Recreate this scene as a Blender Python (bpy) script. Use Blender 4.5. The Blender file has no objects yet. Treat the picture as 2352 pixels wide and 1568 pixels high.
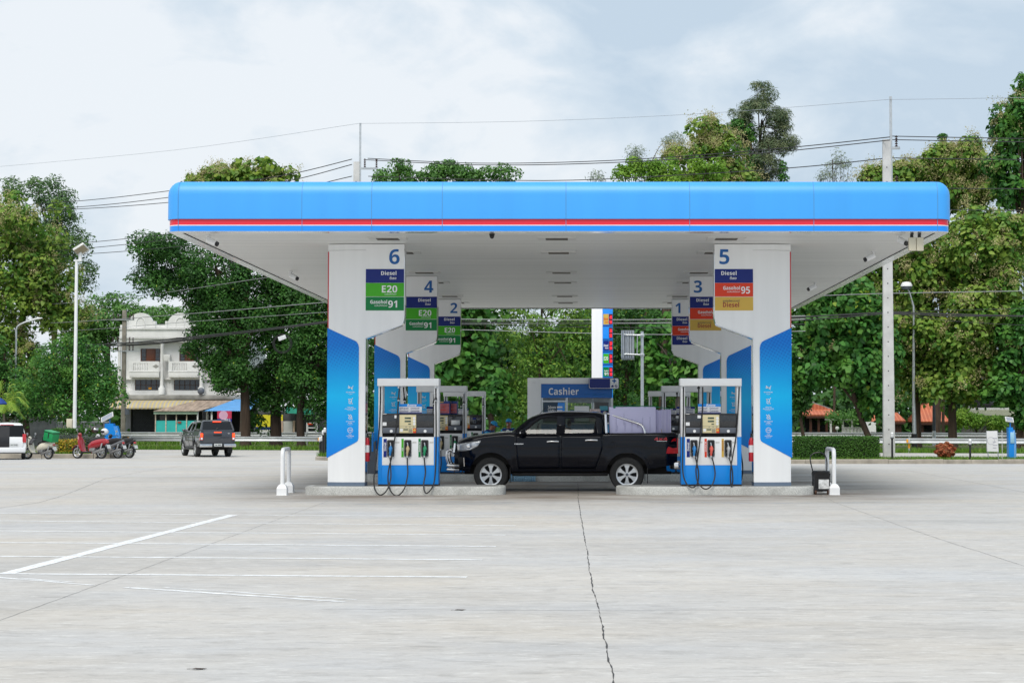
import bpy, bmesh, math, random
import numpy as np
from mathutils import Vector, Matrix
R = math.radians
scene = bpy.context.scene
COL = scene.collection
rng = np.random.default_rng(7)
random.seed(7)

# ---------------------------------------------------------------- camera model of the place
FPX, CXP, CYP, HC = 4000.0, 1335.0, 784.0, 1.7
TH = math.atan(176 / FPX)
def at(px, py, Y):
    a, b = (px - CXP) / FPX, (CYP - py) / FPX
    dy, dz = math.cos(TH) - b * math.sin(TH), math.sin(TH) + b * math.cos(TH)
    t = Y / dy
    return Vector((a * t, Y, HC + dz * t))
def gz(y):
    if y < 56: return 0.0
    if y < 88: return -0.30 * (y - 56) / 32
    return -0.30
def gx(px, Y): return at(px, 1000, Y).x
def gnd(px, py):
    Y = 40.0
    for _ in range(30):
        z = gz(Y); p = at(px, py, 100); s = (z - HC) / (p.z - HC); Y = 100 * s
    p = at(px, py, Y); p.z = gz(Y); return p

# ---------------------------------------------------------------- materials
def lin(h):
    h = h.lstrip('#'); out = []
    for i in (0, 2, 4):
        c = int(h[i:i+2], 16) / 255
        out.append(c / 12.92 if c <= .04045 else ((c + .055) / 1.055) ** 2.4)
    return tuple(out)
def nn(nt, t, **kw):
    n = nt.nodes.new(t)
    for k, v in kw.items():
        if k.startswith('i_'): n.inputs[k[2:].replace('_', ' ')].default_value = v
        else: setattr(n, k, v)
    return n
def mix_rgb(nt, fac, a, b, mode='MIX'):
    m = nt.nodes.new('ShaderNodeMix'); m.data_type = 'RGBA'; m.blend_type = mode
    for key, v in ((0, fac), (6, a), (7, b)):
        if hasattr(v, 'links'): nt.links.new(v, m.inputs[key])
        elif key == 0: m.inputs[0].default_value = v
        else: m.inputs[key].default_value = (*v[:3], 1)
    return m.outputs[2]
MATS = {}
def new_mat(name):
    m = bpy.data.materials.new(name); m.use_nodes = True
    nt = m.node_tree; b = nt.nodes['Principled BSDF']
    MATS[name] = m
    return m, nt, b
def pm(name, color, rough=.5, metal=0.0, var=.06, scale=2.0, coat=0.0, bump=0.0, stretch=(1, 1, 1), spec=.5, emit=0.0):
    if name in MATS: return MATS[name]
    c = lin(color) if isinstance(color, str) else color
    m, nt, b = new_mat(name)
    b.inputs['Roughness'].default_value = rough; b.inputs['Metallic'].default_value = metal
    b.inputs['Coat Weight'].default_value = coat; b.inputs['Coat Roughness'].default_value = .04
    b.inputs['Specular IOR Level'].default_value = spec
    tc = nn(nt, 'ShaderNodeTexCoord'); mp = nn(nt, 'ShaderNodeMapping'); mp.inputs['Scale'].default_value = stretch
    nz = nn(nt, 'ShaderNodeTexNoise'); nz.inputs['Scale'].default_value = scale; nz.inputs['Detail'].default_value = 5
    nt.links.new(tc.outputs['Object'], mp.inputs[0]); nt.links.new(mp.outputs[0], nz.inputs['Vector'])
    mr = nn(nt, 'ShaderNodeMapRange'); mr.inputs[1].default_value = .3; mr.inputs[2].default_value = .7
    nt.links.new(nz.outputs['Fac'], mr.inputs[0])
    o = mix_rgb(nt, mr.outputs[0], [x * (1 - var) for x in c], [min(1, x * (1 + var)) for x in c])
    nt.links.new(o, b.inputs['Base Color'])
    if bump:
        bp = nn(nt, 'ShaderNodeBump'); bp.inputs['Strength'].default_value = bump; bp.inputs['Distance'].default_value = .02
        nt.links.new(nz.outputs['Fac'], bp.inputs['Height']); nt.links.new(bp.outputs[0], b.inputs['Normal'])
    if emit:
        b.inputs['Emission Color'].default_value = (*c, 1); b.inputs['Emission Strength'].default_value = emit
    return m
def leaf_mat(name, cols, trans=.25, patch=None, rough=.5, spec=.3):
    m, nt, b = new_mat(name)
    g = nn(nt, 'ShaderNodeNewGeometry'); cr = nn(nt, 'ShaderNodeValToRGB')
    el = cr.color_ramp.elements
    while len(el) < len(cols): el.new(.5)
    for i, c in enumerate(cols):
        el[i].position = i / (len(cols) - 1); el[i].color = (*(lin(c) if isinstance(c, str) else c), 1)
    nt.links.new(g.outputs['Random Per Island'], cr.inputs[0]); out = cr.outputs[0]
    if patch:
        tc = nn(nt, 'ShaderNodeTexCoord'); nz = nn(nt, 'ShaderNodeTexNoise'); nz.inputs['Scale'].default_value = .7
        nz.inputs['Detail'].default_value = 3
        nt.links.new(tc.outputs['Object'], nz.inputs['Vector'])
        mr = nn(nt, 'ShaderNodeMapRange'); mr.inputs[1].default_value = .48; mr.inputs[2].default_value = .66
        mr.inputs[4].default_value = .8
        nt.links.new(nz.outputs['Fac'], mr.inputs[0]); out = mix_rgb(nt, mr.outputs[0], out, lin(patch))
    nt.links.new(out, b.inputs['Base Color']); b.inputs['Roughness'].default_value = rough
    b.inputs['Specular IOR Level'].default_value = spec
    tr = nn(nt, 'ShaderNodeBsdfTranslucent'); nt.links.new(out, tr.inputs[0])
    mx = nn(nt, 'ShaderNodeMixShader'); mx.inputs[0].default_value = trans
    nt.links.new(b.outputs[0], mx.inputs[1]); nt.links.new(tr.outputs[0], mx.inputs[2])
    nt.links.new(mx.outputs[0], nt.nodes['Material Output'].inputs[0])
    return m
def glass_mat(name, tint, refl=.9, rough=.02):
    m, nt, b = new_mat(name)
    t = nn(nt, 'ShaderNodeBsdfTransparent'); t.inputs[0].default_value = (*tint, 1)
    g = nn(nt, 'ShaderNodeBsdfGlossy'); g.inputs[0].default_value = (refl, refl, refl, 1); g.inputs['Roughness'].default_value = rough
    f = nn(nt, 'ShaderNodeFresnel'); f.inputs[0].default_value = 1.5
    mx = nn(nt, 'ShaderNodeMixShader')
    nt.links.new(f.outputs[0], mx.inputs[0]); nt.links.new(t.outputs[0], mx.inputs[1]); nt.links.new(g.outputs[0], mx.inputs[2])
    nt.links.new(mx.outputs[0], nt.nodes['Material Output'].inputs[0])
    return m

# ---------------------------------------------------------------- mesh builder
_text_cache = {}
def text_geo(body, bold=0.0, spacing=1.0):
    k = (body, bold, spacing)
    if k not in _text_cache:
        cu = bpy.data.curves.new('lettering', 'FONT'); cu.body = body; cu.size = 1; cu.align_x = 'LEFT'
        cu.offset = bold; cu.resolution_u = 3; cu.space_character = spacing
        o = bpy.data.objects.new('lettering', cu); COL.objects.link(o)
        dg = bpy.context.evaluated_depsgraph_get(); dg.update()
        me = bpy.data.meshes.new_from_object(o.evaluated_get(dg))
        v = [tuple(x.co) for x in me.vertices]; f = [tuple(p.vertices) for p in me.polygons]
        bpy.data.objects.remove(o); bpy.data.curves.remove(cu); bpy.data.meshes.remove(me)
        _text_cache[k] = (v, f)
    return _text_cache[k]
class MB:
    def __init__(s): s.v = []; s.f = []; s.mi = []; s.cur = 0
    def mat(s, i): s.cur = i; return s
    def add(s, v, f):
        n = len(s.v); s.v += [tuple(p) for p in v]; s.f += [tuple(i + n for i in q) for q in f]; s.mi += [s.cur] * len(f); return s
    def box(s, x0, x1, y0, y1, z0, z1, bev=0, rot=None, org=None):
        bm = bmesh.new(); bmesh.ops.create_cube(bm, size=1)
        for v in bm.verts:
            v.co = ((x0 + x1) / 2 + v.co.x * (x1 - x0), (y0 + y1) / 2 + v.co.y * (y1 - y0), (z0 + z1) / 2 + v.co.z * (z1 - z0))
        if bev: bmesh.ops.bevel(bm, geom=bm.edges[:], offset=bev, segments=2, affect='EDGES', profile=.5)
        bm.verts.index_update()
        vs = [v.co.copy() for v in bm.verts]
        if rot is not None:
            o = Vector(org or ((x0 + x1) / 2, (y0 + y1) / 2, (z0 + z1) / 2)); vs = [rot @ (v - o) + o for v in vs]
        s.add(vs, [[v.index for v in f.verts] for f in bm.faces]); bm.free(); return s
    def prism(s, poly, y0, y1, bev=0, fn=None):
        """polygon of (x, z) extruded along y"""
        a = sum(poly[i][0] * poly[(i + 1) % len(poly)][1] - poly[(i + 1) % len(poly)][0] * poly[i][1] for i in range(len(poly)))
        if a < 0: poly = poly[::-1]
        n = len(poly)
        v = [(x, y0, z) for x, z in poly] + [(x, y1, z) for x, z in poly]
        f = [tuple(range(n)), tuple(range(2 * n - 1, n - 1, -1))] + [(i, i + n, (i + 1) % n + n, (i + 1) % n) for i in range(n)]
        if fn: v = [fn(Vector(p)) for p in v]
        return s.add(v, f)
    def plate(s, poly, z0, z1):
        """polygon of (x, y) extruded along z"""
        a = sum(poly[i][0] * poly[(i + 1) % len(poly)][1] - poly[(i + 1) % len(poly)][0] * poly[i][1] for i in range(len(poly)))
        if a < 0: poly = poly[::-1]
        n = len(poly)
        v = [(x, y, z0) for x, y in poly] + [(x, y, z1) for x, y in poly]
        return s.add(v, [tuple(range(n - 1, -1, -1)), tuple(range(n, 2 * n))] + [(i, (i + 1) % n, (i + 1) % n + n, i + n) for i in range(n)])
    def loft(s, rings, caps=True, closed=True):
        n = len(rings[0]); v = [p for r in rings for p in r]; f = []
        for i in range(len(rings) - 1):
            for j in range(n if closed else n - 1):
                k = (j + 1) % n
                f.append((i * n + j, i * n + k, (i + 1) * n + k, (i + 1) * n + j))
        if caps and closed: f += [tuple(range(n - 1, -1, -1)), tuple((len(rings) - 1) * n + j for j in range(n))]
        return s.add(v, f)
    def tube(s, pts, r, n=8, caps=True, up=None):
        pts = [Vector(p) for p in pts]; rings = []; N = len(pts)
        side = None
        for i, p in enumerate(pts):
            t = (pts[min(i + 1, N - 1)] - pts[max(i - 1, 0)])
            t = t.normalized() if t.length > 1e-9 else Vector((0, 0, 1))
            if side is None or up is not None:
                u = Vector(up) if up is not None else (Vector((0, 0, 1)) if abs(t.z) < .9 else Vector((0, 1, 0)))
                side = t.cross(u).normalized()
            side = (side - t * side.dot(t)).normalized(); w = side.cross(t).normalized()
            rr = r[i] if isinstance(r, (list, tuple)) else r
            ra, rb = rr if isinstance(rr, (list, tuple)) else (rr, rr)
            rings.append([p + side * (ra * math.cos(2 * math.pi * k / n)) + w * (rb * math.sin(2 * math.pi * k / n)) for k in range(n)])
        return s.loft(rings, caps)
    def cyl(s, p0, p1, r0, r1=None, n=12): return s.tube([p0, p1], [r0, r1 if r1 is not None else r0], n)
    def lathe(s, prof, n=20, org=(0, 0, 0), axis='z'):
        """profile of (radius, height) turned round an axis; closed profile loop not needed"""
        o = Vector(org); rings = []
        for k in range(n):
            a = 2 * math.pi * k / n; c, sn = math.cos(a), math.sin(a)
            if axis == 'z': rings.append([o + Vector((r * c, r * sn, h)) for r, h in prof])
            elif axis == 'y': rings.append([o + Vector((r * c, h, r * sn)) for r, h in prof])
            else: rings.append([o + Vector((h, r * c, r * sn)) for r, h in prof])
        m = len(prof); v = [p for r in rings for p in r]; f = []
        for i in range(n):
            k = (i + 1) % n
            for j in range(m - 1): f.append((i * m + j, k * m + j, k * m + j + 1, i * m + j + 1))
        return s.add(v, f)
    def ball(s, c, r, n=12, m=8):
        if not isinstance(r, (tuple, list)): r = (r, r, r)
        v = []; f = []
        for i in range(m + 1):
            t = math.pi * i / m
            for j in range(n):
                a = 2 * math.pi * j / n
                v.append((c[0] + r[0] * math.sin(t) * math.cos(a), c[1] + r[1] * math.sin(t) * math.sin(a), c[2] + r[2] * math.cos(t)))
        for i in range(m):
            for j in range(n): f.append((i * n + j, (i + 1) * n + j, (i + 1) * n + (j + 1) % n, i * n + (j + 1) % n))
        return s.add(v, f)
    def text(s, body, x, z, size, y=0.0, align='l', bold=.015, width=None, fn=None, spacing=1.0):
        """flat lettering in the x-z plane facing -y; size = height of a capital"""
        def sans(c):                      # heavy sans-serif forms of the Latin letters and digits
            if 'A' <= c <= 'Z': return chr(0x1D5D4 + ord(c) - 65)
            if 'a' <= c <= 'z': return chr(0x1D5EE + ord(c) - 97)
            if '0' <= c <= '9': return chr(0x1D7EC + ord(c) - 48)
            return c
        if bold > 0 and body.isascii(): body, bold = ''.join(map(sans, body)), 0.0
        v, f = text_geo(body, bold, spacing)
        if not v: return s
        xs = [p[0] for p in v]; w0 = max(xs) - min(xs); k = size / .714
        kx = k if width is None else width / w0
        ox = {'l': -min(xs), 'r': -max(xs), 'c': -(min(xs) + max(xs)) / 2}[align]
        pts = [Vector((x + (p[0] + ox) * kx, y, z + p[1] * k)) for p in v]
        if fn: pts = [fn(p) for p in pts]
        return s.add(pts, f)
    def build(s, name, mats, parent=None, smooth=38, recalc=True, loc=None, solid=0):
        me = bpy.data.meshes.new(name); me.from_pydata(s.v, [], s.f)
        if not isinstance(mats, (list, tuple)): mats = [mats]
        for m in mats: me.materials.append(m)
        if len(mats) > 1: me.polygons.foreach_set('material_index', s.mi)
        if recalc:
            bm = bmesh.new(); bm.from_mesh(me); bmesh.ops.remove_doubles(bm, verts=bm.verts[:], dist=1e-5)
            bmesh.ops.recalc_face_normals(bm, faces=bm.faces[:]); bm.to_mesh(me); bm.free()
        me.update()
        if smooth:
            me.shade_smooth(); me.set_sharp_from_angle(angle=R(smooth))
        o = bpy.data.objects.new(name, me); COL.objects.link(o)
        if parent: o.parent = parent
        if loc is not None: o.location = loc
        if solid:
            md = o.modifiers.new('thickness', 'SOLIDIFY'); md.thickness = solid; md.offset = 0
        return o
def tag(o, label=None, cat=None, group=None, kind=None):
    if label: o['label'] = label
    if cat: o['category'] = cat
    if group: o['group'] = group
    if kind: o['kind'] = kind
    return o
def thing(name, label, cat, loc=(0, 0, 0), rz=0.0, group=None):
    o = bpy.data.objects.new(name, None); COL.objects.link(o); o.empty_display_size = .2
    o.location = loc; o.rotation_euler = (0, 0, rz)
    return tag(o, label, cat, group)
def copy_thing(src, loc=None, rz=None, label=None, parent=None):
    c = src.copy(); COL.objects.link(c); c.parent = parent
    if loc is not None: c.location = loc
    if rz is not None: c.rotation_euler = (0, 0, rz)
    if label: c['label'] = label
    for ch in list(src.children): copy_thing(ch, parent=c)
    return c
def fill2d(outer, holes=()):
    bm = bmesh.new(); edges = []
    for loop in [outer] + list(holes):
        vs = [bm.verts.new((p[0], p[1], 0)) for p in loop]
        edges += [bm.edges.new((vs[i], vs[(i + 1) % len(vs)])) for i in range(len(vs))]
    bmesh.ops.triangle_fill(bm, use_beauty=True, edges=edges)
    bm.verts.index_update()
    v = [(p.co.x, p.co.y) for p in bm.verts]; f = [tuple(q.index for q in t.verts) for t in bm.faces]
    bm.free(); return v, f
def arc(cx, cy, r, a0, a1, n=6):
    return [(cx + r * math.cos(R(a0 + (a1 - a0) * i / n)), cy + r * math.sin(R(a0 + (a1 - a0) * i / n))) for i in range(n + 1)]
def interp(x, pts):
    if x <= pts[0][0]: return pts[0][1]
    for (a, b), (c, d) in zip(pts, pts[1:]):
        if x <= c: return b + (d - b) * (x - a) / (c - a)
    return pts[-1][1]
def smooth_curve(pts, n=6):
    """Catmull-Rom through pts"""
    P = [Vector(p) for p in pts]; out = []
    for i in range(len(P) - 1):
        p0, p1, p2, p3 = P[max(i - 1, 0)], P[i], P[i + 1], P[min(i + 2, len(P) - 1)]
        for k in range(n):
            t = k / n
            out.append(.5 * ((2 * p1) + (p2 - p0) * t + (2 * p0 - 5 * p1 + 4 * p2 - p3) * t * t + (3 * p1 - p0 - 3 * p2 + p3) * t ** 3))
    return out + [P[-1]]

# ---------------------------------------------------------------- camera, world, sun
cam = bpy.data.cameras.new('camera'); cam_o = bpy.data.objects.new('camera', cam); COL.objects.link(cam_o)
cam_o.location = (0, 0, HC); cam_o.rotation_euler = (math.pi / 2 + TH, 0, 0)
cam.sensor_width = 36; cam.lens = FPX / 2352 * 36; cam.shift_x = -(CXP - 1176) / 2352
cam.clip_end = 5000; scene.camera = cam_o
SUN_EL, SUN_AZ = R(56), R(190)          # azimuth clockwise from +Y: the sun stands behind the camera, a little to the left
w = bpy.data.worlds.new('World'); scene.world = w; w.use_nodes = True
nt = w.node_tree; nt.nodes.clear()
out = nn(nt, 'ShaderNodeOutputWorld')
sky = nn(nt, 'ShaderNodeTexSky'); sky.sky_type = 'NISHITA'; sky.sun_disc = False
sky.sun_elevation = SUN_EL; sky.sun_rotation = SUN_AZ; sky.air_density = 1.3; sky.dust_density = 2.5
bg1 = nn(nt, 'ShaderNodeBackground'); bg1.inputs[1].default_value = .1; nt.links.new(sky.outputs[0], bg1.inputs[0])
tc = nn(nt, 'ShaderNodeTexCoord'); mp = nn(nt, 'ShaderNodeMapping'); mp.inputs['Scale'].default_value = (1, 1, 1.9); mp.inputs['Location'].default_value = (.62, .1, .35)
n1 = nn(nt, 'ShaderNodeTexNoise'); n1.inputs['Scale'].default_value = 3.1; n1.inputs['Detail'].default_value = 8; n1.inputs['Roughness'].default_value = .6; n1.inputs['Distortion'].default_value = .25
nt.links.new(tc.outputs['Generated'], mp.inputs[0]); nt.links.new(mp.outputs[0], n1.inputs['Vector'])
sx = nn(nt, 'ShaderNodeSeparateXYZ'); nt.links.new(tc.outputs['Generated'], sx.inputs[0])
# a broad bank of brighter cloud towards the west (left), thicker grey cloud to the east
ma = nn(nt, 'ShaderNodeMath', operation='MULTIPLY_ADD'); ma.inputs[1].default_value = -.30; nt.links.new(sx.outputs[0], ma.inputs[0]); 
n2 = nn(nt, 'ShaderNodeTexNoise'); n2.inputs['Scale'].default_value = 9; n2.inputs['Detail'].default_value = 7; n2.inputs['Roughness'].default_value = .55; n2.inputs['Distortion'].default_value = .5
nt.links.new(mp.outputs[0], n2.inputs['Vector'])
mb_ = nn(nt, 'ShaderNodeMath', operation='MULTIPLY_ADD'); mb_.inputs[1].default_value = .75; nt.links.new(n2.outputs['Fac'], mb_.inputs[0]); nt.links.new(n1.outputs['Fac'], mb_.inputs[2])
mc_ = nn(nt, 'ShaderNodeMath', operation='SUBTRACT'); mc_.inputs[1].default_value = .375; nt.links.new(mb_.outputs[0], mc_.inputs[0]); nt.links.new(mc_.outputs[0], ma.inputs[2])
ramp = nn(nt, 'ShaderNodeValToRGB'); e = ramp.color_ramp.elements
e[0].position = .36; e[0].color = (*lin('#a9b8c6'), 1); e[1].position = .62; e[1].color = (*lin('#ccd1d6'), 1)
x = e.new(.50); x.color = (*lin('#b9c4ce'), 1)
nt.links.new(ma.outputs[0], ramp.inputs[0])
bg2 = nn(nt, 'ShaderNodeBackground'); bg2.inputs[1].default_value = 1.0; nt.links.new(ramp.outputs[0], bg2.inputs[0])
mx = nn(nt, 'ShaderNodeMixShader'); mx.inputs[0].default_value = .95
nt.links.new(bg1.outputs[0], mx.inputs[1]); nt.links.new(bg2.outputs[0], mx.inputs[2]); nt.links.new(mx.outputs[0], out.inputs[0])
sl = bpy.data.lights.new('sun', 'SUN'); sl.energy = 1.8; sl.angle = R(32); sl.color = (1, .95, .87)
so = bpy.data.objects.new('sun', sl); COL.objects.link(so)
sd = Vector((math.sin(SUN_AZ) * math.cos(SUN_EL), math.cos(SUN_AZ) * math.cos(SUN_EL), math.sin(SUN_EL)))
so.rotation_euler = (-sd).to_track_quat('-Z', 'Y').to_euler(); so.location = (0, -20, 40)
vs = scene.view_settings; vs.view_transform = 'Standard'; vs.look = 'None'; vs.exposure = 0.52; vs.gamma = 1
scene.cycles.max_bounces = 8; scene.cycles.transparent_max_bounces = 12
scene.cycles.use_denoising = True
# ================================================================ materials
M_WHITE = pm('white composite panel', (.87, .88, .89), .28, var=.03, coat=.35, scale=1.6, stretch=(3, 3, .25))
M_WHITEP = pm('white paint', (.84, .85, .86), .4, var=.03, scale=5)
M_OFFW = pm('aged white enamel', (.62, .62, .60), .45, var=.05, scale=4)
M_FBLUE = pm('fascia blue', lin('#3a9fee'), .42, var=.035, coat=0, scale=1.1, spec=.6, stretch=(2.5, 2.5, .12))
M_FBLUE2 = pm('fascia lower blue', lin('#0a8cf0'), .3, var=.02, coat=.3)
M_FRED = pm('fascia red', lin('#e0203a'), .3, var=.03, coat=.2)
M_PBLUE = pm('pump blue', lin('#0886e0'), .3, var=.03, coat=.1, spec=.4)
M_BLACK = pm('black plastic', (.012, .012, .014), .35, var=.2, scale=8)
M_RUB = pm('black rubber', (.016, .016, .017), .5, var=.2, scale=20)
M_DARK = pm('dark recess', (.01, .01, .012), .8)
M_CREAM = pm('cream faceplate', lin('#d9cda2'), .45, var=.03)
M_GREYP = pm('grey plastic', lin('#5b616c'), .45, var=.05)
M_LCD = pm('lcd window', lin('#5d6a5c'), .2, var=.05)
M_CHROME = pm('chrome', (.75, .75, .76), .1, 1.0, var=.02)
M_ALU = pm('galvanised steel', (.55, .57, .58), .38, .85, var=.12, scale=6)
M_RED = pm('red enamel', lin('#c01828'), .3, var=.05, coat=.3)
M_NAVY = pm('navy sign', lin('#16297a'), .3, coat=.0, spec=.3, var=.02)
M_GREEN = pm('light green sign', lin('#46ae22'), .3, coat=.0, spec=.3, var=.02)
M_DGREEN = pm('dark green sign', lin('#077d40'), .3, coat=.0, spec=.3, var=.02)
M_ORANGE = pm('orange red sign', lin('#dc3f22'), .3, coat=.0, spec=.3, var=.02)
M_GOLD = pm('gold sign', lin('#d2ae50'), .3, coat=.0, spec=.3, var=.02)
M_TXTW = pm('white lettering', (.82, .83, .84), .4, var=.01)
M_TXTB = pm('blue lettering', lin('#0b5ea8'), .4, var=.01)
M_TXTR = pm('maroon lettering', lin('#9a2f28'), .4, var=.01)
M_TXTG = pm('grey lettering', lin('#5a5048'), .4, var=.01)
M_SKIRT = pm('slate skirting', lin('#66768a'), .5, var=.06)
M_SILV = pm('silver metal', (.6, .61, .62), .28, .9, var=.05)

def concrete_mat():
    m, nt, b = new_mat('weathered concrete')
    tc = nn(nt, 'ShaderNodeTexCoord')
    def noise(sc, scale, det=6, rough=.6, dist=0):
        mp = nn(nt, 'ShaderNodeMapping'); mp.inputs['Scale'].default_value = sc
        n = nn(nt, 'ShaderNodeTexNoise'); n.inputs['Scale'].default_value = scale; n.inputs['Detail'].default_value = det
        n.inputs['Roughness'].default_value = rough; n.inputs['Distortion'].default_value = dist
        nt.links.new(tc.outputs['Object'], mp.inputs[0]); nt.links.new(mp.outputs[0], n.inputs['Vector']); return n.outputs['Fac']
    def rng_(x, a, b_, c=0, d=1):
        r = nn(nt, 'ShaderNodeMapRange'); r.inputs[1].default_value = a; r.inputs[2].default_value = b_; r.inputs[3].default_value = c; r.inputs[4].default_value = d
        nt.links.new(x, r.inputs[0]); return r.outputs[0]
    warm, cool, dark = lin('#bfb9b0'), lin('#b7b7b7'), lin('#918e8a')
    c = mix_rgb(nt, rng_(noise((.35, .6, 1), .5, 4), .35, .65), warm, cool)
    c = mix_rgb(nt, rng_(noise((.45, .9, 1), .9, 9, .72, .8), .52, .80, 0, .36), c, dark)          # long broom / tyre streaks
    c = mix_rgb(nt, rng_(noise((.6, 1.2, 1), 2.4, 9, .75, .6), .5, .78, 0, .30), c, lin('#d6d2cb'))     # pale worn streaks
    c = mix_rgb(nt, rng_(noise((.6, .9, 1), .22, 5, .6, .6), .5, .72, 0, .38), c, lin('#8b8985'))   # big soft patches
    mp_ = nn(nt, 'ShaderNodeMapping'); mp_.inputs['Rotation'].default_value = (0, 0, R(-9)); mp_.inputs['Scale'].default_value = (.09, .7, 1)
    n_ = nn(nt, 'ShaderNodeTexNoise'); n_.inputs['Scale'].default_value = 1.1; n_.inputs['Detail'].default_value = 7; n_.inputs['Roughness'].default_value = .62
    nt.links.new(tc.outputs['Object'], mp_.inputs[0]); nt.links.new(mp_.outputs[0], n_.inputs['Vector'])
    c = mix_rgb(nt, rng_(n_.outputs['Fac'], .5, .72, 0, .38), c, lin('#d4d4d3'))                      # pale swept tyre arcs
    c = mix_rgb(nt, rng_(noise((.7, 1, 1), 20, 8, .85), .54, .74, 0, .42), c, (.16, .155, .15))        # fine speckle
    c = mix_rgb(nt, rng_(noise((.35, 1, 1), 6, 8, .8, .3), .50, .70, 0, .62), c, lin('#86837f'))        # short broom marks
    c = mix_rgb(nt, rng_(noise((.4, 1, 1), 9, 6, .8, .2), .53, .70, 0, .62), c, lin('#dddcd8'))
    # drip stains, oil and tyre dirt around the pump islands
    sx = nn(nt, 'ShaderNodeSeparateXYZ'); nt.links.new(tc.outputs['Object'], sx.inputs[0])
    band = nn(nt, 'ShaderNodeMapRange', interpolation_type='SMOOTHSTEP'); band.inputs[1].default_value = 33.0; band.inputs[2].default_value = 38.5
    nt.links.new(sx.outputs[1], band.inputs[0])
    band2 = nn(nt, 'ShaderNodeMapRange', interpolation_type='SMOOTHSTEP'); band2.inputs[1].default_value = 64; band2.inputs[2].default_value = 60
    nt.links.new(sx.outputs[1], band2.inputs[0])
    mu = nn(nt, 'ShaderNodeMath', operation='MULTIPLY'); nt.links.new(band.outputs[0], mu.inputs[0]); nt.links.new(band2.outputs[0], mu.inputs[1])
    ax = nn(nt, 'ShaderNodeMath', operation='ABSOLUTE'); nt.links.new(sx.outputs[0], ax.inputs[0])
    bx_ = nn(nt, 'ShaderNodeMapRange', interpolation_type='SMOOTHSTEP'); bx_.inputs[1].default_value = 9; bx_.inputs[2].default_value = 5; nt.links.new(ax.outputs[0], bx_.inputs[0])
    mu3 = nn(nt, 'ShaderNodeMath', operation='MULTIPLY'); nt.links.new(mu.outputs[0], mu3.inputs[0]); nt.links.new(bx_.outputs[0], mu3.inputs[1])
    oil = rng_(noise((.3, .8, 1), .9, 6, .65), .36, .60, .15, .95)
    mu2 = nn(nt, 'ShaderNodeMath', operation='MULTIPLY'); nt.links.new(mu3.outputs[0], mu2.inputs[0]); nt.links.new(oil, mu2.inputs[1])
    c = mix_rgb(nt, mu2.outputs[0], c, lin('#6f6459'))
    nt.links.new(c, b.inputs['Base Color'])
    r = rng_(noise((.15, 1, 1), 1.5, 5), .3, .7, .55, .85); nt.links.new(r, b.inputs['Roughness'])
    b.inputs['Specular IOR Level'].default_value = .35
    bp = nn(nt, 'ShaderNodeBump'); bp.inputs['Strength'].default_value = .25; bp.inputs['Distance'].default_value = .01
    nt.links.new(noise((.5, 1, 1), 22, 5, .7), bp.inputs['Height']); nt.links.new(bp.outputs[0], b.inputs['Normal'])
    return m
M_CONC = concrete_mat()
M_SOIL = pm('grassy soil', lin('#5d6238'), .95, var=.35, scale=.6, bump=.4)
M_KERB = pm('stained kerb concrete', lin('#9d968a'), .85, var=.28, scale=2.2, bump=.3)
def terrazzo():
    m, nt, b = new_mat('pebble wash concrete')
    tc = nn(nt, 'ShaderNodeTexCoord')
    v = nn(nt, 'ShaderNodeTexVoronoi'); v.inputs['Scale'].default_value = 85; nt.links.new(tc.outputs['Object'], v.inputs['Vector'])
    n = nn(nt, 'ShaderNodeTexNoise'); n.inputs['Scale'].default_value = 2.0; n.inputs['Detail'].default_value = 6; nt.links.new(tc.outputs['Object'], n.inputs['Vector'])
    sp = nn(nt, 'ShaderNodeSeparateColor'); nt.links.new(v.outputs['Color'], sp.inputs[0])
    c = mix_rgb(nt, sp.outputs[0], lin('#a3a4a1'), lin('#cdceca'))
    mr = nn(nt, 'ShaderNodeMapRange'); mr.inputs[1].default_value = .5; mr.inputs[2].default_value = .75; mr.inputs[4].default_value = .6
    nt.links.new(n.outputs['Fac'], mr.inputs[0])
    nt.links.new(mix_rgb(nt, mr.outputs[0], c, lin('#77756f')), b.inputs['Base Color']); b.inputs['Roughness'].default_value = .7
    return m
M_TERR = terrazzo()

# ================================================================ ground
mb = MB(); xs = [-900, -120, -60, -30, 0, 30, 60, 120, 900]; ys = [-80, 0, 30, 56, 64, 72, 80, 88, 130, 250, 800, 3500]
mb.add([(x, y, gz(y) - (.0 if y < 110 else .02)) for y in ys for x in xs],
       [(j * 9 + i, j * 9 + i + 1, (j + 1) * 9 + i + 1, (j + 1) * 9 + i) for j in range(len(ys) - 1) for i in range(8)])
g = mb.build('ground', M_SOIL, smooth=0); tag(g, kind='structure')
def road_edge(x): return 104.5 - .23 * x
mb = MB(); xs = list(range(-60, 61, 6)); ys = [-70, 0, 20, 30, 40, 50, 56, 64, 72, 80, 88, None]
mb.add([(x, (y if y is not None else road_edge(x)), gz(y if y is not None else 100) + .004) for y in ys for x in xs],
       [(j * len(xs) + i, j * len(xs) + i + 1, (j + 1) * len(xs) + i + 1, (j + 1) * len(xs) + i) for j in range(len(ys) - 1) for i in range(len(xs) - 1)])
g = mb.build('forecourt', M_CONC, smooth=0); tag(g, kind='structure')

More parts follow.
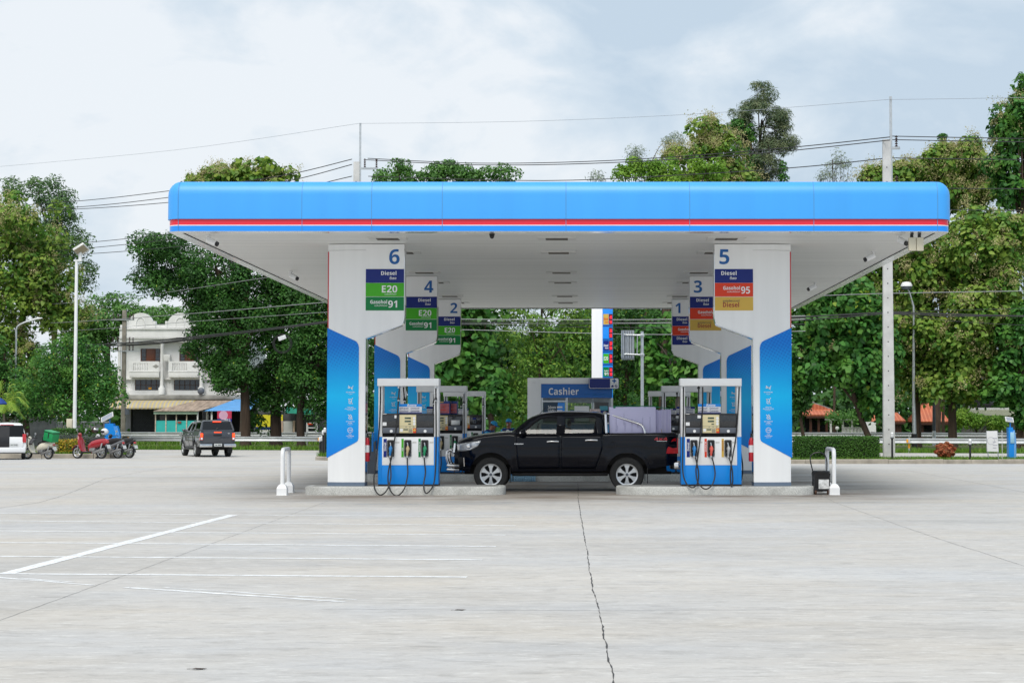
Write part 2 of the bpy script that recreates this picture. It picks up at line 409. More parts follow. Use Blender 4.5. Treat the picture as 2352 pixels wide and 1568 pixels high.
def ribbon(pts, w, z=.008, jitter=0.0, step=.25, wj=0.0):
    """flat strip along ground points"""
    L = []
    for (a, b) in zip(pts, pts[1:]):
        n = max(1, int((b - a).length / step))
        L += [a + (b - a) * (i / n) for i in range(n)]
    L.append(pts[-1]); v = []
    off = 0
    for i, p in enumerate(L):
        t = (L[min(i + 1, len(L) - 1)] - L[max(i - 1, 0)]); s = Vector((-t.y, t.x, 0)).normalized()
        off = off * .6 + random.uniform(-jitter, jitter)
        hw = w / 2 * (1 + random.uniform(-wj, wj)); c = p + s * off
        for q in (c - s * hw, c + s * hw): v.append((q.x, q.y, gz(q.y) + z))
    m = MB(); m.add(v, [(2 * i, 2 * i + 1, 2 * i + 3, 2 * i + 2) for i in range(len(L) - 1)]); return m
ZB = lambda x, y: gnd(x * .5127, 1148.4 + .5127 * y)      # bottom-left ground view
ZR = lambda x, y: gnd((2000 + .8912 * x) / 1.7415, (1950 + .8912 * y) / 1.7415)
M_CRACK = pm('bitumen joint', (.06, .06, .06), .9, var=.4, scale=9)
M_JOINT = pm('thin saw joint', (.27, .265, .26), .9, var=.3, scale=9)
for pts, w, m, j in (([ZR(*p) for p in ((350, -20), (352, 60), (372, 180), (392, 285), (415, 450), (445, 555), (465, 660), (490, 770), (512, 876), (530, 960))], .010, M_CRACK, .006),
                     ([ZB(*p) for p in ((-100, 575), (0, 540), (150, 485), (715, 281), (1480, 0), (1560, -30))], .009, M_JOINT, .006),
                     ([ZR(*p) for p in ((1440, 30), (1500, 65), (1800, 172), (2000, 240), (2190, 300), (2352, 352), (2600, 450))], .010, M_JOINT, .006),
                     ([ZR(*p) for p in ((-800, 545), (0, 551), (445, 551), (1200, 549), (2352, 550), (2700, 550))], .007, M_JOINT, .005),
                     ([gnd(*p) for p in ((-40, 1172), (90, 1154), (145, 1138), (240, 1100), (420, 1070))], .02, M_JOINT, .01),
                     ([gnd(*p) for p in ((2060, 1078), (2200, 1101), (2352, 1130), (2460, 1150))], .02, M_JOINT, .01)):
    tag(ribbon(pts, w, .0058, j, .12, .85 if m is M_CRACK else .5).build('pavement_joint', m, smooth=0), kind='structure')
def paint_mat():
    m, nt, b = new_mat('worn road paint')
    tc = nn(nt, 'ShaderNodeTexCoord'); n = nn(nt, 'ShaderNodeTexNoise'); n.inputs['Scale'].default_value = 7; n.inputs['Detail'].default_value = 6
    nt.links.new(tc.outputs['Object'], n.inputs['Vector'])
    mr = nn(nt, 'ShaderNodeMapRange'); mr.inputs[1].default_value = .4; mr.inputs[2].default_value = .7; nt.links.new(n.outputs['Fac'], mr.inputs[0])
    nt.links.new(mix_rgb(nt, mr.outputs[0], (.84, .86, .87), (.62, .62, .62)), b.inputs['Base Color']); b.inputs['Roughness'].default_value = .6
    n2 = nn(nt, 'ShaderNodeTexNoise'); n2.inputs['Scale'].default_value = 16; n2.inputs['Detail'].default_value = 8; n2.inputs['Roughness'].default_value = .75; nt.links.new(tc.outputs['Object'], n2.inputs['Vector'])
    m2 = nn(nt, 'ShaderNodeMapRange'); m2.inputs[1].default_value = .34; m2.inputs[2].default_value = .46; m2.inputs[3].default_value = .45; nt.links.new(n2.outputs['Fac'], m2.inputs[0])
    tr = nn(nt, 'ShaderNodeBsdfTransparent'); mx_ = nn(nt, 'ShaderNodeMixShader'); nt.links.new(m2.outputs[0], mx_.inputs[0]); nt.links.new(tr.outputs[0], mx_.inputs[1]); nt.links.new(b.outputs[0], mx_.inputs[2])
    nt.links.new(mx_.outputs[0], nt.nodes['Material Output'].inputs[0])
    return m
M_PAINT = paint_mat()
for a, b_ in (((-300, 56), (2340, 76)), ((-300, 90), (2310, 115)), ((-300, 136), (2265, 157)), ((-300, 188), (2222, 208)), ((-300, 250), (2160, 268)), ((-300, 328), (2092, 345))):
    tag(ribbon([ZB(*a), ZB(*b_)], .115, .0064, .004, .3, .18).build('bay_line', M_PAINT, smooth=0), kind='structure')
tag(ribbon([ZB(30, 330), ZB(1045, 67)], .18, .0076, .004, .4, .08).build('bay_line', M_PAINT, smooth=0), kind='structure')
for a, b_, w in (((-200, 330), (415, 382), .08), ((560, 392), (1545, 457), .08), ((735, 393), (1600, 447), .045), ((90, 350), (330, 368), .04)):
    tag(ribbon([ZB(*a), ZB(*b_)], w, .0064, .008, .15, .5).build('worn_line', M_PAINT, smooth=0), kind='structure')

M_BLUEL = pm('faded blue paint', lin('#9fb2c2'), .7, var=.2, scale=6)
for pts in ([ZR(570, 62), ZR(1150, 70), ZR(1720, 66)], [gnd(735, 1157), gnd(960, 1158), gnd(1190, 1156)], [gnd(1000, 1152), gnd(1180, 1153)]):
    tag(ribbon(pts, .05, .0064, .01, .2, .7).build('worn_line', M_BLUEL, smooth=0), kind='structure')
for px, py, lab in ((455, 1538, 'curled dry leaf lying alone on the concrete below the double worn lines'), (1055, 1402, 'dark dry leaf on the thin joint left of the wide crack')):
    p = gnd(px, py); t = thing('dry_leaf', lab, 'leaf', (p.x, p.y, .007)); t.scale = (1, 1, .45); m = MB()
    m.add([(-.05, 0, .004), (-.015, -.02, .012), (.03, -.018, .006), (.06, .01, .012), (.02, .022, .008), (-.02, .018, .014)], [(0, 1, 5), (1, 2, 4, 5), (2, 3, 4)]); m.build('blade', pm('dry leaf brown', lin('#3a2b1e'), .8), t, solid=.002)
    m = MB(); m.tube([(-.05, 0, .005), (-.075, -.006, .004)], .003, 5); m.build('stalk', pm('dry leaf brown', lin('#3a2b1e'), .8), t)
# raised verges with kerbs
def verge(poly, name, h=.15):
    def zz(p): return gz(p[1]) + h
    m = MB(); n = len(poly); m.add([(x, y, zz((x, y))) for x, y in poly], [tuple(range(n))])
    tag(m.build(name, M_SOIL, smooth=0), kind='structure')
    k = MB(); P = [Vector((x, y, 0)) for x, y in poly]
    for i in range(n):
        a, b_ = P[i], P[(i + 1) % n]; L = (b_ - a).length; c = max(1, int(L / 1.1))
        t = (b_ - a) / L; s = Vector((t.y, -t.x, 0))
        for q in range(c):
            p0 = a + t * (L * q / c + .004); p1 = a + t * (L * (q + 1) / c - .004)
            dz = random.uniform(-.012, .012); j = random.uniform(-.012, .012)
            vs_ = []
            for p in (p0, p1):
                zb = gz(p.y) - .03; zt = gz(p.y) + h + .03 + dz
                vs_ += [p + s * (.01 + j) + Vector((0, 0, zb)), p + s * (.01 + j) + Vector((0, 0, zt - .03)), p + s * (-.02 + j) + Vector((0, 0, zt)), p - s * .14 + Vector((0, 0, zt)), p - s * .14 + Vector((0, 0, zb))]
            k.loft([vs_[:5], vs_[5:]])
    tag(k.build('kerb', M_KERB, smooth=0), kind='structure')
V_MID = [(-12.2, 80.2), (-11.4, 78.6), (-2, 74.2), (6, 70.6), (9, 70), (40, 70), (40, 75.4), (9, 75.6), (-11.6, 83.5)]
V_LEFT = [(-60, 86.5), (-26, 86), (-22.8, 86), (-22.9, 87.5), (-24.6, 96), (-31, 98), (-60, 100)]
verge(V_MID, 'verge'); verge(V_LEFT, 'verge', .2)
M_VROAD = pm('far dirt shoulder', lin('#6a6a45'), .95, var=.3, scale=.8)

# ================================================================ canopy
YF, YR = 36.1, 61.8
Z0 = at(1335, 531, YF).z; ZU = at(1335, 503, YF).z; ZM = at(1335, 517, YF).z; ZT = at(1335, 414.5, YF).z
XL = at(390, 500, YF + .25).x; XR = at(2178, 500, YF + .25).x
def ring(off, z, r=.28, n=6):
    rr = max(.02, r + off); p = []
    for cx, cy, a0 in ((XR - r, YF + r, -90), (XR - r, YR - r, 0), (XL + r, YR - r, 90), (XL + r, YF + r, 180)):
        p += [(x, y, z) for x, y in arc(cx, cy, rr, a0, a0 + 90, n)]
    return p
can = thing('canopy', 'blue station canopy with red stripe and white plank soffit over the pump islands', 'canopy', ((XL + XR) / 2, (YF + YR) / 2, 0))
CO = can.location.copy()
def cbuild(m, name, mats, parent=None, **k):
    m.v = [(p[0] - CO.x, p[1] - CO.y, p[2]) for p in m.v]
    return m.build(name, mats, parent or can, **k)
up = [(.035, ZU)] + [(.035, ZT - .30)] + [(.035 - .26 * (1 - math.cos(R(a))), ZT - .30 + .30 * math.sin(R(a))) for a in range(15, 91, 15)] + [(-.5, ZT)]
m = MB(); m.loft([ring(-.02, ZU)] + [ring(o, z) for o, z in up], caps=False)
m.add(ring(-.5, ZT - .02), [tuple(range(28))]); fu = cbuild(m, 'fascia', M_FBLUE)
m = MB(); m.loft([ring(0, ZM + .004), ring(0, ZU - .002)], caps=False); cbuild(m, 'red_stripe', M_FRED)
m = MB(); m.loft([ring(0, ZM - .012), ring(.004, ZM - .012), ring(.004, ZM + .004), ring(0, ZM + .004)], caps=False); cbuild(m, 'trim_line', M_WHITEP)
m = MB(); m.loft([ring(0, Z0), ring(0, ZM - .012)], caps=False); cbuild(m, 'lower_band', M_FBLUE2)
M_LIP = pm('brushed aluminium lip', (.72, .75, .78), .16, .9, var=.1, scale=3, stretch=(1, .2, 1))
m = MB(); m.loft([ring(0, Z0), ring(-.01, Z0 - .012), ring(-.32, Z0 - .012)], caps=False); cbuild(m, 'edge_lip', M_LIP)
m = MB(); m.loft([ring(-.321, Z0 - .004), ring(-.84, Z0 - .004)], caps=False)
cbuild(m, 'soffit_border', pm('soffit border', (.66, .67, .64), .5, var=.06, scale=1.2))
m = MB(); m.loft([ring(-.84, Z0 - .004), ring(-.84, Z0 + .10), ring(-.98, Z0 + .10), ring(-.98, Z0 + .01)], caps=False); cbuild(m, 'gutter_gap', M_DARK)
def soffit_mat():
    m, nt, b = new_mat('soffit planks')
    tc = nn(nt, 'ShaderNodeTexCoord'); sx = nn(nt, 'ShaderNodeSeparateXYZ'); nt.links.new(tc.outputs['Object'], sx.inputs[0])
    f = nn(nt, 'ShaderNodeMath', operation='MULTIPLY'); f.inputs[1].default_value = 5.0; nt.links.new(sx.outputs[1], f.inputs[0])
    fr = nn(nt, 'ShaderNodeMath', operation='FRACT'); nt.links.new(f.outputs[0], fr.inputs[0])
    lt = nn(nt, 'ShaderNodeMath', operation='LESS_THAN'); lt.inputs[1].default_value = .09; nt.links.new(fr.outputs[0], lt.inputs[0])
    fl = nn(nt, 'ShaderNodeMath', operation='FLOOR'); nt.links.new(f.outputs[0], fl.inputs[0])
    wn = nn(nt, 'ShaderNodeTexWhiteNoise', noise_dimensions='1D'); nt.links.new(fl.outputs[0], wn.inputs['W'])
    c = mix_rgb(nt, wn.outputs['Value'], (.70, .71, .69), (.78, .785, .765))
    mp = nn(nt, 'ShaderNodeMapping'); mp.inputs['Scale'].default_value = (.15, 2.5, 1); nt.links.new(tc.outputs['Object'], mp.inputs[0])
    n = nn(nt, 'ShaderNodeTexNoise'); n.inputs['Scale'].default_value = 1.2; n.inputs['Detail'].default_value = 6; nt.links.new(mp.outputs[0], n.inputs['Vector'])
    mr = nn(nt, 'ShaderNodeMapRange'); mr.inputs[1].default_value = .55; mr.inputs[2].default_value = .8; mr.inputs[4].default_value = .35; nt.links.new(n.outputs['Fac'], mr.inputs[0])
    c = mix_rgb(nt, mr.outputs[0], c, (.42, .42, .40)); c = mix_rgb(nt, lt.outputs[0], c, (.40, .40, .39))
    nt.links.new(c, b.inputs['Base Color']); b.inputs['Roughness'].default_value = .42; return m
m = MB(); q = ring(-.98, Z0 + .01); m.add(q, [tuple(range(len(q)))]); cbuild(m, 'soffit', soffit_mat(), smooth=0, recalc=False)
for px in (410, 694, 854, 1016, 1300, 1584, 1869, 2153):
    x = at(px, 470, YF).x; m = MB()
    pr = [(.037, ZU), (.037, ZT - .30)] + [(.037 - .26 * (1 - math.cos(R(a))), ZT - .30 + .302 * math.sin(R(a))) for a in range(15, 91, 15)]
    m.loft([[(x - .006, YF - o, z) for o, z in pr], [(x + .006, YF - o, z) for o, z in pr]], closed=False, caps=False)
    m.loft([[(x - .006, YF - .005, Z0), (x - .006, YF - .005, ZU)], [(x + .006, YF - .005, Z0), (x + .006, YF - .005, ZU)]], closed=False, caps=False)
    cbuild(m, 'panel_seam', pm('seam shadow gap', (.07, .24, .48), .6), smooth=0)
# ceiling lights, switched off
M_LOUV = pm('lamp louvre', (.16, .145, .12), .4, .5, var=.3, scale=30)
rows_y = [37.6, 40.8, 46.4, 49.8, 55.4, 58.6]; cols_x = [-4.19, -.53, 3.14]
first = None
names_r = ['front row', 'second row', 'third row', 'fourth row', 'fifth row', 'rear row']
names_c = ['on the E20 side', 'in the middle', 'on the gasohol 95 side']
for i, y in enumerate(rows_y):
    for j, x in enumerate(cols_x):
        lab = f'square louvred ceiling lamp, {names_r[i]} of the soffit, {names_c[j]}'
        if first is None:
            first = thing('ceiling_light', lab, 'ceiling light', (x, y, Z0), group='lamps set in the canopy soffit')
            m = MB()
            for a in ((-.41, -.24, -.26, .26), (.24, .41, -.26, .26), (-.24, .24, -.26, -.2), (-.24, .24, .2, .26)): m.box(a[0], a[1], a[2], a[3], -.012, .012)
            m.build('frame', M_OFFW, first)
            m = MB(); m.box(-.24, .24, -.2, .2, -.006, .011)
            for k in range(7): m.box(-.24, .24, -.19 + k * .06, -.175 + k * .06, -.02, -.007)
            m.build('louvre', M_LOUV, first)
        else: copy_thing(first, (x, y, Z0), 0, lab)
# surveillance cameras and antenna boxes under the soffit
def cctv(px, py, Y, rz, label):
    p = at(px, py, Y); t = thing('security_camera', label, 'camera', (p.x, p.y, Z0 + .008), rz, 'cameras under the canopy')
    m = MB(); m.cyl((0, 0, 0), (0, 0, -.02), .05); m.tube([(0, 0, -.02), (0, 0, -.10), (.05, 0, -.13)], .015); m.build('bracket', M_WHITEP, t)
    m = MB(); m.tube([(-.02, 0, -.10), (.20, 0, -.19)], .055, 12); m.box(-.03, .22, -.06, .06, -.10, -.088, rot=Matrix.Rotation(R(24), 3, 'Y'), org=(.1, 0, -.12)); m.build('housing', M_WHITEP, t)
    m = MB(); m.tube([(.20, 0, -.19), (.235, 0, -.206)], .053, 12); m.build('lens', M_BLACK, t)
cctv(478, 534, 36.95, R(-20), 'white bullet camera below the stripe at the corner nearest the lamp post')
cctv(668, 628, 46.2, R(-30), 'white bullet camera on the soffit halfway back behind pillar 6')
cctv(2066, 534, 36.95, R(-60), 'black-faced bullet camera beside the two beige antenna boxes')
cctv(2006, 578, 40.6, R(200), 'white bullet camera nearest the antenna boxes, behind them on the soffit')
cctv(1872, 652, 50.0, R(200), 'white bullet camera on the soffit far behind pillar 5')
p = at(1130, 536, YF + .6); t = thing('dome_camera', 'small black dome camera under the middle of the fascia', 'camera', (p.x, p.y, Z0 + .008))
m = MB(); m.cyl((0, 0, 0), (0, 0, -.03), .06); m.build('mount', M_BLACK, t); m = MB(); m.ball((0, 0, -.05), (.05, .05, .055)); m.build('lens_dome', M_BLACK, t)
M_BEIGE = pm('beige plastic', lin('#cfc8b2'), .5)
for px, lab in ((2095, 'beige antenna box hanging under the canopy corner, nearer the pillar'), (2112.5, 'beige antenna box hanging under the canopy corner, nearer the edge')):
    p = at(px, 552, YF + .3); t = thing('antenna_box', lab, 'box', (p.x, p.y, Z0 - .012), group='antenna boxes at the canopy corner')
    m = MB(); m.box(-.075, .075, -.05, .05, -.37, -.09, .012); m.build('casing', M_BEIGE, t)
    m = MB(); m.box(-.03, .03, .05, .07, -.3, 0); m.box(-.03, .03, -.02, .05, -.03, -.002); m.build('bracket', M_BLACK, t)
    m = MB(); m.tube([(-.04, 0, -.37), (-.02, 0, -.42), (.05, .02, -.40), (.06, .06, -.3), (.03, .08, -.01)], .008, 6); m.build('lead', M_RUB, t)

# ================================================================ pump islands
def rrect(x0, x1, y0, y1, r, n=5):
    return arc(x1 - r, y0 + r, r, -90, 0, n) + arc(x1 - r, y1 - r, r, 0, 90, n) + arc(x0 + r, y1 - r, r, 90, 180, n) + arc(x0 + r, y0 + r, r, 180, 270, n)
def island(x0, x1, y0, label, r=.4, w=1.25):
    t = thing('pump_island', label, 'kerb island', ((x0 + x1) / 2, y0 + w / 2, 0), group='pump islands'); h = (x1 - x0) / 2
    m = MB(); rings = []
    for ins, z in ((0, -.02), (0, .155), (.012, .178), (.035, .19)):
        rings.append([(x, y, z) for x, y in rrect(-h + ins, h - ins, -w / 2 + ins, w / 2 - ins, r - ins)])
    m.loft(rings); m.build('kerb_block', M_TERR, t, smooth=50)
    m = MB(); q = rrect(-h + .16, h - .16, -w / 2 + .16, w / 2 - .16, r - .12); m.plate(q, .19, .194); m.build('paving', pm('island screed', lin('#8f8f8c'), .7, var=.15, scale=3), t)
Y1, Y2, Y3 = 38.58, 46.9, 56.2
XI = (at(695, 1137, Y1).x, at(1158, 1137, Y1).x, at(1416, 1137, Y1).x, at(1880, 1137, Y1).x)
island(XI[0], XI[1], Y1, 'pebbled kerb island carrying pump 6 beside the white hoop barrier', .35)
island(XI[2], XI[3], Y1, 'pebbled kerb island carrying pump 5 beside the black bin', .55)
island(XI[0] + .3, XI[3] - .3, Y2, 'long pebbled kerb island behind the black pickup under the cashier booth', .35)
island(XI[0] + .3, XI[1], Y3, 'rear kerb island carrying pump 2', .35)
island(XI[2], XI[3] - .3, Y3, 'rear kerb island carrying pump 1', .55)

# ================================================================ pillars with price blades
YC = 38.8
def wrap_mat():
    m, nt, b = new_mat('printed blue wrap')
    tc = nn(nt, 'ShaderNodeTexCoord'); sx = nn(nt, 'ShaderNodeSeparateXYZ'); nt.links.new(tc.outputs['Object'], sx.inputs[0])
    mr = nn(nt, 'ShaderNodeMapRange'); mr.inputs[1].default_value = .6; mr.inputs[2].default_value = 3.3; nt.links.new(sx.outputs[2], mr.inputs[0])
    cr = nn(nt, 'ShaderNodeValToRGB'); el = cr.color_ramp.elements
    el[0].color = (*lin('#0a7ce0'), 1); el[1].color = (*lin('#0a82e2'), 1); el[1].position = .97
    for p, c in ((.28, '#089cee'), (.52, '#0abcf8'), (.74, '#08a2f0')):
        x = el.new(p); x.color = (*lin(c), 1)
    nt.links.new(mr.outputs[0], cr.inputs[0])
    cx = nn(nt, 'ShaderNodeCombineXYZ'); nt.links.new(sx.outputs[0], cx.inputs[0]); nt.links.new(sx.outputs[2], cx.inputs[1])
    mp = nn(nt, 'ShaderNodeMapping'); mp.inputs['Rotation'].default_value = (0, 0, R(30)); nt.links.new(cx.outputs[0], mp.inputs[0])
    vo = nn(nt, 'ShaderNodeTexVoronoi', voronoi_dimensions='2D'); vo.inputs['Scale'].default_value = 15; vo.inputs['Randomness'].default_value = .05
    nt.links.new(mp.outputs[0], vo.inputs['Vector'])
    rad = nn(nt, 'ShaderNodeMapRange'); rad.inputs[1].default_value = 2.35; rad.inputs[2].default_value = 3.1; rad.inputs[3].default_value = 0; rad.inputs[4].default_value = .42
    nt.links.new(sx.outputs[2], rad.inputs[0])
    lt = nn(nt, 'ShaderNodeMath', operation='LESS_THAN'); nt.links.new(vo.outputs['Distance'], lt.inputs[0]); nt.links.new(rad.outputs[0], lt.inputs[1])
    ml = nn(nt, 'ShaderNodeMath', operation='MULTIPLY'); ml.inputs[1].default_value = .6; nt.links.new(lt.outputs[0], ml.inputs[0])
    nt.links.new(mix_rgb(nt, ml.outputs[0], cr.outputs[0], lin('#0068d0')), b.inputs['Base Color'])
    b.inputs['Roughness'].default_value = .35; b.inputs['Specular IOR Level'].default_value = .3; return m
M_WRAP = wrap_mat()
def zc(py): return at(800, py, YC).z - .19
def icons(m, cx):
    """no smoking, phones off, no flame, engine stop: pictograms above small captions"""
    y = -.004
    def bar(x0, z0, x1, z1, w):
        d = Vector((x1 - x0, 0, z1 - z0)).normalized(); s = Vector((-d.z, 0, d.x)) * (w / 2)
        a, b_ = Vector((cx + x0, y, z0)), Vector((cx + x1, y, z1)); m.add([a - s, b_ - s, b_ + s, a + s], [(0, 1, 2, 3)])
    z = zc(890); bar(-.055, z, .03, z, .022); bar(.035, z, .055, z, .022); bar(-.05, z + .045, .05, z - .045, .012); bar(.05, z + .02, .06, z + .045, .01)
    m.text('NO SMOKING', cx, zc(901.5), .021, y, 'c'); m.text('ห้ามสูบบุหรี่', cx, zc(905.5), .014, y, 'c')
    z = zc(921); bar(-.03, z - .05, -.03, z + .045, .011); bar(.028, z - .05, .028, z + .045, .011); bar(-.03, z - .05, .028, z - .05, .011); bar(-.03, z + .045, .028, z + .045, .011); bar(-.05, z + .05, .05, z - .06, .011); bar(.04, z + .05, .055, z + .075, .011)
    m.text('TURN OFF', cx, zc(936), .02, y, 'c'); m.text('CELLULAR PHONE', cx, zc(939.5), .02, y, 'c'); m.text('ปิดโทรศัพท์มือถือ', cx, zc(942.5), .013, y, 'c')
    z = zc(957); bar(-.035, z - .03, -.015, z + .02, .012); bar(-.015, z + .02, .005, z + .055, .012); bar(.005, z + .055, .035, z, .012); bar(.035, z, .03, z - .04, .012); bar(-.035, z - .03, -.01, z - .05, .012); bar(-.01, z - .05, .03, z - .045, .012); bar(-.05, z + .05, .05, z - .055, .012)
    m.text('NO IGNITION', cx, zc(968.5), .02, y, 'c'); m.text('SPARK', cx, zc(972), .02, y, 'c'); m.text('ห้ามก่อประกายไฟ', cx, zc(975), .013, y, 'c')
    z = zc(987.5); n = 20
    for r0, r1 in ((.055, .062), (.041, .045)):
        v = []
        for k in range(n): a = 2 * math.pi * k / n; v += [(cx + r0 * math.cos(a), y, z + r0 * math.sin(a)), (cx + r1 * math.cos(a), y, z + r1 * math.sin(a))]
        m.add(v, [(2 * k, 2 * k + 1, (2 * k + 3) % (2 * n), (2 * k + 2) % (2 * n)) for k in range(n)])
    m.text('STOP', cx, z - .012, .026, y, 'c'); m.text('STOP', cx, zc(999), .02, y, 'c'); m.text('THE ENGINE', cx, zc(1002), .02, y, 'c'); m.text('ดับเครื่องยนต์', cx, zc(1005), .013, y, 'c')
def pillar(s, X0, Y, num, panels, label, numx=None, shift=0.0):
    """s = -1: blade points to +x (left row of pumps); u runs outwards from the blade joint"""
    t = thing('canopy_pillar', label, 'pillar', (X0, Y, .19), group='pillars holding up the canopy')
    U = lambda u: s * u
    D = .5
    zt = Z0 - .19 - .002
    plan = [(U(0), 0), (U(.47), 0), (U(.834), .10), (U(.834), D - .10), (U(.47), D), (U(0), D)]
    m = MB(); m.plate(plan, .09, zc(575)); m.build('shaft', M_WHITE, t)
    cap = [(U(-.004), -.012), (U(.47), -.012), (U(.85), .09), (U(.85), D - .09), (U(.47), D + .012), (U(-.004), D + .012)]
    m = MB(); m.plate(cap, zc(574.5), zt); m.build('cap', M_WHITE, t)
    m = MB(); m.plate([(x * 1.004, y if 0 < y < D else (y - .006 if y == 0 else y + .006)) for x, y in plan], -.002, .089); m.build('skirting', M_SKIRT, t)
    m = MB(); m.box(min(U(.835), U(.862)), max(U(.835), U(.862)), .12, D - .12, zc(752), zc(577)); m.build('edge_strip', M_RED, t)
    # blade
    zb = zc(776.5); r = .14
    pts = [(U(-.001), zt), (U(-.862), zt), (U(-.862), zc(722)), (U(-.858), zc(731)), (U(-.84), zc(739)), (U(-.80), zc(746)), (U(-.001), zb)]
    m = MB(); m.prism(pts, -.006, .34); m.build('blade', M_WHITE, t)
    m = MB(); e = [Vector((U(-.872), 0, zt)), Vector((U(-.872), 0, zc(722))), Vector((U(-.867), 0, zc(732))), Vector((U(-.846), 0, zc(741))), Vector((U(-.80), 0, zc(747.5))), Vector((U(-.01), 0, zb - .016)), Vector((U(-.01), 0, .09))]
    m.loft([[(p.x, -.012, p.z), (p.x, .346, p.z), (p.x + s * .009, .346, p.z + .009), (p.x + s * .009, -.012, p.z + .009)] for p in e]); m.build('chrome_edge', M_CHROME, t)
    # wrap
    z1, z2, z3, z4 = zc(752.5), zc(784), zc(1016), zc(1051.5); ui = .14
    w_ = [(.862, z1), (ui + .10, z2 + .02), (ui + .05, z2 - .01), (ui + .015, z2 - .07), (ui, z2 - .14), (ui, z3 + .10), (ui + .015, z3 + .04), (ui + .06, z3 + .005), (.862, z4)]
    ycurve = lambda u: (-.008 if u <= .47 else -.008 + .10 * (u - .47) / .364)
    v1 = [p for p in w_]
    # split at the fold so the wrap follows the two facets
    def cut(lo, hi):
        out = []
        for (a, b_) in zip(v1, v1[1:] + v1[:1]):
            ina = lo <= a[0] <= hi
            if ina: out.append(a)
            for c in (lo, hi):
                if (a[0] - c) * (b_[0] - c) < 0: k = (c - a[0]) / (b_[0] - a[0]); out.append((c, a[1] + (b_[1] - a[1]) * k))
        return out
    m = MB()
    for lo, hi in ((0, .47), (.47, .9)):
        q = cut(lo, hi); m.add([(U(u), ycurve(u), z) for u, z in q], [tuple(range(len(q)))])
    q = [(U(.862), ycurve(.862), z4), (U(.862), ycurve(.862), z1), (U(.862), D - .08, z1), (U(.862), D - .08, z4)]; m.add(q, [(0, 1, 2, 3)])
    m.build('printed_wrap', M_WRAP, t, smooth=20)
    m = MB(); icons(m, U(.325)); m2 = MB(); m2.v = [(p[0], p[1] - .008, p[2]) for p in m.v]; m2.f = m.f; m2.mi = m.mi; m2.build('pictograms', M_TXTW, t, smooth=0, recalc=False)
    # number
    xa, xb = sorted((U(-.862), U(0)))
    m = MB(); zn = zc(606.5)
    nx = (xb - .105) if s < 0 else (xa + .11)
    m.text(num, nx, zn, .33, -.011, 'r' if s < 0 else 'l', .02); m.build('number', M_TXTB, t, smooth=0, recalc=False)
    for k, (kind, zt_, zb_) in enumerate(zip(panels, (618, 650, 682), (649.5, 681, 713))):
        col = {'D': M_NAVY, 'E': M_GREEN, '91': M_DGREEN, '95': M_ORANGE, 'S': M_GOLD}[kind]
        m = MB(); m.box(xa + .004, xb - .004, -.014, -.007, zc(zb_), zc(zt_)); pnl = m.build('price_panel', col, t)
        a, b_ = zc(zb_), zc(zt_); h = b_ - a; m = MB(); y = -.018; off = shift
        if kind == 'D':
            x = xb - .175 + off if s < 0 else xa + .49 + off
            m.text('Diesel', x, a + .56 * h, .085, y, 'r', .03); m.text('ดีเซล', x, a + .25 * h, .055, y, 'r', .02)
        elif kind == 'E':
            m.text('E20', xb - .155 + off, a + .30 * h, .155, y, 'r', .03); m.text('เบนซินแก๊สโซฮอล์', xb - .17 + off, a + .13 * h, .028, y, 'r', .01)
        elif kind in ('91', '95'):
            x = xb - .155 + off if s < 0 else xa + .79 + off
            m.text(kind, x, a + .22 * h, .155, y, 'r', .03, width=.2); m.text('Gasohol', x - .225, a + .5 * h, .08, y, 'r', .03, width=.375); m.text('เบนซินแก๊สโซฮอล์', x - .22, a + .31 * h, .03, y, 'r', .01)
        if kind == 'S':
            x = xa + .185 + off
            m.text('Diesel', x, a + .25 * h, .10, y, 'l', .03, width=.36); m.build('lettering', M_TXTR, pnl, smooth=0, recalc=False)
            m = MB(); m.text('ซูเปอร์พาวเวอร์', x, a + .64 * h, .045, y, 'l', .01); m.build('lettering', M_TXTG, pnl, smooth=0, recalc=False)
        else: m.build('lettering', M_TXTW, pnl, smooth=0, recalc=False)
    return t
XPL, XPR = at(838.5, 900, YC).x, at(1731, 900, YC).x
YS = [YC, YC * 1.2285, YC * 1.468]
pillar(-1, XPL, YS[0], '6', ('D', 'E', '91'), 'white and blue pillar with blade numbered 6 listing diesel, E20 and gasohol 91')
pillar(1, XPR, YS[0], '5', ('D', '95', 'S'), 'white and blue pillar with blade numbered 5 listing diesel, gasohol 95 and super diesel')
pillar(-1, XPL, YS[1], '4', ('D', 'E', '91'), 'white and blue pillar with blade numbered 4, behind the one numbered 6')
pillar(1, XPR, YS[1], '3', ('D', '95', 'S'), 'white and blue pillar with blade numbered 3, behind the one numbered 5', shift=.03)
pillar(-1, XPL, YS[2], '2', ('D', 'E', '91'), 'white and blue pillar with blade numbered 2, farthest in the E20 row', shift=-.02)
pillar(1, XPR, YS[2], '1', ('D', '95', 'D'), 'white and blue pillar with blade numbered 1, farthest in the gasohol 95 row')

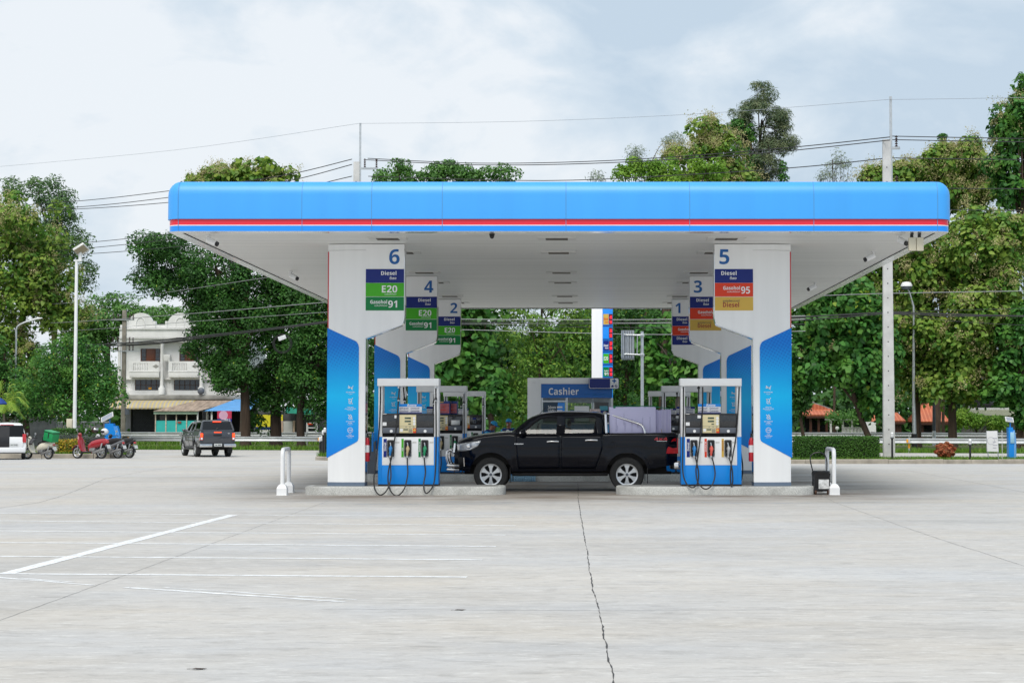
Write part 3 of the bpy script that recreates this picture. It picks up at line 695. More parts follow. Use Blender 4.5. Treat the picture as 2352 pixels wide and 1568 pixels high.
# fire extinguishers
def extinguisher(px, py, Y, label):
    p = at(px, py, Y); t = thing('fire_extinguisher', label, 'fire extinguisher', (p.x, Y, p.z), group='fire extinguishers on the pillars')
    m = MB(); m.lathe([(0, 0), (.05, .0), (.058, .03), (.058, .42), (.04, .49), (.02, .53), (0, .53)], 16); m.build('cylinder', M_RED, t)
    m = MB(); m.lathe([(.059, .2), (.059, .36)], 16); m.build('label_sleeve', M_TXTW, t)
    m = MB(); m.cyl((0, 0, .525), (0, 0, .6), .02); m.box(-.02, .11, -.012, .012, .6, .63); m.box(-.02, .1, -.012, .012, .65, .665); m.build('valve', M_BLACK, t)
    m = MB(); m.tube(smooth_curve([(.02, -.02, .59), (.06, -.04, .5), (.066, -.04, .25), (.06, -.02, .12)]), .012, 6); m.build('hose', M_RUB, t)
    m = MB(); m.box(-.05, .05, .05, .07, .1, .2); m.box(-.02, .02, .068, .1, .02, .35); m.build('wall_bracket', M_ALU, t)
extinguisher(843.5, 1059, YC + .14, 'red fire extinguisher hung beside the pillar numbered 6')
extinguisher(1725.5, 1059, YC + .14, 'red fire extinguisher hung beside the pillar numbered 5')
# ================================================================ fuel pumps
SP = .2197 / 103.1
def pump(loc, label, fuels, hoses, cx=920):
    t = thing('fuel_pump', label, 'fuel pump', loc, group='fuel pumps on the islands')
    X = lambda px: (px - cx) * SP + (0 if cx == 920 else 0)
    Zp = lambda py: (1320 - py) * SP
    x = lambda q: (q - 920) * SP     # layout in the numbers of the first pump
    D = .48
    m = MB(); m.box(x(600), x(1242), -.03, D + .03, Zp(277), Zp(198), .008); m.build('top_beam', M_WHITEP, t)
    for a, b_ in ((610, 651), (1193, 1238)):
        m = MB(); m.box(x(a), x(b_), .02, D - .02, Zp(807), Zp(277) - .001, .006); m.build('post', M_WHITEP, t)
        m = MB(); m.box(x(a) - .002, x(b_) + .002, .014, D - .014, Zp(1300), Zp(808), .006); m.build('post_casing', M_PBLUE, t)
    m = MB(); m.box(x(652), x(1192), .01, D - .01, Zp(1300), Zp(1102), .004); m.build('lower_cabinet', M_PBLUE, t)
    m = MB(); m.box(x(651.5), x(1192.5), .006, D - .006, Zp(1101), Zp(808), .005); m.build('nozzle_panel', M_WHITEP, t)
    m = MB(); m.box(x(612), x(1240), .012, D - .012, 0, Zp(1300.5)); m.build('plinth', M_BLACK, t)
    m = MB(); m.box(x(654), x(1190), .08, D - .08, Zp(807.5), Zp(772)); m.box(x(720), x(735), .03, .08, Zp(807), Zp(772)); m.box(x(880), x(920), .04, .08, Zp(806), Zp(775)); m.box(x(1060), x(1075), .03, .08, Zp(807), Zp(772)); m.build('pipework', M_DARK, t)
    m = MB(); m.box(x(652), x(1191), -.01, D + .01, Zp(772), Zp(562), .012); head = m.build('display_head', M_BLACK, t)
    for a, b_ in ((662, 828), (1015, 1184)):
        m = MB(); m.box(x(a), x(b_), -.016, -.009, Zp(700), Zp(585), .003); m.build('screen', pm('screen glass', (.02, .022, .026), .12, coat=.5, var=.3, scale=5), head)
        m = MB(); m.box(x(a - 4), x(b_ + 2), -.022, -.009, Zp(767), Zp(711), .004); m.build('grey_panel', M_GREYP, head)
        m = MB(); m.lathe([(0, -.026), (.033, -.026), (.033, -.021), (0, -.021)], 14, (x(a + 86), 0, Zp(747)), 'y'); m.build('round_sticker', M_TXTW, head)
    m = MB(); m.box(x(833), x(1007), -.02, -.009, Zp(766), Zp(578), .004); face = m.build('faceplate', M_CREAM, head)
    for a, b_, c, d in ((887, 952, 621, 602), (887, 952, 654, 635), (925, 952, 680, 668), (875, 922, 738, 724)):
        m = MB(); m.box(x(a), x(b_), -.0235, -.019, Zp(c), Zp(d)); m.build('readout', M_LCD, face)
    m = MB()
    for tx, px, py, sz in (('50.00', 950, 619, .026), ('1.751', 950, 652, .026), ('28.55', 951, 679, .016)): m.text(tx, x(px), Zp(py), sz, -.0245, 'r', .02)
    m.build('digits', M_DARK, face, smooth=0, recalc=False)
    m = MB()
    for cy in (612, 642, 672): m.lathe([(0, -.024), (.03, -.024), (.03, -.019), (0, -.019)], 14, (x(987), 0, Zp(cy)), 'y')
    m.box(x(840), x(868), -.0235, -.0195, Zp(752), Zp(722)); m.build('white_sticker', M_TXTW, face)
    m = MB()
    for a in (895, 935, 972): m.box(x(a), x(a + 14), -.023, -.0195, Zp(705), Zp(700))
    m.box(x(833), x(1007), -.0215, -.0195, Zp(695), Zp(693)); m.box(x(833), x(1007), -.0215, -.0195, Zp(715), Zp(713))
    for i in range(3):
        for j in range(4): m.box(x(930 + j * 9.5), x(937 + j * 9.5), -.024, -.0195, Zp(758 - i * 12), Zp(750 - i * 12))
    m.build('keypad', M_GREYP, face)
    m = MB(); m.box(x(975), x(1006), -.0235, -.0195, Zp(764), Zp(718)); st = m.build('stop_button', M_ORANGE, face)
    m = MB(); m.lathe([(0, -.028), (.02, -.028), (.028, -.0236)], 14, (x(990), 0, Zp(738)), 'y'); m.build('button_ring', M_GOLD, st)
    for a, b_, c, d in ((780, 815, 612, 582), (657, 698, 690, 655)):
        m = MB(); m.box(x(a), x(b_), -.0185, -.0165, Zp(c), Zp(d)); m.build('paper_notice', M_TXTW, head)
    m = MB(); m.box(x(656), x(697), -.0125, -.0105, Zp(572), Zp(565)); m.build('small_sticker', M_OFFW, head)
    for k, (fu, nc) in enumerate(fuels):
        cx_ = (742, 920, 1098)[k]
        m = MB(); q = []
        for ux, uz, a0 in ((cx_ + 26, 1000, 270), (cx_ + 26, 850, 0), (cx_ - 26, 850, 90), (cx_ - 26, 1000, 180)):
            q += [(x(ux) + .025 * math.cos(R(a0 + i * 30)), Zp(uz) + .025 * math.sin(R(a0 + i * 30))) for i in range(4)]
        m.prism(q, -.022, .006); ho = m.build('nozzle_holster', pm('holster grey', (.035, .035, .037), .5), t)
        q2 = [((px_ - x(cx_)) * .72 + x(cx_), (pz_ - Zp(925)) * .86 + Zp(925)) for px_, pz_ in q]
        m = MB(); m.prism(q2, -.0245, -.0215); m.build('cavity', M_DARK, ho)
        m = MB()
        n = 16; ro = []
        for i in range(n):
            a = 2 * math.pi * i / n; c_ = Vector((x(cx_), -.03, Zp(992))); d_ = Vector((math.cos(a), 0, math.sin(a)))
            ro.append([c_ + d_ * .066 + Vector((0, .006, 0)), c_ + d_ * .066 - Vector((0, .004, 0)), c_ + d_ * .055 - Vector((0, .004, 0)), c_ + d_ * .055 + Vector((0, .006, 0))])
        m.loft(ro + [ro[0]], caps=False); m.build('guard_ring', M_GREYP, ho)
        nm = {'b': pm('blue nozzle', lin('#1c76b8'), .4), 'g': pm('green nozzle', lin('#12885a'), .4), 't': pm('tan nozzle', lin('#b5a47c'), .4), 'o': pm('coral nozzle', lin('#d8584a'), .4), 's': pm('grey nozzle', lin('#a9abad'), .35, .4)}[nc]
        m = MB(); m.tube([(x(cx_ + 2), -.045, Zp(905)), (x(cx_ + 8), -.075, Zp(930)), (x(cx_), -.09, Zp(968)), (x(cx_ - 2), -.09, Zp(1005))], [.024, .036, .027, .018], 10)
        m.box(x(cx_ - 16), x(cx_ + 20), -.085, -.05, Zp(946), Zp(915), .01); nz = m.build('nozzle', nm, t)
        m = MB(); m.tube([(x(cx_ + 2), -.045, Zp(906)), (x(cx_ + 1), -.036, Zp(885)), (x(cx_ - 4), -.03, Zp(866))], .013, 8); m.tube([(x(cx_ - 2), -.09, Zp(1000)), (x(cx_ - 2), -.09, Zp(1022))], .019, 8); m.build('spout', M_SILV, nz)
        lc, ltxt, lm, tm = {'D': (683, 'Diesel', M_NAVY, M_TXTW), 'E': (865, 'E20', M_GREEN, M_TXTW), '91': (1043, 'Gasohol 91', M_DGREEN, M_TXTW), '95': (865, 'Gasohol 95', M_ORANGE, M_TXTW), 'S': (1043, 'Diesel', M_GOLD, M_TXTR)}[fu]
        lc = cx_ - (59 if k == 0 else 55)
        hw = 17 if k == 0 else 12
        m = MB(); m.box(x(lc - hw), x(lc + hw), 0, .0055, Zp(1018), Zp(826)); tab = m.build('fuel_label', lm, t)
        m = MB(); sz = {0: .045}.get(k, .03)
        def up(p, ox=x(lc) + sz * .48, oz=Zp(1008)): return Vector((ox - p.z, -.004, oz + p.x))
        m.text(ltxt, .12 if fu != '95' and fu != '91' else .1, 0, sz, 0, 'l', .02, width=None if fu in 'DE' else .22, fn=up); m.build('lettering', tm, tab, smooth=0, recalc=False)
        m = MB(); m.box(x(cx_ + 48), x(cx_ + 90), .001, .0055, Zp(872), Zp(855)); m.build('licence_sticker', M_OFFW, t)
    for h in hoses:
        P = smooth_curve([(X(a), y, Zp(b_)) for a, y, b_ in h['p']], 8)
        m = MB(); m.tube(P, .0155, 8); ho = m.build('hose', M_RUB, t)
        if 'c' in h:
            a, y, b_ = h['c']; m = MB(); m.tube([(X(a), y, Zp(b_ - 40)), (X(a), y, Zp(b_ - 22)), (X(a), y, Zp(b_ - 20)), (X(a), y, Zp(b_)), (X(a), y, Zp(b_ + 2)), (X(a), y, Zp(b_ + 22))], [.014, .02, .024, .036, .026, .014], 12); m.build('breakaway_coupling', M_BLACK, ho)
            m = MB(); m.tube([(X(a), y, Zp(b_ + 3)), (X(a), y, Zp(b_ + 14))], .03, 12); m.tube([(X(a), y, Zp(280)), (X(a), y, Zp(300))], .022, 10); m.build('collar', M_SILV, ho)
    return t
H_L = [dict(p=[(632, .0, 285), (630, -.01, 500), (618, -.05, 800), (592, -.12, 1100), (580, -.22, 1240), (600, -.34, 1350), (660, -.42, 1403), (725, -.36, 1350), (756, -.25, 1235), (748, -.13, 1120), (740, -.09, 1020)]),
       dict(p=[(830, .0, 285), (821, -.01, 420), (802, -.05, 700), (765, -.12, 980), (735, -.16, 1120), (727, -.24, 1245), (760, -.36, 1360), (830, -.44, 1410), (900, -.36, 1345), (930, -.22, 1200), (922, -.12, 1090), (918, -.09, 1020)], c=(822, -.01, 420)),
       dict(p=[(1210, .0, 285), (1212, -.02, 440), (1217, -.05, 800), (1214, -.12, 1150), (1195, -.25, 1310), (1132, -.38, 1386), (1098, -.28, 1310), (1112, -.16, 1180), (1102, -.11, 1090), (1096, -.09, 1020)], c=(1211, -.02, 422)),
       dict(p=[(852, .42, 285), (860, .47, 420), (868, .5, 560)], c=(860, .47, 425))]
H_R = [dict(p=[(342, .0, 285), (341, -.02, 600), (332, -.06, 950), (331, -.14, 1180), (370, -.24, 1296), (430, -.30, 1328), (478, -.24, 1285), (493, -.18, 1190), (480, -.12, 1100), (462, -.09, 1020)]),
       dict(p=[(543, .0, 285), (541, -.01, 500), (515, -.06, 800), (480, -.13, 1060), (465, -.18, 1160), (482, -.28, 1275), (550, -.38, 1342), (625, -.30, 1305), (662, -.2, 1200), (652, -.12, 1090), (634, -.09, 1020)]),
       dict(p=[(925, .0, 285), (916, -.01, 450), (890, -.06, 780), (850, -.13, 1000), (828, -.17, 1120), (822, -.2, 1250), (834, -.22, 1318), (846, -.2, 1240), (838, -.14, 1120), (812, -.09, 1020)]),
       dict(p=[(945, .40, 285), (950, .48, 600), (958, .55, 900), (984, .60, 1120), (975, .58, 1240), (950, .52, 1310)]),
       dict(p=[(517, .42, 285), (515, .47, 420), (512, .5, 560)], c=(516, .47, 300))]
for h in H_R: h['p'] = [(a + 292, y, b_) for a, y, b_ in h['p']]; h.update({'c': (h['c'][0] + 292, h['c'][1], h['c'][2])} if 'c' in h else {})
FL = [('D', 'b'), ('E', 't'), ('91', 'g')]; FR = [('D', 'b'), ('95', 'o'), ('S', 's')]
XUL, XUR = at(937.2, 900, YC).x, at(1632.6, 900, YC).x
pl = pump((XUL, YC, .192), 'blue and white pump with E20 label on the island of pillar 6', FL, H_L)
pr = pump((XUR, YC, .192), 'blue and white pump with coral and grey nozzles on the island of pillar 5', FR, H_R)
for Y, n, i in ((YS[1], '4', 0), (YS[2], '2', 0)): copy_thing(pl, (XUL + .03, Y, .192), 0, f'blue and white pump with green nozzle next to pillar {n}' + (', behind the bull bar' if i == 0 and n == '4' else ', farthest back'))
for Y, n in ((YS[1], '3'), (YS[2], '1')): copy_thing(pr, (XUR, Y, .192), 0, f'blue and white pump with coral nozzle next to pillar {n}' + (', behind the pickup tail' if n == '3' else ', farthest back'))
# warning boards on the pump heads
def board(X, Y, label, blue):
    t = thing('warning_board', label, 'sign board', (X, Y + .16, .192 + (1320 - 562) * SP), group='warning boards on the pumps')
    hw = 119 * SP; h = 98 * SP
    m = MB(); m.box(-hw, hw, 0, .05, 0, h, .003); m.build('board', pm('board white', (.78, .78, .80), .4), t)
    m = MB(); m.box(-hw - .001, hw + .001, -.004, .051, h * .72, h + .002); hd = m.build('header', blue, t)
    m = MB(); m.box(-hw - .001, hw + .001, -.004, .051, -.001, h * .1); m.build('footer', M_NAVY, t)
    m = MB(); m.text('อันตราย', .03, h * .77, .045, -.007, 'c', .04); m.build('lettering', M_TXTW, hd, smooth=0, recalc=False)
    m = MB()
    for tx, px, z in (('ห้ามสูบบุหรี่', -hw + .055, .47), ('ห้ามก่อประกายไฟ', .05, .47), ('ดับเครื่องยนต์', -hw + .055, .17), ('ปิดโทรศัพท์มือถือ', .05, .17)):
        m.text(tx, px, h * z, .03, -.004, 'l', .015, width=.15)
    m.build('writing', M_NAVY, t, smooth=0, recalc=False)
    m = MB()
    for px in (-hw + .028, .025):
        for z in (.53, .23): m.lathe([(.014, -.003), (.02, -.003)], 12, (px, -.002, h * z), 'y')
    m.build('emblems', M_NAVY, t, smooth=0)
xo = (939 - 920) * SP
board(XUL + xo, YS[0], 'white and blue danger board on top of the pump by pillar 6', M_PBLUE)
board(XUR - .02, YS[0], 'white and blue danger board on top of the pump by pillar 5', M_PBLUE)
board(XUL - .13, YS[1], 'white danger board half behind the blue battery box on the pump by pillar 4', M_NAVY)
board(XUR - .02, YS[1], 'white danger board on the pump by pillar 3 behind the lavender boards', M_NAVY)
board(XUL - .10, YS[2], 'white danger board on the farthest pump in the E20 row', M_NAVY)
board(XUR - .02, YS[2], 'white danger board on the farthest pump in the gasohol 95 row', M_NAVY)
# promotional boxes on the second pump
M_BOXB = pm('box blue print', lin('#1c3f86'), .4, var=.2, scale=6)
M_BOXR = pm('box picture', lin('#b8616a'), .4, var=.45, scale=7)
for dx, dy, s_, lab in ((.10, .06, .29, 'blue promotional box with red picture standing on the pump by pillar 4'), (.30, .25, .27, 'blue promotional box behind another one on the pump by pillar 4')):
    t = thing('promotional_box', lab, 'box', (XUL + dx, YS[1] + dy, .192 + 758 * SP), R(-4), 'boxes on the pump')
    m = MB(); m.box(-s_ * .56, s_ * .56, 0, .18, 0, .36, .004); m.build('carton', M_BOXB, t)
    m = MB(); m.box(-s_ * .46, s_ * .5, -.003, 0, .03, .29); m.build('picture', M_BOXR, t)
    m = MB(); m.box(-s_ * .5, -s_ * .05, -.003, 0, .315, .345); m.build('yellow_tab', M_GOLD, t)
    m = MB(); m.text('4', 0, .17, .06, -.006, 'c', .03); m.box(-.1, .06, -.006, -.004, .11, .13); m.build('lettering', M_ORANGE, t, smooth=0, recalc=False)
t = thing('paper_notice', 'white sheet taped over the screen of the pump by pillar 4', 'paper', (XUL + (1118 - 920) * SP, YS[1] - .018, .192 + (1320 - 700) * SP))
m = MB(); m.add([(-.12, 0, 0), (.12, -.004, .004), (.122, -.006, .13), (-.12, -.003, .135), (0, -.012, .065)], [(0, 1, 4), (1, 2, 4), (2, 3, 4), (3, 0, 4)]); m.build('sheet', M_TXTW, t, solid=.002)
t = thing('card_reader', 'small blue and grey card reader on the farthest pump in the E20 row', 'card reader', (XUL + .37, YS[2] - .035, .192 + (1320 - 690) * SP))
m = MB(); m.box(-.05, .05, 0, .03, 0, .12, .005); m.build('housing', M_GREYP, t); m = MB(); m.box(-.055, .055, -.005, .03, .12, .18); m.build('header', M_NAVY, t); m = MB(); m.box(-.025, .025, -.004, 0, .03, .08); m.build('slot', M_BLACK, t)

# ================================================================ hoop barriers
def hoop(px0, py0, px1, py1, top, label):
    a, b_ = gnd(px0, py0), gnd(px1, py1); h = (py0 - top) * a.y / FPX
    t = thing('hoop_barrier', label, 'barrier', a); d = b_ - a; d.z = 0; L = d.length; u = d / L; r = .15
    pts = [Vector((0, 0, .01)), Vector((0, 0, h - r - .05))]
    pts += [u * (r - r * math.cos(R(q))) + Vector((0, 0, h - r - .05 + r * math.sin(R(q)))) for q in range(15, 91, 15)]
    pts += [u * (L - r + r * math.sin(R(q))) + Vector((0, 0, h - r - .05 + r * math.cos(R(q)))) for q in range(0, 91, 15)] + [u * L + Vector((0, 0, .01))]
    m = MB(); m.tube(pts, .0465, 16); m.build('hoop', M_WHITEP, t)
    for k in (0, L):
        m = MB(); o = u * k
        rr = []
        for z, w_ in ((.012, .11), (.16, .11), (.23, .07), (.245, .047)): rr.append([o + Vector((sx * w_, sy * w_, z)) for sx, sy in ((-1, -1), (1, -1), (1, 1), (-1, 1))])
        m.loft(rr); m.box(o.x - .12, o.x + .12, o.y - .12, o.y + .12, 0, .0125); m.build('base_shoe', M_WHITEP, t, smooth=0)
hoop(648.5, 1137, 663, 1131, 1027.5, 'white steel hoop barrier at the end of the kerb island of pump 6')
hoop(1916, 1136, 1900, 1130, 1027.5, 'white steel hoop barrier behind the black bin')

# ================================================================ black wheeled bin with hoop handle
p = gnd(1886, 1135); S_ = p.y / FPX
t = thing('wheeled_bin', 'black wheeled cleaning bin with tall hoop handle and peeling white sheet', 'bin', p)
bx = lambda q: (1814.6 + .2285 * q - 1886) * S_; bz = lambda q: (1135 - 861.3 - .2285 * q) * S_
m = MB(); rr = [[Vector((sx * w_, sy * w_ * .8, z)) for sx, sy in ((-1, -1), (1, -1), (1, 1), (-1, 1))] for z, w_ in ((.07, .155), (bz(1040), .175), (bz(1000), .19), (bz(985), .195))]
m.loft(rr); m.build('tub', M_BLACK, t, smooth=0)
m = MB(); m.lathe([(0, bz(958)), (.19, bz(960)), (.205, bz(968)), (.2, bz(985)), (0, bz(986))], 20); m.build('lid', M_BLACK, t)
m = MB(); m.tube(smooth_curve([(bx(232), .02, bz(965)), (bx(208), .05, bz(850)), (bx(225), .06, bz(800)), (bx(290), .06, bz(778)), (bx(350), .06, bz(800)), (bx(374), .05, bz(860)), (bx(372), .02, bz(965))]), .014, 8); m.build('handle', M_BLACK, t)
m = MB()
for sx in (-1, 1):
    m.box(sx * .165 - .014, sx * .165 + .014, -.16, -.12, .05, bz(1000)); m.box(sx * .165 - .014, sx * .165 + .014, .12, .16, .05, bz(1000))
m.box(-.18, .18, -.165, -.14, bz(1150), bz(1132)); m.build('frame', M_BLACK, t)
m = MB(); m.box(bx(278), bx(380), -.172, -.166, bz(1138), bz(1045)); m.build('white_sheet', pm('peeling sheet', (.62, .63, .63), .7, var=.35, scale=14), t)
for sx in (-.14, .14):
    m = MB(); m.lathe([(0, -.022), (.045, -.022), (.055, -.012), (.055, .012), (.045, .022), (0, .022)], 14, (sx, -.13, .055), 'x'); m.build('wheel', pm('rusty wheel', lin('#4a3226'), .8, var=.4, scale=20), t)
# grey litter stand beside pillar 6
p = at(860, 1089, YS[1] - .1)
t = thing('litter_stand', 'dark grey sloped litter stand with blue flag holder beside pillar 4', 'bin', (p.x - .12, YS[1] - .02, .192))
m = MB(); m.prism([(-.2, 0), (.12, 0), (.14, .9), (-.14, .62)], 0, .4); m.build('body', M_GREYP, t, smooth=0)
m = MB(); m.box(.03, .08, -.02, .02, .6, 1.12); m.build('flag_holder', M_PBLUE, t)
# ================================================================ vehicles
M_PAINTK = pm('black car paint', (.0025, .0035, .008), .05, var=.1, coat=.14, spec=.2)
M_PAINTG = pm('graphite car paint', lin('#44474e'), .3, .35, var=.05, coat=.8)
M_PAINTW = pm('white car paint', (.78, .79, .80), .25, var=.02, coat=.6)
M_GLASS = glass_mat('tinted car glass', (.34, .40, .37))
M_GLASSD = glass_mat('dark car glass', (.06, .07, .075))
M_TAIL = pm('tail lamp red', lin('#b3121c'), .12, coat=1.0, var=.25, scale=9)
M_TAILON = pm('lit brake lamp', lin('#ff4a1a'), .3, emit=1.2)
M_HEADL = pm('headlamp lens', (.55, .57, .6), .08, .5, var=.5, scale=9, coat=1)
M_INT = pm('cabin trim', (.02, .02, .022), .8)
M_ALLOY = pm('alloy rim', (.62, .63, .64), .3, .8, var=.06)
M_UNDER = pm('underbody', (.012, .011, .010), .9, var=.3)
M_TYRE = pm('tyre', (.018, .018, .018), .75, var=.3, scale=18)
M_PLATE = pm('number plate', (.55, .57, .57), .4)
PZ = .002466
def px_x(q): return (q - 1166) * PZ
def px_z(q): return (1093.6 - q) * PZ
def wheel(t, x, y, r, w_, side, rim_r=.25):
    m = MB(); pr = [(rim_r, -w_ / 2 + .01), (rim_r + .03, -w_ / 2), (r - .03, -w_ / 2 + .005), (r, -w_ / 2 + .035), (r, w_ / 2 - .035), (r - .03, w_ / 2 - .005), (rim_r + .03, w_ / 2), (rim_r, w_ / 2 - .01)]
    m.lathe(pr, 32, (0, 0, 0), 'y'); wh = m.build('wheel', M_TYRE, t, loc=(x, y, r + .0))
    m = MB(); s = side
    m.lathe([(0, s * (w_ / 2 - .11)), (rim_r, s * (w_ / 2 - .11))], 28, axis='y'); m.build('brake_drum', M_DARK, wh)
    m = MB(); m.lathe([(rim_r - .025, s * (w_ / 2 - .1)), (rim_r - .028, s * (w_ / 2 - .015)), (rim_r + .004, s * (w_ / 2 - .006)), (rim_r + .004, s * (w_ / 2 - .1))], 32, axis='y')
    for k in range(6):
        a = R(90 + 60 * k); c_, s_ = math.cos(a), math.sin(a)
        def P(rad, tan): return (rad * c_ - tan * s_, rad * s_ + tan * c_)
        q = [P(.05, -.022), P(.14, -.034), P(rim_r - .02, -.072), P(rim_r - .02, .072), P(.14, .034), P(.05, .022)]
        y0, y1 = sorted((s * (w_ / 2 - .055), s * (w_ / 2 - .022)))
        m.prism(q, y0, y1)
    m.lathe([(0, s * (w_ / 2 - .012)), (.055, s * (w_ / 2 - .014)), (.065, s * (w_ / 2 - .05))], 20, axis='y')
    m.build('rim', M_ALLOY, wh, smooth=25)
    m = MB(); m.lathe([(0, s * (w_ / 2 - .009)), (.035, s * (w_ / 2 - .010)), (.036, s * (w_ / 2 - .02))], 16, axis='y')
    for k in range(6): m.lathe([(0, s * (w_ / 2 - .008)), (.011, s * (w_ / 2 - .009))], 6, (.085 * math.cos(R(60 * k + 60)), 0, .085 * math.sin(R(60 * k + 60))), 'y')
    m.build('hub_cap', M_GREYP, wh)

def pickup(name, label, loc, rz, paint, glass, topper=False, bullbar=True, load=True, rear_glass=None):
    t = thing(name, label, 'pickup truck', loc, rz)
    AX, AR, AZ = 1.576, .485, .423
    top = [(-2.43, .98), (-2.40, 1.08), (-2.36, 1.14), (-2.136, 1.225), (-1.766, 1.295), (-1.396, 1.338), (-1.125, 1.352), (-.9, 1.335), (.2, 1.335), (1.04, 1.352), (2.70, 1.365), (2.74, 1.33)]
    bot0 = [(-2.43, .62), (-2.36, .50), (-2.1, .46), (-1.2, .46), (-1.1, .47), (1.0, .47), (1.1, .50), (2.06, .52), (2.3, .56), (2.74, .64)]
    def bottom(x):
        z = interp(x, bot0)
        for c in (-AX, AX):
            d = AR * AR - (x - c) ** 2
            if d > 0: z = max(z, AZ + math.sqrt(d))
        return z
    def hw(x, z):
        w_ = interp(z, [(.45, .855), (.60, .895), (.68, .900), (.76, .922), (.86, .926), (1.02, .916), (1.08, .926), (1.12, .918), (1.18, .897), (1.30, .872), (1.37, .86)])
        if x < -1.9: w_ *= 1 - .20 * ((-1.9 - x) / .53) ** 2
        if x > 2.3: w_ *= 1 - .035 * ((x - 2.3) / .44) ** 2
        for c in (-AX, AX):
            d = math.hypot(x - c, z - AZ)
            if d < .75: w_ += .028 * math.exp(-((d - AR) / .09) ** 2)
        return w_
    xs = sorted(set([round(v, 4) for v in np.linspace(-2.43, 2.74, 62)] + [round(c + AR * math.cos(R(a)), 4) for c in (-AX, AX) for a in (0, 3, 8, 15, 24, 35, 48, 62, 76, 90, 104, 118, 132, 145, 156, 165, 172, 177, 180)] + [1.044, 1.05, 2.66, 2.666]))
    rings = []
    for x in xs:
        zb, zt = bottom(x), interp(x, top); side = []
        for k in range(13):
            z = zb + (zt - .03 - zb) * k / 12; side.append((hw(x, z), z))
        side += [(hw(x, zt) - .012, zt - .010), (hw(x, zt) - .035, zt)]
        wt = hw(x, zt) - .035
        if 1.05 <= x <= 2.66 and not topper: across = [(wt - .03, zt), (wt - .045, .86), (wt - .3, .86)]
        else:
            cr = .05 if x < -1.1 else .01
            across = [(wt * .85, zt + cr * .5), (wt * .6, zt + cr * .85), (wt * .3, zt + cr)]
        half = [(0, zb)] + side + across + [(0, across[-1][1])]
        r_ = [Vector((x, -y, z)) for y, z in half] + [Vector((x, y, z)) for y, z in half[-2:0:-1]]
        rings.append(r_)
    m = MB(); m.loft(rings); body = m.build('body', paint, t, smooth=32)
    # under-structure so the arches read dark
    m = MB(); m.box(-2.2, 2.5, -.62, .62, .40, .62); m.box(-2.0, -1.1, -.8, .8, .62, 1.0); m.box(1.1, 2.05, -.8, .8, .62, .88); m.cyl((-1.576, -.75, .41), (-1.576, .75, .41), .05); m.cyl((1.576, -.75, .41), (1.576, .75, .41), .06); m.cyl((2.2, -.5, .45), (2.62, -.55, .43), .035); m.build('chassis', M_UNDER, t)
    for c in (-AX, AX):
        for s in (-1, 1): wheel(t, c, s * .80, .398, .26, s)
    # greenhouse
    ghw = lambda x, z: .845 - (z - 1.33) * .40
    roof = [(-1.112, 1.345), (-.952, 1.488), (-.73, 1.661), (-.508, 1.779), (-.286, 1.829), (.084, 1.852), (.577, 1.846), (.898, 1.832), (1.02, 1.80), (1.05, 1.74)]
    roof_c = [(-.60, 1.735), (-.508, 1.779), (-.40, 1.808), (-.286, 1.829), (-.1, 1.846), (.084, 1.852), (.35, 1.852), (.577, 1.846), (.898, 1.832), (1.0, 1.81), (1.05, 1.77)]
    m = MB(); rr = []
    for x, z in roof_c:
        w_ = ghw(x, z); q = [(-w_, z - .035), (-w_ + .02, z - .01), (-w_ * .8, z + .004), (-w_ * .4, z + .018), (0, z + .022), (w_ * .4, z + .018), (w_ * .8, z + .004), (w_ - .02, z - .01), (w_, z - .035), (w_ * .8, z - .05), (0, z - .04), (-w_ * .8, z - .05)]
        rr.append([Vector((x, a, b_)) for a, b_ in q])
    m.loft(rr); m.build('roof', paint, t)
    m = MB(); rr = []
    for x, z in [(-1.112, 1.355), (-.952, 1.488), (-.73, 1.661), (-.58, 1.744)]:
        w_ = ghw(x, z) - .05; rr.append([Vector((x - .05 * (1 - (k / 4 - 1) ** 2), w_ * (k / 4 - 1), z)) for k in range(9)])
    m.loft(rr, closed=False, caps=False); m.build('windscreen', glass, t)
    W1 = [(-.79, 1.365), (-.765, 1.42), (-.60, 1.58), (-.42, 1.69), (-.27, 1.715), (-.04, 1.72), (-.062, 1.335), (-.74, 1.335)]
    W2 = [(.137, 1.345), (.137, 1.70), (.80, 1.715), (.875, 1.70), (.80, 1.365), (.74, 1.355)]
    outer = [(-1.125, 1.33), (-.952, 1.478), (-.73, 1.65), (-.56, 1.745), (-.40, 1.785), (-.286, 1.80), (.084, 1.82), (.577, 1.815), (.898, 1.80), (1.01, 1.77), (1.05, 1.70), (1.06, 1.33)]
    v2, f2 = fill2d(outer, [W1, W2])
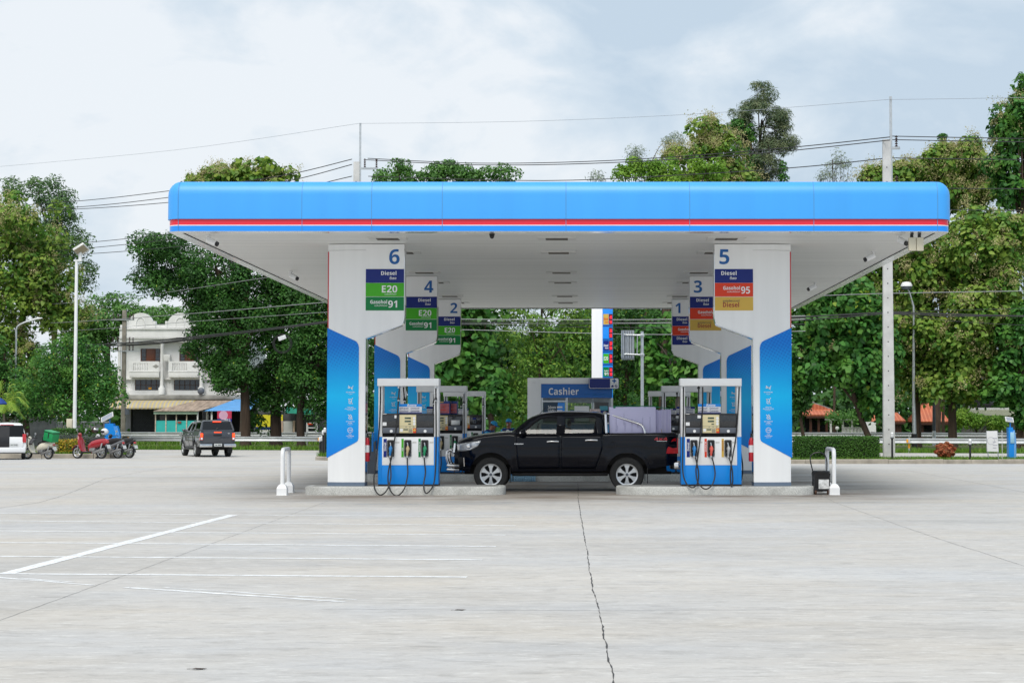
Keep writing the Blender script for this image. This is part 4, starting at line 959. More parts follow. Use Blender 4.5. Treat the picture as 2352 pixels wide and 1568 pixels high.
    for s in (-1, 1):
        m = MB(); m.add([(x, s * ghw(x, z), z) for x, z in v2], f2); m.build('pillar_frame', paint, t, solid=.03)
        for Wn in (W1, W2):
            a, b_ = fill2d(Wn); m = MB(); m.add([(x, s * (ghw(x, z) - .012), z) for x, z in a], b_); m.build('side_window', glass, t, smooth=0)
        # door skins
        for xa, xb, nm in (((-1.03, -.94), (.02, .02), 'f'), ((.045, .045), (.86, 1.02), 'r')):
            n, mm = 14, 10; pts = []
            for i in range(n + 1):
                for j in range(mm + 1):
                    v_ = j / mm; z = .525 + (1.325 - .525) * v_
                    k = v_ ** (.8 if nm == 'f' else 1.2); x0 = xa[1] + (xa[0] - xa[1]) * k if nm == 'f' else xa[0]
                    x1 = xb[0] + (xb[1] - xb[0]) * min(1, v_ * 1.6) if nm == 'r' else xb[0]
                    x = x0 + (x1 - x0) * i / n; pts.append((x, s * (hw(x, z) + .004), z))
            m = MB(); m.add(pts, [(i * (mm + 1) + j, (i + 1) * (mm + 1) + j, (i + 1) * (mm + 1) + j + 1, i * (mm + 1) + j + 1) for i in range(n) for j in range(mm)])
            dr = m.build('door', paint, t, solid=.012)
            hx = (px_x(1055), px_x(1163)) if nm == 'f' else (px_x(1415), px_x(1527)); hz = px_z(622) if nm == 'f' else px_z(609)
            m = MB(); m.tube([(hx[0], s * .925, hz - .01), (hx[0] + .05, s * .945, hz), (hx[1] - .05, s * .945, hz), (hx[1], s * .925, hz - .004)], [(.012, .02)] * 4, 10, up=(0, 0, 1)); m.build('handle', M_CHROME, dr)
            m = MB(); xe = (xa[0] if nm == 'f' else xb[1]); 
            vv = []
            for z in np.linspace(.52, 1.33, 9):
                v_ = (z - .525) / .8; v_ = min(max(v_, 0), 1)
                x = (xa[1] + (xa[0] - xa[1]) * v_ ** .8 - .008) if nm == 'f' else (xb[0] + (xb[1] - xb[0]) * min(1, v_ * 1.6) + .008)
                vv += [(x - .006, s * (hw(x, z) + .003), z), (x + .006, s * (hw(x, z) + .003), z)]
            m.add(vv, [(2 * i, 2 * i + 1, 2 * i + 3, 2 * i + 2) for i in range(8)]); m.build('shut_line', M_DARK, dr, smooth=0)
        # mirror
        m = MB(); x0, z0 = px_x(830), px_z(545)
        m.tube([(x0 + .06, s * .86, z0 - .03), (x0 + .03, s * .95, z0)], .03, 8); m.ball((x0 - .01, s * 1.0, z0 + .01), (.075, .12, .075), 14, 8); mr_ = m.build('wing_mirror', paint, t)
        m = MB(); m.tube([(x0 - .085, s * .92, z0 + .015), (x0 - .088, s * 1.0, z0 + .012), (x0 - .06, s * 1.1, z0 + .01)], .016, 8); m.build('chrome_strip', M_CHROME, mr_)
        # side step, flaps
        m = MB(); m.tube([(-1.05, s * .86, .40), (-.95, s * .93, .40), (1.0, s * .93, .40), (1.1, s * .86, .40)], [(.07, .035)] * 4, 10, up=(0, 0, 1)); m.build('side_step', M_BLACK, t)
        for c in (-AX + .44, AX + .47):
            m = MB(); m.box(c, c + .012, min(s * .68, s * .92), max(s * .68, s * .92), .2, .56); m.build('mud_flap', M_RUB, t)
        # head lamp on the front corner
        q = [(px_x(208), px_z(650)), (px_x(300), px_z(632)), (px_x(428), px_z(613)), (px_x(432), px_z(620)), (px_x(400), px_z(672)), (px_x(330), px_z(706)), (px_x(215), px_z(716))]
        a, b_ = fill2d(q); bm = bmesh.new()
        for p in a: bm.verts.new((p[0], p[1], 0))
        bm.verts.ensure_lookup_table()
        for f_ in b_: bm.faces.new([bm.verts[i] for i in f_])
        bmesh.ops.subdivide_edges(bm, edges=bm.edges[:], cuts=3, use_grid_fill=True); bm.verts.index_update()
        m = MB(); m.add([(v.co.x, s * (hw(v.co.x, v.co.y) + .008), v.co.y) for v in bm.verts], [[v.index for v in f_.verts] for f_ in bm.faces]); bm.free()
        hl = m.build('headlight', M_HEADL, t, solid=.02)
        m = MB(); xx, zz_ = px_x(318), px_z(662); m.lathe([(0, s * (hw(xx, zz_) + .024)), (.045, s * (hw(xx, zz_) + .022)), (.055, s * (hw(xx, zz_)))], 16, (xx, 0, zz_), 'y'); m.build('lamp_eye', M_CHROME, hl)
        m = MB(); xx = px_x(268); m.tube([(xx - .12, s * (hw(xx - .12, 1.0) + .012), px_z(700)), (px_x(330), s * (hw(px_x(330), .97) + .02), px_z(695)), (px_x(395), s * (hw(px_x(395), 1.04) + .02), px_z(660))], .012, 6); m.build('light_strip', M_TXTW, hl)
        m = MB(); m.tube([(-2.415, s * .70, px_z(640)), (-2.43, s * .70, px_z(725))], [(.03, .035), (.035, .045)], 10); m.build('chrome_corner', M_CHROME, t)
        # fog lamp recess
        q = [(px_x(212), px_z(765)), (px_x(272), px_z(770)), (px_x(278), px_z(855)), (px_x(225), px_z(850))]
        m = MB(); m.add([(x, s * (hw(x, z) + .006), z) for x, z in q], [(0, 1, 2, 3)]); fg = m.build('fog_recess', M_DARK, t, solid=.01)
        m = MB(); m.tube([(px_x(272), s * (hw(px_x(272), .8) + .012), px_z(772)), (px_x(277), s * (hw(px_x(277), .62) + .014), px_z(855))], .014, 6); m.build('chrome_trim', M_CHROME, fg)
        # tail lamps wrap the rear corner
        if topper: q = [(2.56, 1.23), (2.74, 1.25), (2.745, .88), (2.60, .88)]
        else: q = [(px_x(2232), px_z(605)), (px_x(2262), px_z(590)), (2.745, px_z(735)), (px_x(2172), px_z(735)), (px_x(2182), px_z(690))]
        m = MB(); m.add([(x, s * (hw(x, z) + .008), z) for x, z in q], [tuple(range(len(q)))])
        zt_, zb_ = q[0][1], q[-1][1]
        y0, y1 = sorted((s * .74, s * .895)); m.box(2.735, 2.765, y0, y1, .88, 1.24, .006); tl = m.build('tail_light', M_TAIL, t)
        if topper:
            m = MB(); m.box(2.764, 2.775, y0 + .02, y1 - .02, 1.03, 1.22, .006); m.build('brake_lamp', M_TAILON, tl)
            m = MB(); m.box(2.764, 2.774, y0 + .03, y1 - .03, .90, 1.0, .006); m.build('reverse_lamp', M_TXTW, tl)
        y0, y1 = sorted((s * .30, s * .93)); m = MB(); m.box(2.66, 2.90, y0, y1, .52, .68, .03); m.build('rear_bumper', M_CHROME, t)
    m = MB(); m.box(2.62, 2.86, -.30, .30, .50, .64, .02); m.build('bumper_step', M_BLACK, t)
    m = MB(); m.box(2.855, 2.868, -.20, .20, .56, .70); pl_ = m.build('number_plate', M_PLATE, t)
    def rearfn(p): return Vector((2.872, p.x, p.z))
    m = MB(); m.text('กร 1840', 0, .60, .06, 0, 'c', .02, width=.3, fn=rearfn); m.build('lettering', M_DARK, pl_, smooth=0, recalc=False)
    m = MB(); m.box(2.735, 2.752, -.72, .72, .74, 1.33, .006); tg = m.build('tailgate', paint, t)
    m = MB(); m.box(2.75, 2.768, -.22, .22, 1.08, 1.18, .008); m.build('handle', M_BLACK, tg)
    if topper:
        m = MB(); m.box(2.75, 2.77, -.19, .19, 1.255, 1.30, .004); m.build('high_brake_lamp', M_TAILON, tg)
        m = MB(); m.text('4x4', .62, 1.2, .04, 0, 'r', .02, fn=lambda p: Vector((2.757, p.x, p.z))); m.build('lettering', M_TXTW, tg, smooth=0, recalc=False)
    # grille, bonnet edge
    m = MB(); m.box(-2.45, -2.42, -.60, .60, .80, 1.07, .01); gr = m.build('grille', M_BLACK, t)
    m = MB()
    for z in (.85, .95, 1.05): m.box(-2.462, -2.448, -.6, .6, z - .012, z + .012)
    m.build('chrome_bars', M_CHROME, gr)
    m = MB(); m.box(-2.44, -2.30, -.70, .70, .50, .74, .03); m.build('front_bumper', paint, t)
    # cabin
    m = MB()
    for s in (-.42, .42):
        for x in (-.05, .75):
            m.box(x - .25, x + .25, s - .25, s + .25, .95, 1.18, .04); m.box(x + .18, x + .32, s - .24, s + .24, 1.1, 1.48, .04); m.box(x + .24, x + .33, s - .12, s + .12, 1.5, 1.66, .03)
    m.build('seats', M_INT, t)
    m = MB(); m.box(-1.05, -.75, -.78, .78, 1.2, 1.38, .04); m.build('dashboard', M_INT, t)
    m = MB(); n = 20; rg = [[Vector((-.52 + .03 * math.sin(q2) * 1, -.40 + .18 * math.cos(q2) + .0, 1.38 + .18 * math.sin(q2)))] for q2 in [2 * math.pi * k / n for k in range(n + 1)]]
    m.tube([r_[0] for r_ in rg], .014, 6); m.build('steering_wheel', M_INT, t)
    m = MB(); m.box(1.0, 1.02, -.70, .70, 1.34, 1.40); m.box(1.0, 1.02, -.66, .66, 1.72, 1.78); m.box(1.0, 1.02, -.72, -.62, 1.34, 1.76); m.box(1.0, 1.02, .62, .72, 1.34, 1.76); m.build('rear_cab_wall', paint, t)
    m = MB(); m.add([(1.01, -.62, 1.4), (1.01, .62, 1.4), (1.01, .62, 1.73), (1.01, -.62, 1.73)], [(0, 1, 2, 3)]); m.build('rear_window', glass, t)
    m = MB(); m.tube([(px_x(972), -.45, px_z(372)), (px_x(1040), -.45, px_z(300))], .006, 6); m.build('antenna', M_BLACK, t)
    if bullbar:
        m = MB()
        for yy in (-.42, .42): m.tube(smooth_curve([(-2.44, yy, .56), (-2.56, yy, .60), (-2.615, yy, .72), (-2.62, yy, .88), (-2.57, yy * .99, .955), (-2.50, yy * .98, .93), (-2.47, yy * .98, .80)]), .034, 10)
        m.tube([(-2.60, -.42, .95), (-2.60, .42, .95)], .034, 10)
        for z in (.60, .505): m.tube(smooth_curve([(-2.30, -.86, z - .005), (-2.50, -.74, z), (-2.60, -.5, z), (-2.62, 0, z), (-2.60, .5, z), (-2.50, .74, z), (-2.30, .86, z - .005)]), .033, 10)
        m.build('bull_bar', M_CHROME, t)
        m = MB()
        for s in (-1, 1):
            ya = s * .76
            m.tube([(px_x(1600), s * .60, px_z(352)), (px_x(1604), ya, px_z(372)), (px_x(1612), s * .82, px_z(545))], .034, 10)
            m.tube(smooth_curve([(px_x(1625), s * .66, px_z(362)), (px_x(1750), s * .70, px_z(402)), (px_x(1920), s * .76, px_z(458)), (px_x(1958), s * .80, px_z(490)), (px_x(1978), s * .83, px_z(545))]), .028, 10)
        m.tube([(px_x(1600), -.60, px_z(352)), (px_x(1600), .60, px_z(352))], .034, 10); m.build('roll_bar', M_CHROME, t)
        m = MB(); ys = lambda p: Vector((p.x, -(hw(p.x, p.z) + .012), p.z))
        m.text('4x4', px_x(2060), px_z(614), .075, 0, 'l', .04, width=.31, fn=ys); m.build('badge', M_RED, t, smooth=0, recalc=False)
        m = MB(); m.add([ys(Vector((px_x(a), 0, px_z(b_)))) for a, b_ in ((2085, 621), (2180, 621), (2180, 617), (2085, 617))], [(0, 1, 2, 3)]); m.build('badge_underline', M_TXTW, t, smooth=0)
        m = MB()
        for k in range(7): m.add([ys(Vector((px_x(a), 0, px_z(b_)))) for a, b_ in ((747 + k * 12.5, 650), (756 + k * 12.5, 650), (758 + k * 12.5, 640), (749 + k * 12.5, 640))], [(0, 1, 2, 3)])
        m.build('side_badge', M_TXTW, t, smooth=0)
        m = MB(); q = [ys(Vector((px_x(1645) + px, 0, px_z(655) + pz))) for px, pz in [(a - 0, b_) for a, b_ in arc(.06, 0, .075, 0, 345, 22)]]
        m.tube(q + [q[0]], .003, 4); m.build('fuel_flap', M_DARK, t)
    if topper:
        tz = [(1.06, 1.40), (1.06, 1.84), (1.3, 1.90), (2.2, 1.90), (2.42, 1.86), (2.74, 1.37), (2.74, 1.36), (1.06, 1.36)]
        rr = []
        for x, z in [(1.06, 1.84), (1.2, 1.885), (1.6, 1.90), (2.1, 1.90), (2.36, 1.87), (2.48, 1.80)]:
            w_ = .845 - (z - 1.36) * .26; q = [(-w_, z - .06), (-w_ + .04, z - .015), (-w_ * .7, z), (0, z + .015), (w_ * .7, z), (w_ - .04, z - .015), (w_, z - .06), (w_ * .7, z - .07), (-w_ * .7, z - .07)]
            rr.append([Vector((x, a, b_)) for a, b_ in q])
        m = MB(); m.loft(rr); tp = m.build('canopy_top', paint, t)
        thw = lambda z: .845 - (z - 1.36) * .26
        Wt = [(1.16, 1.45), (1.16, 1.76), (2.25, 1.78), (2.42, 1.45)]; out_ = [(1.06, 1.36), (1.06, 1.80), (1.2, 1.84), (2.36, 1.83), (2.48, 1.76), (2.73, 1.36)]
        a, b_ = fill2d(out_, [Wt]); c_, d_ = fill2d(Wt)
        for s in (-1, 1):
            m = MB(); m.add([(x, s * thw(z), z) for x, z in a], b_); m.build('canopy_side', paint, t, solid=.03)
            m = MB(); m.add([(x, s * (thw(z) - .01), z) for x, z in c_], d_); m.build('canopy_window', M_GLASSD, t, smooth=0)
            m = MB(); m.tube([(-.2, s * .60, 1.84), (-.1, s * .60, 1.90), (.8, s * .60, 1.90), (.9, s * .60, 1.85)], .015, 6); m.build('roof_rail', M_BLACK, t)
        v_ = [(2.735, -.80, 1.37), (2.735, .80, 1.37), (2.50, .70, 1.78), (2.50, -.70, 1.78)]
        m = MB(); m.add(v_, [(0, 1, 2, 3)]); bg = m.build('rear_hatch_glass', M_GLASSD, t, smooth=0)
        m = MB(); m.add([(2.742, -.84, 1.345), (2.742, .84, 1.345), (2.735, .80, 1.40), (2.735, -.80, 1.40)], [(0, 1, 2, 3)]); m.tube([(2.74, -.83, 1.37), (2.5, -.73, 1.80), (2.47, -.6, 1.83), (2.47, .6, 1.83), (2.5, .73, 1.80), (2.74, .83, 1.37)], .035, 8); m.build('hatch_frame', paint, bg)
        m = MB(); m.box(2.52, 2.56, -.22, .22, 1.80, 1.835, .005); m.build('high_brake_lamp', M_TAILON, bg)
        m = MB(); m.box(2.70, 2.76, -.05, .05, 1.44, 1.48, .01); m.build('latch', M_BLACK, bg)
    return t
YT = 41.3
pk = at(999.1 + .24414 * 1166, 1000, YT - .9)
pickup('black_pickup', 'glossy black crew cab pickup with chrome bull bar and roll bar carrying lavender boards', (pk.x, YT, 0), 0, M_PAINTK, M_GLASS)
# load of lavender boards in the bed
M_LAV = pm('lavender board', lin('#d0cdee'), .6, var=.03, scale=2)
def lav_edges():
    m, nt, b = new_mat('stacked board edges')
    tc = nn(nt, 'ShaderNodeTexCoord'); wv = nn(nt, 'ShaderNodeTexWave'); wv.inputs['Scale'].default_value = 9; wv.inputs['Distortion'].default_value = .6; wv.inputs['Detail'].default_value = 3
    nt.links.new(tc.outputs['Object'], wv.inputs['Vector'])
    nt.links.new(mix_rgb(nt, wv.outputs['Fac'], lin('#b4b0da'), lin('#d8d5f2')), b.inputs['Base Color']); b.inputs['Roughness'].default_value = .6; return m
M_LAVE = lav_edges()
x0, x1 = px_x(1640), px_x(2078)
t = thing('board_bundle', 'tall bundle of printed lavender boards roped behind the pickup roll bar', 'boards', (pk.x + x0, YT, .865))
m = MB()
for k in range(9):
    j = random.uniform(-.012, .012); m.box(max(0, .0 + j), x1 - x0 + j * .5, -.70 + k * .05, -.655 + k * .05, 0, px_z(296) - .865 + random.uniform(-.02, .0), .004)
m.build('boards', M_LAV, t)
for q, a, b_ in ((1700, 390, 530), (1712, 470, 520), (1775, 360, 470), (1785, 450, 530), (1850, 410, 530), (1905, 445, 500), (1950, 400, 535), (2020, 390, 530)):
    fn = lambda p, q=q, b_=b_: Vector((px_x(q) - x0 + .02 - p.z, -.712, px_z(b_) - .865 + p.x))
    m = MB(); m.text('ไม่ควรวางของหนักทับบนแผ่น', 0, 0, .022, 0, 'l', .0, width=(b_ - a) * PZ, fn=fn); m.build('lettering', pm('pale grey print', lin('#8f8fae'), .6), t, smooth=0, recalc=False)
m = MB(); m.tube(smooth_curve([(.10, -.72, px_z(302) - .865), (.22, -.5, px_z(292) - .855), (.6, -.3, px_z(292) - .855), (1.05, -.6, px_z(296) - .86), (1.42, -.65, px_z(318) - .865)]), .009, 6); m.ball((.12, -.70, px_z(300) - .865), (.03, .03, .03)); m.build('green_rope', pm('green rope', lin('#1f7d5a'), .7), t)
x2 = px_x(2225)
t = thing('board_bundle', 'lower bundle of lavender boards with ridged edges at the pickup tail', 'boards', (pk.x + x1 + .01, YT, .865))
m = MB()
xx = 0.0
while xx < x2 - x1 - .03:
    d = random.uniform(.018, .034); m.box(xx, xx + d - .004, -.66 + random.uniform(0, .03), .3, 0, px_z(322) - .865 + random.uniform(-.025, .0)); xx += d
m.build('boards', M_LAVE, t)
m = MB(); m.tube(smooth_curve([(0, -.69, .50), (.1, -.69, .32), (.17, -.69, .28), (.34, -.68, .26)]), .006, 5); m.tube(smooth_curve([(.12, -.69, .58), (.17, -.69, .3), (.2, -.69, .02)]), .006, 5); m.build('twine', pm('twine', lin('#b8a27c'), .8), t)

# graphite pickup leaving along the road, seen from behind
p = gnd(500, 1049.5); Yg = p.y
pickup('grey_pickup', 'graphite pickup with bed cover and lit brake lamps heading for the road', (p.x - 1.14, Yg + 2.56, gz(Yg)), R(-66), M_PAINTG, M_GLASSD, topper=True, bullbar=False)

# white hatchback at the picture's edge
def hatchback():
    pc = gnd(15, 1055.5); t = thing('white_car', 'white hatchback with dark panel over half its tailgate', 'car', (pc.x - .62, pc.y + 1.9, gz(pc.y)), R(-72))
    top = [(-2.1, .75), (-2.0, .85), (-1.2, 1.0), (-.9, 1.04), (1.7, 1.06), (1.93, 1.06)]
    def hw(x, z):
        w_ = interp(z, [(.22, .82), (.45, .88), (.75, .90), (.95, .885), (1.06, .86)])
        if x > 1.5: w_ *= 1 - .06 * ((x - 1.5) / .5) ** 2
        if x < -1.4: w_ *= 1 - .2 * ((-1.4 - x) / .7) ** 2
        return w_
    def bottom(x):
        z = .32
        for c in (-1.3, 1.3):
            d = .36 ** 2 - (x - c) ** 2
            if d > 0: z = max(z, .30 + math.sqrt(d))
        return z
    rings = []
    xs = sorted(set(list(np.round(np.linspace(-2.1, 1.93, 40), 3)) + [round(c + .36 * math.cos(R(a)), 3) for c in (-1.3, 1.3) for a in (0, 5, 15, 30, 50, 70, 90, 110, 130, 150, 165, 175, 180)]))
    for x in xs:
        zb, zt = bottom(x), interp(x, top); s = [(hw(x, zb + (zt - .03 - zb) * k / 9), zb + (zt - .03 - zb) * k / 9) for k in range(10)] + [(hw(x, zt) - .03, zt)]
        half = [(0, zb)] + s + [(0, zt + .01)]
        rings.append([Vector((x, -a, b_)) for a, b_ in half] + [Vector((x, a, b_)) for a, b_ in half[-2:0:-1]])
    m = MB(); m.loft(rings); m.build('body', M_PAINTW, t)
    for c in (-1.3, 1.3):
        for s in (-1, 1): wheel(t, c, s * .76, .31, .19, s, .2)
    g = lambda z: .85 - (z - 1.04) * .30
    m = MB(); rr = []
    for x, z in ((-.55, 1.56), (-.3, 1.66), (.3, 1.72), (1.2, 1.71), (1.62, 1.66), (1.72, 1.60)):
        w_ = g(z); rr.append([Vector((x, a, b_)) for a, b_ in ((-w_, z - .05), (-w_ + .05, z), (0, z + .03), (w_ - .05, z), (w_, z - .05), (0, z - .04))])
    m.loft(rr); m.build('roof', M_PAINTW, t)
    Wn = [(-.75, 1.10), (-.35, 1.52), (.2, 1.60), (.9, 1.60), (1.45, 1.55), (1.60, 1.12)]; o = [(-1.0, 1.03), (-.5, 1.53), (-.25, 1.62), (.3, 1.68), (1.2, 1.67), (1.68, 1.60), (1.92, 1.03)]
    a, b_ = fill2d(o, [Wn]); c_, d_ = fill2d(Wn)
    for s in (-1, 1):
        m = MB(); m.add([(x, s * g(z), z) for x, z in a], b_); m.build('pillar_frame', M_PAINTW, t, solid=.03)
        m = MB(); m.add([(x, s * (g(z) - .012), z) for x, z in c_], d_); m.build('side_window', M_GLASSD, t, smooth=0)
        m = MB(); y0, y1 = sorted((s * .70, s * .86)); m.prism([(1.80, .86), (1.97, .80), (1.99, .95), (1.93, 1.2), (1.86, 1.2)], y0, y1); m.build('tail_light', M_TAIL, t)
    m = MB(); m.add([(-1.02, -.8, 1.04), (-1.02, .8, 1.04), (-.52, .68, 1.56), (-.52, -.68, 1.56)], [(0, 1, 2, 3)]); m.build('windscreen', M_GLASSD, t, smooth=0)
    m = MB(); m.prism([(1.90, 1.02), (1.76, 1.56), (1.74, 1.60), (1.70, 1.58), (1.86, 1.0)], -.74, .74); m.build('rear_window', M_GLASSD, t, smooth=0)
    m = MB(); m.prism([(1.94, .55), (1.975, .60), (1.975, .90), (1.93, 1.06), (1.88, 1.06), (1.88, .55)], -.72, .72); tgt = m.build('tailgate', M_PAINTW, t)
    m = MB(); m.prism([(1.97, .52), (1.99, .55), (1.985, .92), (1.94, 1.08), (1.80, 1.55), (1.78, 1.54), (1.90, 1.05), (1.94, .9)], -.76, .12); m.build('dark_panel', M_BLACK, tgt)
    m = MB(); m.box(1.9, 2.06, -.84, .84, .34, .58, .05); m.build('rear_bumper', M_PAINTW, t)
    m = MB(); m.box(1.985, 1.995, .15, .50, .62, .76); n_ = m.build('number_plate', M_PLATE, t)
    m = MB(); m.text('กท 2103', .325, .66, .06, 0, 'c', .02, width=.3, fn=lambda p: Vector((1.998, p.x, p.z))); m.build('lettering', M_DARK, n_, smooth=0, recalc=False)
    m = MB(); m.box(1.69, 1.76, -.3, .3, 1.615, 1.645); m.build('high_brake_lamp', M_TAIL, t)
    m = MB(); m.box(-1.9, 1.8, -.65, .65, .28, .5); m.build('chassis', M_UNDER, t)
hatchback()

# ================================================================ scooters
M_SEAT = pm('seat vinyl', (.02, .02, .021), .5)
M_ENG = pm('engine metal', (.33, .33, .33), .45, .6, var=.3, scale=15)
def scooter(name, label, px, py, rz, paint, style='step', extra=None, seat=M_SEAT):
    p = gnd(px, py); t = thing(name, label, 'motor scooter', p, rz, 'scooters parked along the kerb')
    def E(pts, rads, nm, mat, par=t, n=12): m = MB(); m.tube(smooth_curve(pts, 4), [(interp(i / (len(pts) * 4 - 4), [(k / (len(rads) - 1), r[0]) for k, r in enumerate(rads)]), interp(i / (len(pts) * 4 - 4), [(k / (len(rads) - 1), r[1]) for k, r in enumerate(rads)])) for i in range(len(pts) * 4 - 3)], n, up=(0, 1, 0)); return m.build(nm, mat, par)
    r = .265
    for x in (.64, -.62):
        m = MB(); m.lathe([(r - .075, -.03), (r - .05, -.045), (r - .012, -.045), (r, -.02), (r, .02), (r - .012, .045), (r - .05, .045), (r - .075, .03)], 26, axis='y'); wh = m.build('wheel', M_TYRE, t, loc=(x, 0, r))
        m = MB(); m.lathe([(r - .075, -.032), (r - .095, -.02), (r - .095, .02), (r - .075, .032)], 26, axis='y')
        for k in range(5):
            a = R(72 * k); m.tube([(.03 * math.cos(a), 0, .03 * math.sin(a)), ((r - .085) * math.cos(a), 0, (r - .085) * math.sin(a))], .013, 6)
        m.cyl((0, -.05, 0), (0, .05, 0), .04); m.build('rim', M_ALLOY, wh)
    # front: mudguard, fork, leg shield, headset
    m = MB(); m.tube([(.64 + .29 * math.cos(R(a)), 0, r + .29 * math.sin(R(a))) for a in range(20, 151, 13)], [(.02, .07)] * 11, 8, up=(0, 1, 0)); m.build('front_mudguard', paint, t)
    m = MB()
    for s in (-.07, .07): m.tube([(.64, s, r), (.50, s, .72)], .02, 8)
    m.build('fork', M_ALU, t)
    if style == 'step':
        m = MB(); rr = []
        for x, z, w_, d_ in ((.53, .95, .10, .07), (.50, .85, .17, .09), (.46, .68, .21, .09), (.42, .50, .20, .08), (.33, .34, .17, .06), (.20, .29, .15, .04)):
            rr.append([Vector((x + d_ * math.cos(a) * .8, w_ * math.sin(a), z + .2 * d_ * math.cos(a))) for a in [2 * math.pi * k / 14 for k in range(14)]])
        m.loft(rr); m.build('leg_shield', paint, t)
        m = MB(); m.box(-.12, .32, -.15, .15, .25, .31, .02); m.build('floorboard', M_BLACK, t)
        E([(-.02, 0, .46), (-.20, 0, .58), (-.5, 0, .66), (-.78, 0, .72), (-.95, 0, .76)], [(.14, .13), (.18, .16), (.18, .13), (.14, .10), (.06, .05)], 'rear_body', paint)
        E([(-.02, 0, .30), (-.10, 0, .42), (-.16, 0, .56)], [(.14, .06), (.16, .08), (.15, .08)], 'seat_front_panel', paint)
    else:
        E([(.42, 0, .80), (.2, 0, .60), (-.1, 0, .52), (-.4, 0, .58), (-.75, 0, .72), (-.95, 0, .80)], [(.07, .07), (.08, .09), (.10, .09), (.10, .08), (.09, .06), (.04, .03)], 'frame_cover', paint)
        m = MB(); 
        for s in (-.2, .2): m.tube([(.50, s * .6, .86), (.44, s, .68), (.36, s, .40)], [(.10, .025)] * 3, 8, up=(0, 1, 0))
        m.build('leg_shield', paint, t)
    E([(.02, 0, .70), (-.2, 0, .75), (-.5, 0, .80), (-.78, 0, .83)], [(.09, .04), (.14, .06), (.13, .05), (.07, .03)], 'seat', seat)
    E([(.58, 0, .93), (.53, 0, 1.0), (.47, 0, 1.02)], [(.07, .07), (.10, .08), (.06, .05)], 'headset', paint)
    m = MB(); m.ball((.61, 0, .95), (.03, .08, .07)); m.build('headlight', M_HEADL, t)
    m = MB(); m.tube(smooth_curve([(.38, -.34, 1.0), (.44, -.22, 1.02), (.50, 0, 1.0), (.44, .22, 1.02), (.38, .34, 1.0)]), .016, 8); m.build('handlebar', M_BLACK, t)
    for s in (-1, 1):
        m = MB(); m.tube([(.45, s * .2, 1.03), (.44, s * .27, 1.17)], .007, 6); m.tube([(.452, s * .28, 1.21), (.435, s * .28, 1.21)], .058, 14); m.build('mirror', M_SILV, t)
    m = MB(); m.tube([(-.15, -.05, .30), (-.38, -.06, .31), (-.62, -.07, .28)], [(.09, .12), (.10, .10), (.09, .11)], 12, up=(0, 1, 0)); m.box(-.35, -.05, -.13, .13, .30, .46, .04); m.build('engine', M_ENG, t)
    m = MB(); m.tube([(-.3, .14, .26), (-.6, .16, .34), (-.9, .16, .42)], [.03, .055, .045], 10); m.build('exhaust', M_ENG, t)
    m = MB()
    for s in (-.13, .13): m.tube([(-.62, s, r), (-.74, s, .66)], [.025, .03], 8)
    m.build('rear_shock', M_ALU, t)
    m = MB(); m.tube([(-.62 + .31 * math.cos(R(a)), 0, r + .31 * math.sin(R(a))) for a in range(60, 181, 15)], [(.015, .07)] * 9, 8, up=(0, 1, 0)); m.build('rear_mudguard', M_BLACK, t)
    m = MB(); m.ball((-.93, 0, .70), (.05, .09, .05)); m.build('tail_light', M_TAIL, t)
    m = MB(); m.box(-1.0, -.985, -.10, .10, .44, .60, rot=Matrix.Rotation(R(18), 3, 'Y')); pp = m.build('number_plate', M_PLATE, t)
    m = MB(); m.tube([(-.1, -.10, .25), (-.02, -.22, .01)], .012, 6); m.build('side_stand', M_BLACK, t)
    return t
RZ = R(180 - 24)
M_CREAMP = pm('ivory scooter paint', lin('#dcd6c4'), .25, coat=.6, var=.02)
M_REDP = pm('crimson scooter paint', lin('#9d1826'), .22, coat=.8, var=.05)
M_GREYS = pm('silver grey scooter paint', lin('#75787c'), .3, .4, coat=.6)
scooter('motor_scooter', 'ivory scooter with a green delivery box beside the white hatchback', 88, 1054.2, RZ, M_CREAMP)
sc_r = scooter('motor_scooter', 'crimson scooter beside the yellow flower bed, first of the row of three', 206, 1053, RZ, M_REDP)
sc_s = scooter('motor_scooter', 'silver grey motorcycle half hidden between the crimson scooter and the black motorcycle', 246, 1052.6, R(180 - 26), M_GREYS, 'under')
sc_b = scooter('motor_scooter', 'black motorcycle with red front fairing at the road end of the parked row', 274, 1051.6, R(180 - 28), M_BLACK, 'under')
for c_ in sc_b.children:
    if c_.name.startswith('leg_shield'): c_.data.materials[0] = M_RED; c_['label'] = 'red fairing'
for q_, s_ in ((sc_r, 1.16), (sc_s, 1.1), (sc_b, 1.1)): q_.scale = (s_, s_, s_)
for c_ in sc_s.children:
    if c_.name.startswith('leg_shield') or c_.name.startswith('headset'): c_.data.materials[0] = M_PAINTW; c_['label'] = 'white fairing'
# green delivery box
q = gnd(88, 1054.2); bxp = Vector((q.x, q.y, q.z)) + Matrix.Rotation(RZ, 3, 'Z') @ Vector((-.72, 0, .86))
t = thing('delivery_box', 'green food delivery box with dark straps on the ivory scooter', 'box', bxp, RZ)
rotb = Matrix.Rotation(R(-12), 3, 'Y')
m = MB(); m.box(-.27, .27, -.24, .24, 0, .46, .02, rot=rotb, org=(0, 0, 0)); m.build('insulated_bag', pm('green nylon', lin('#0a8a4c'), .55, var=.08), t)
m = MB(); m.box(-.275, .275, -.245, .245, .455, .50, .02, rot=rotb, org=(0, 0, 0)); m.build('lid', pm('light green nylon', lin('#3a9a68'), .55), t)
m = MB(); m.box(-.278, .278, -.248, .248, .41, .435, rot=rotb, org=(0, 0, 0)); m.box(-.05, .0, -.25, .25, .15, .41, rot=rotb, org=(0, 0, 0)); m.build('strap', M_BLACK, t)
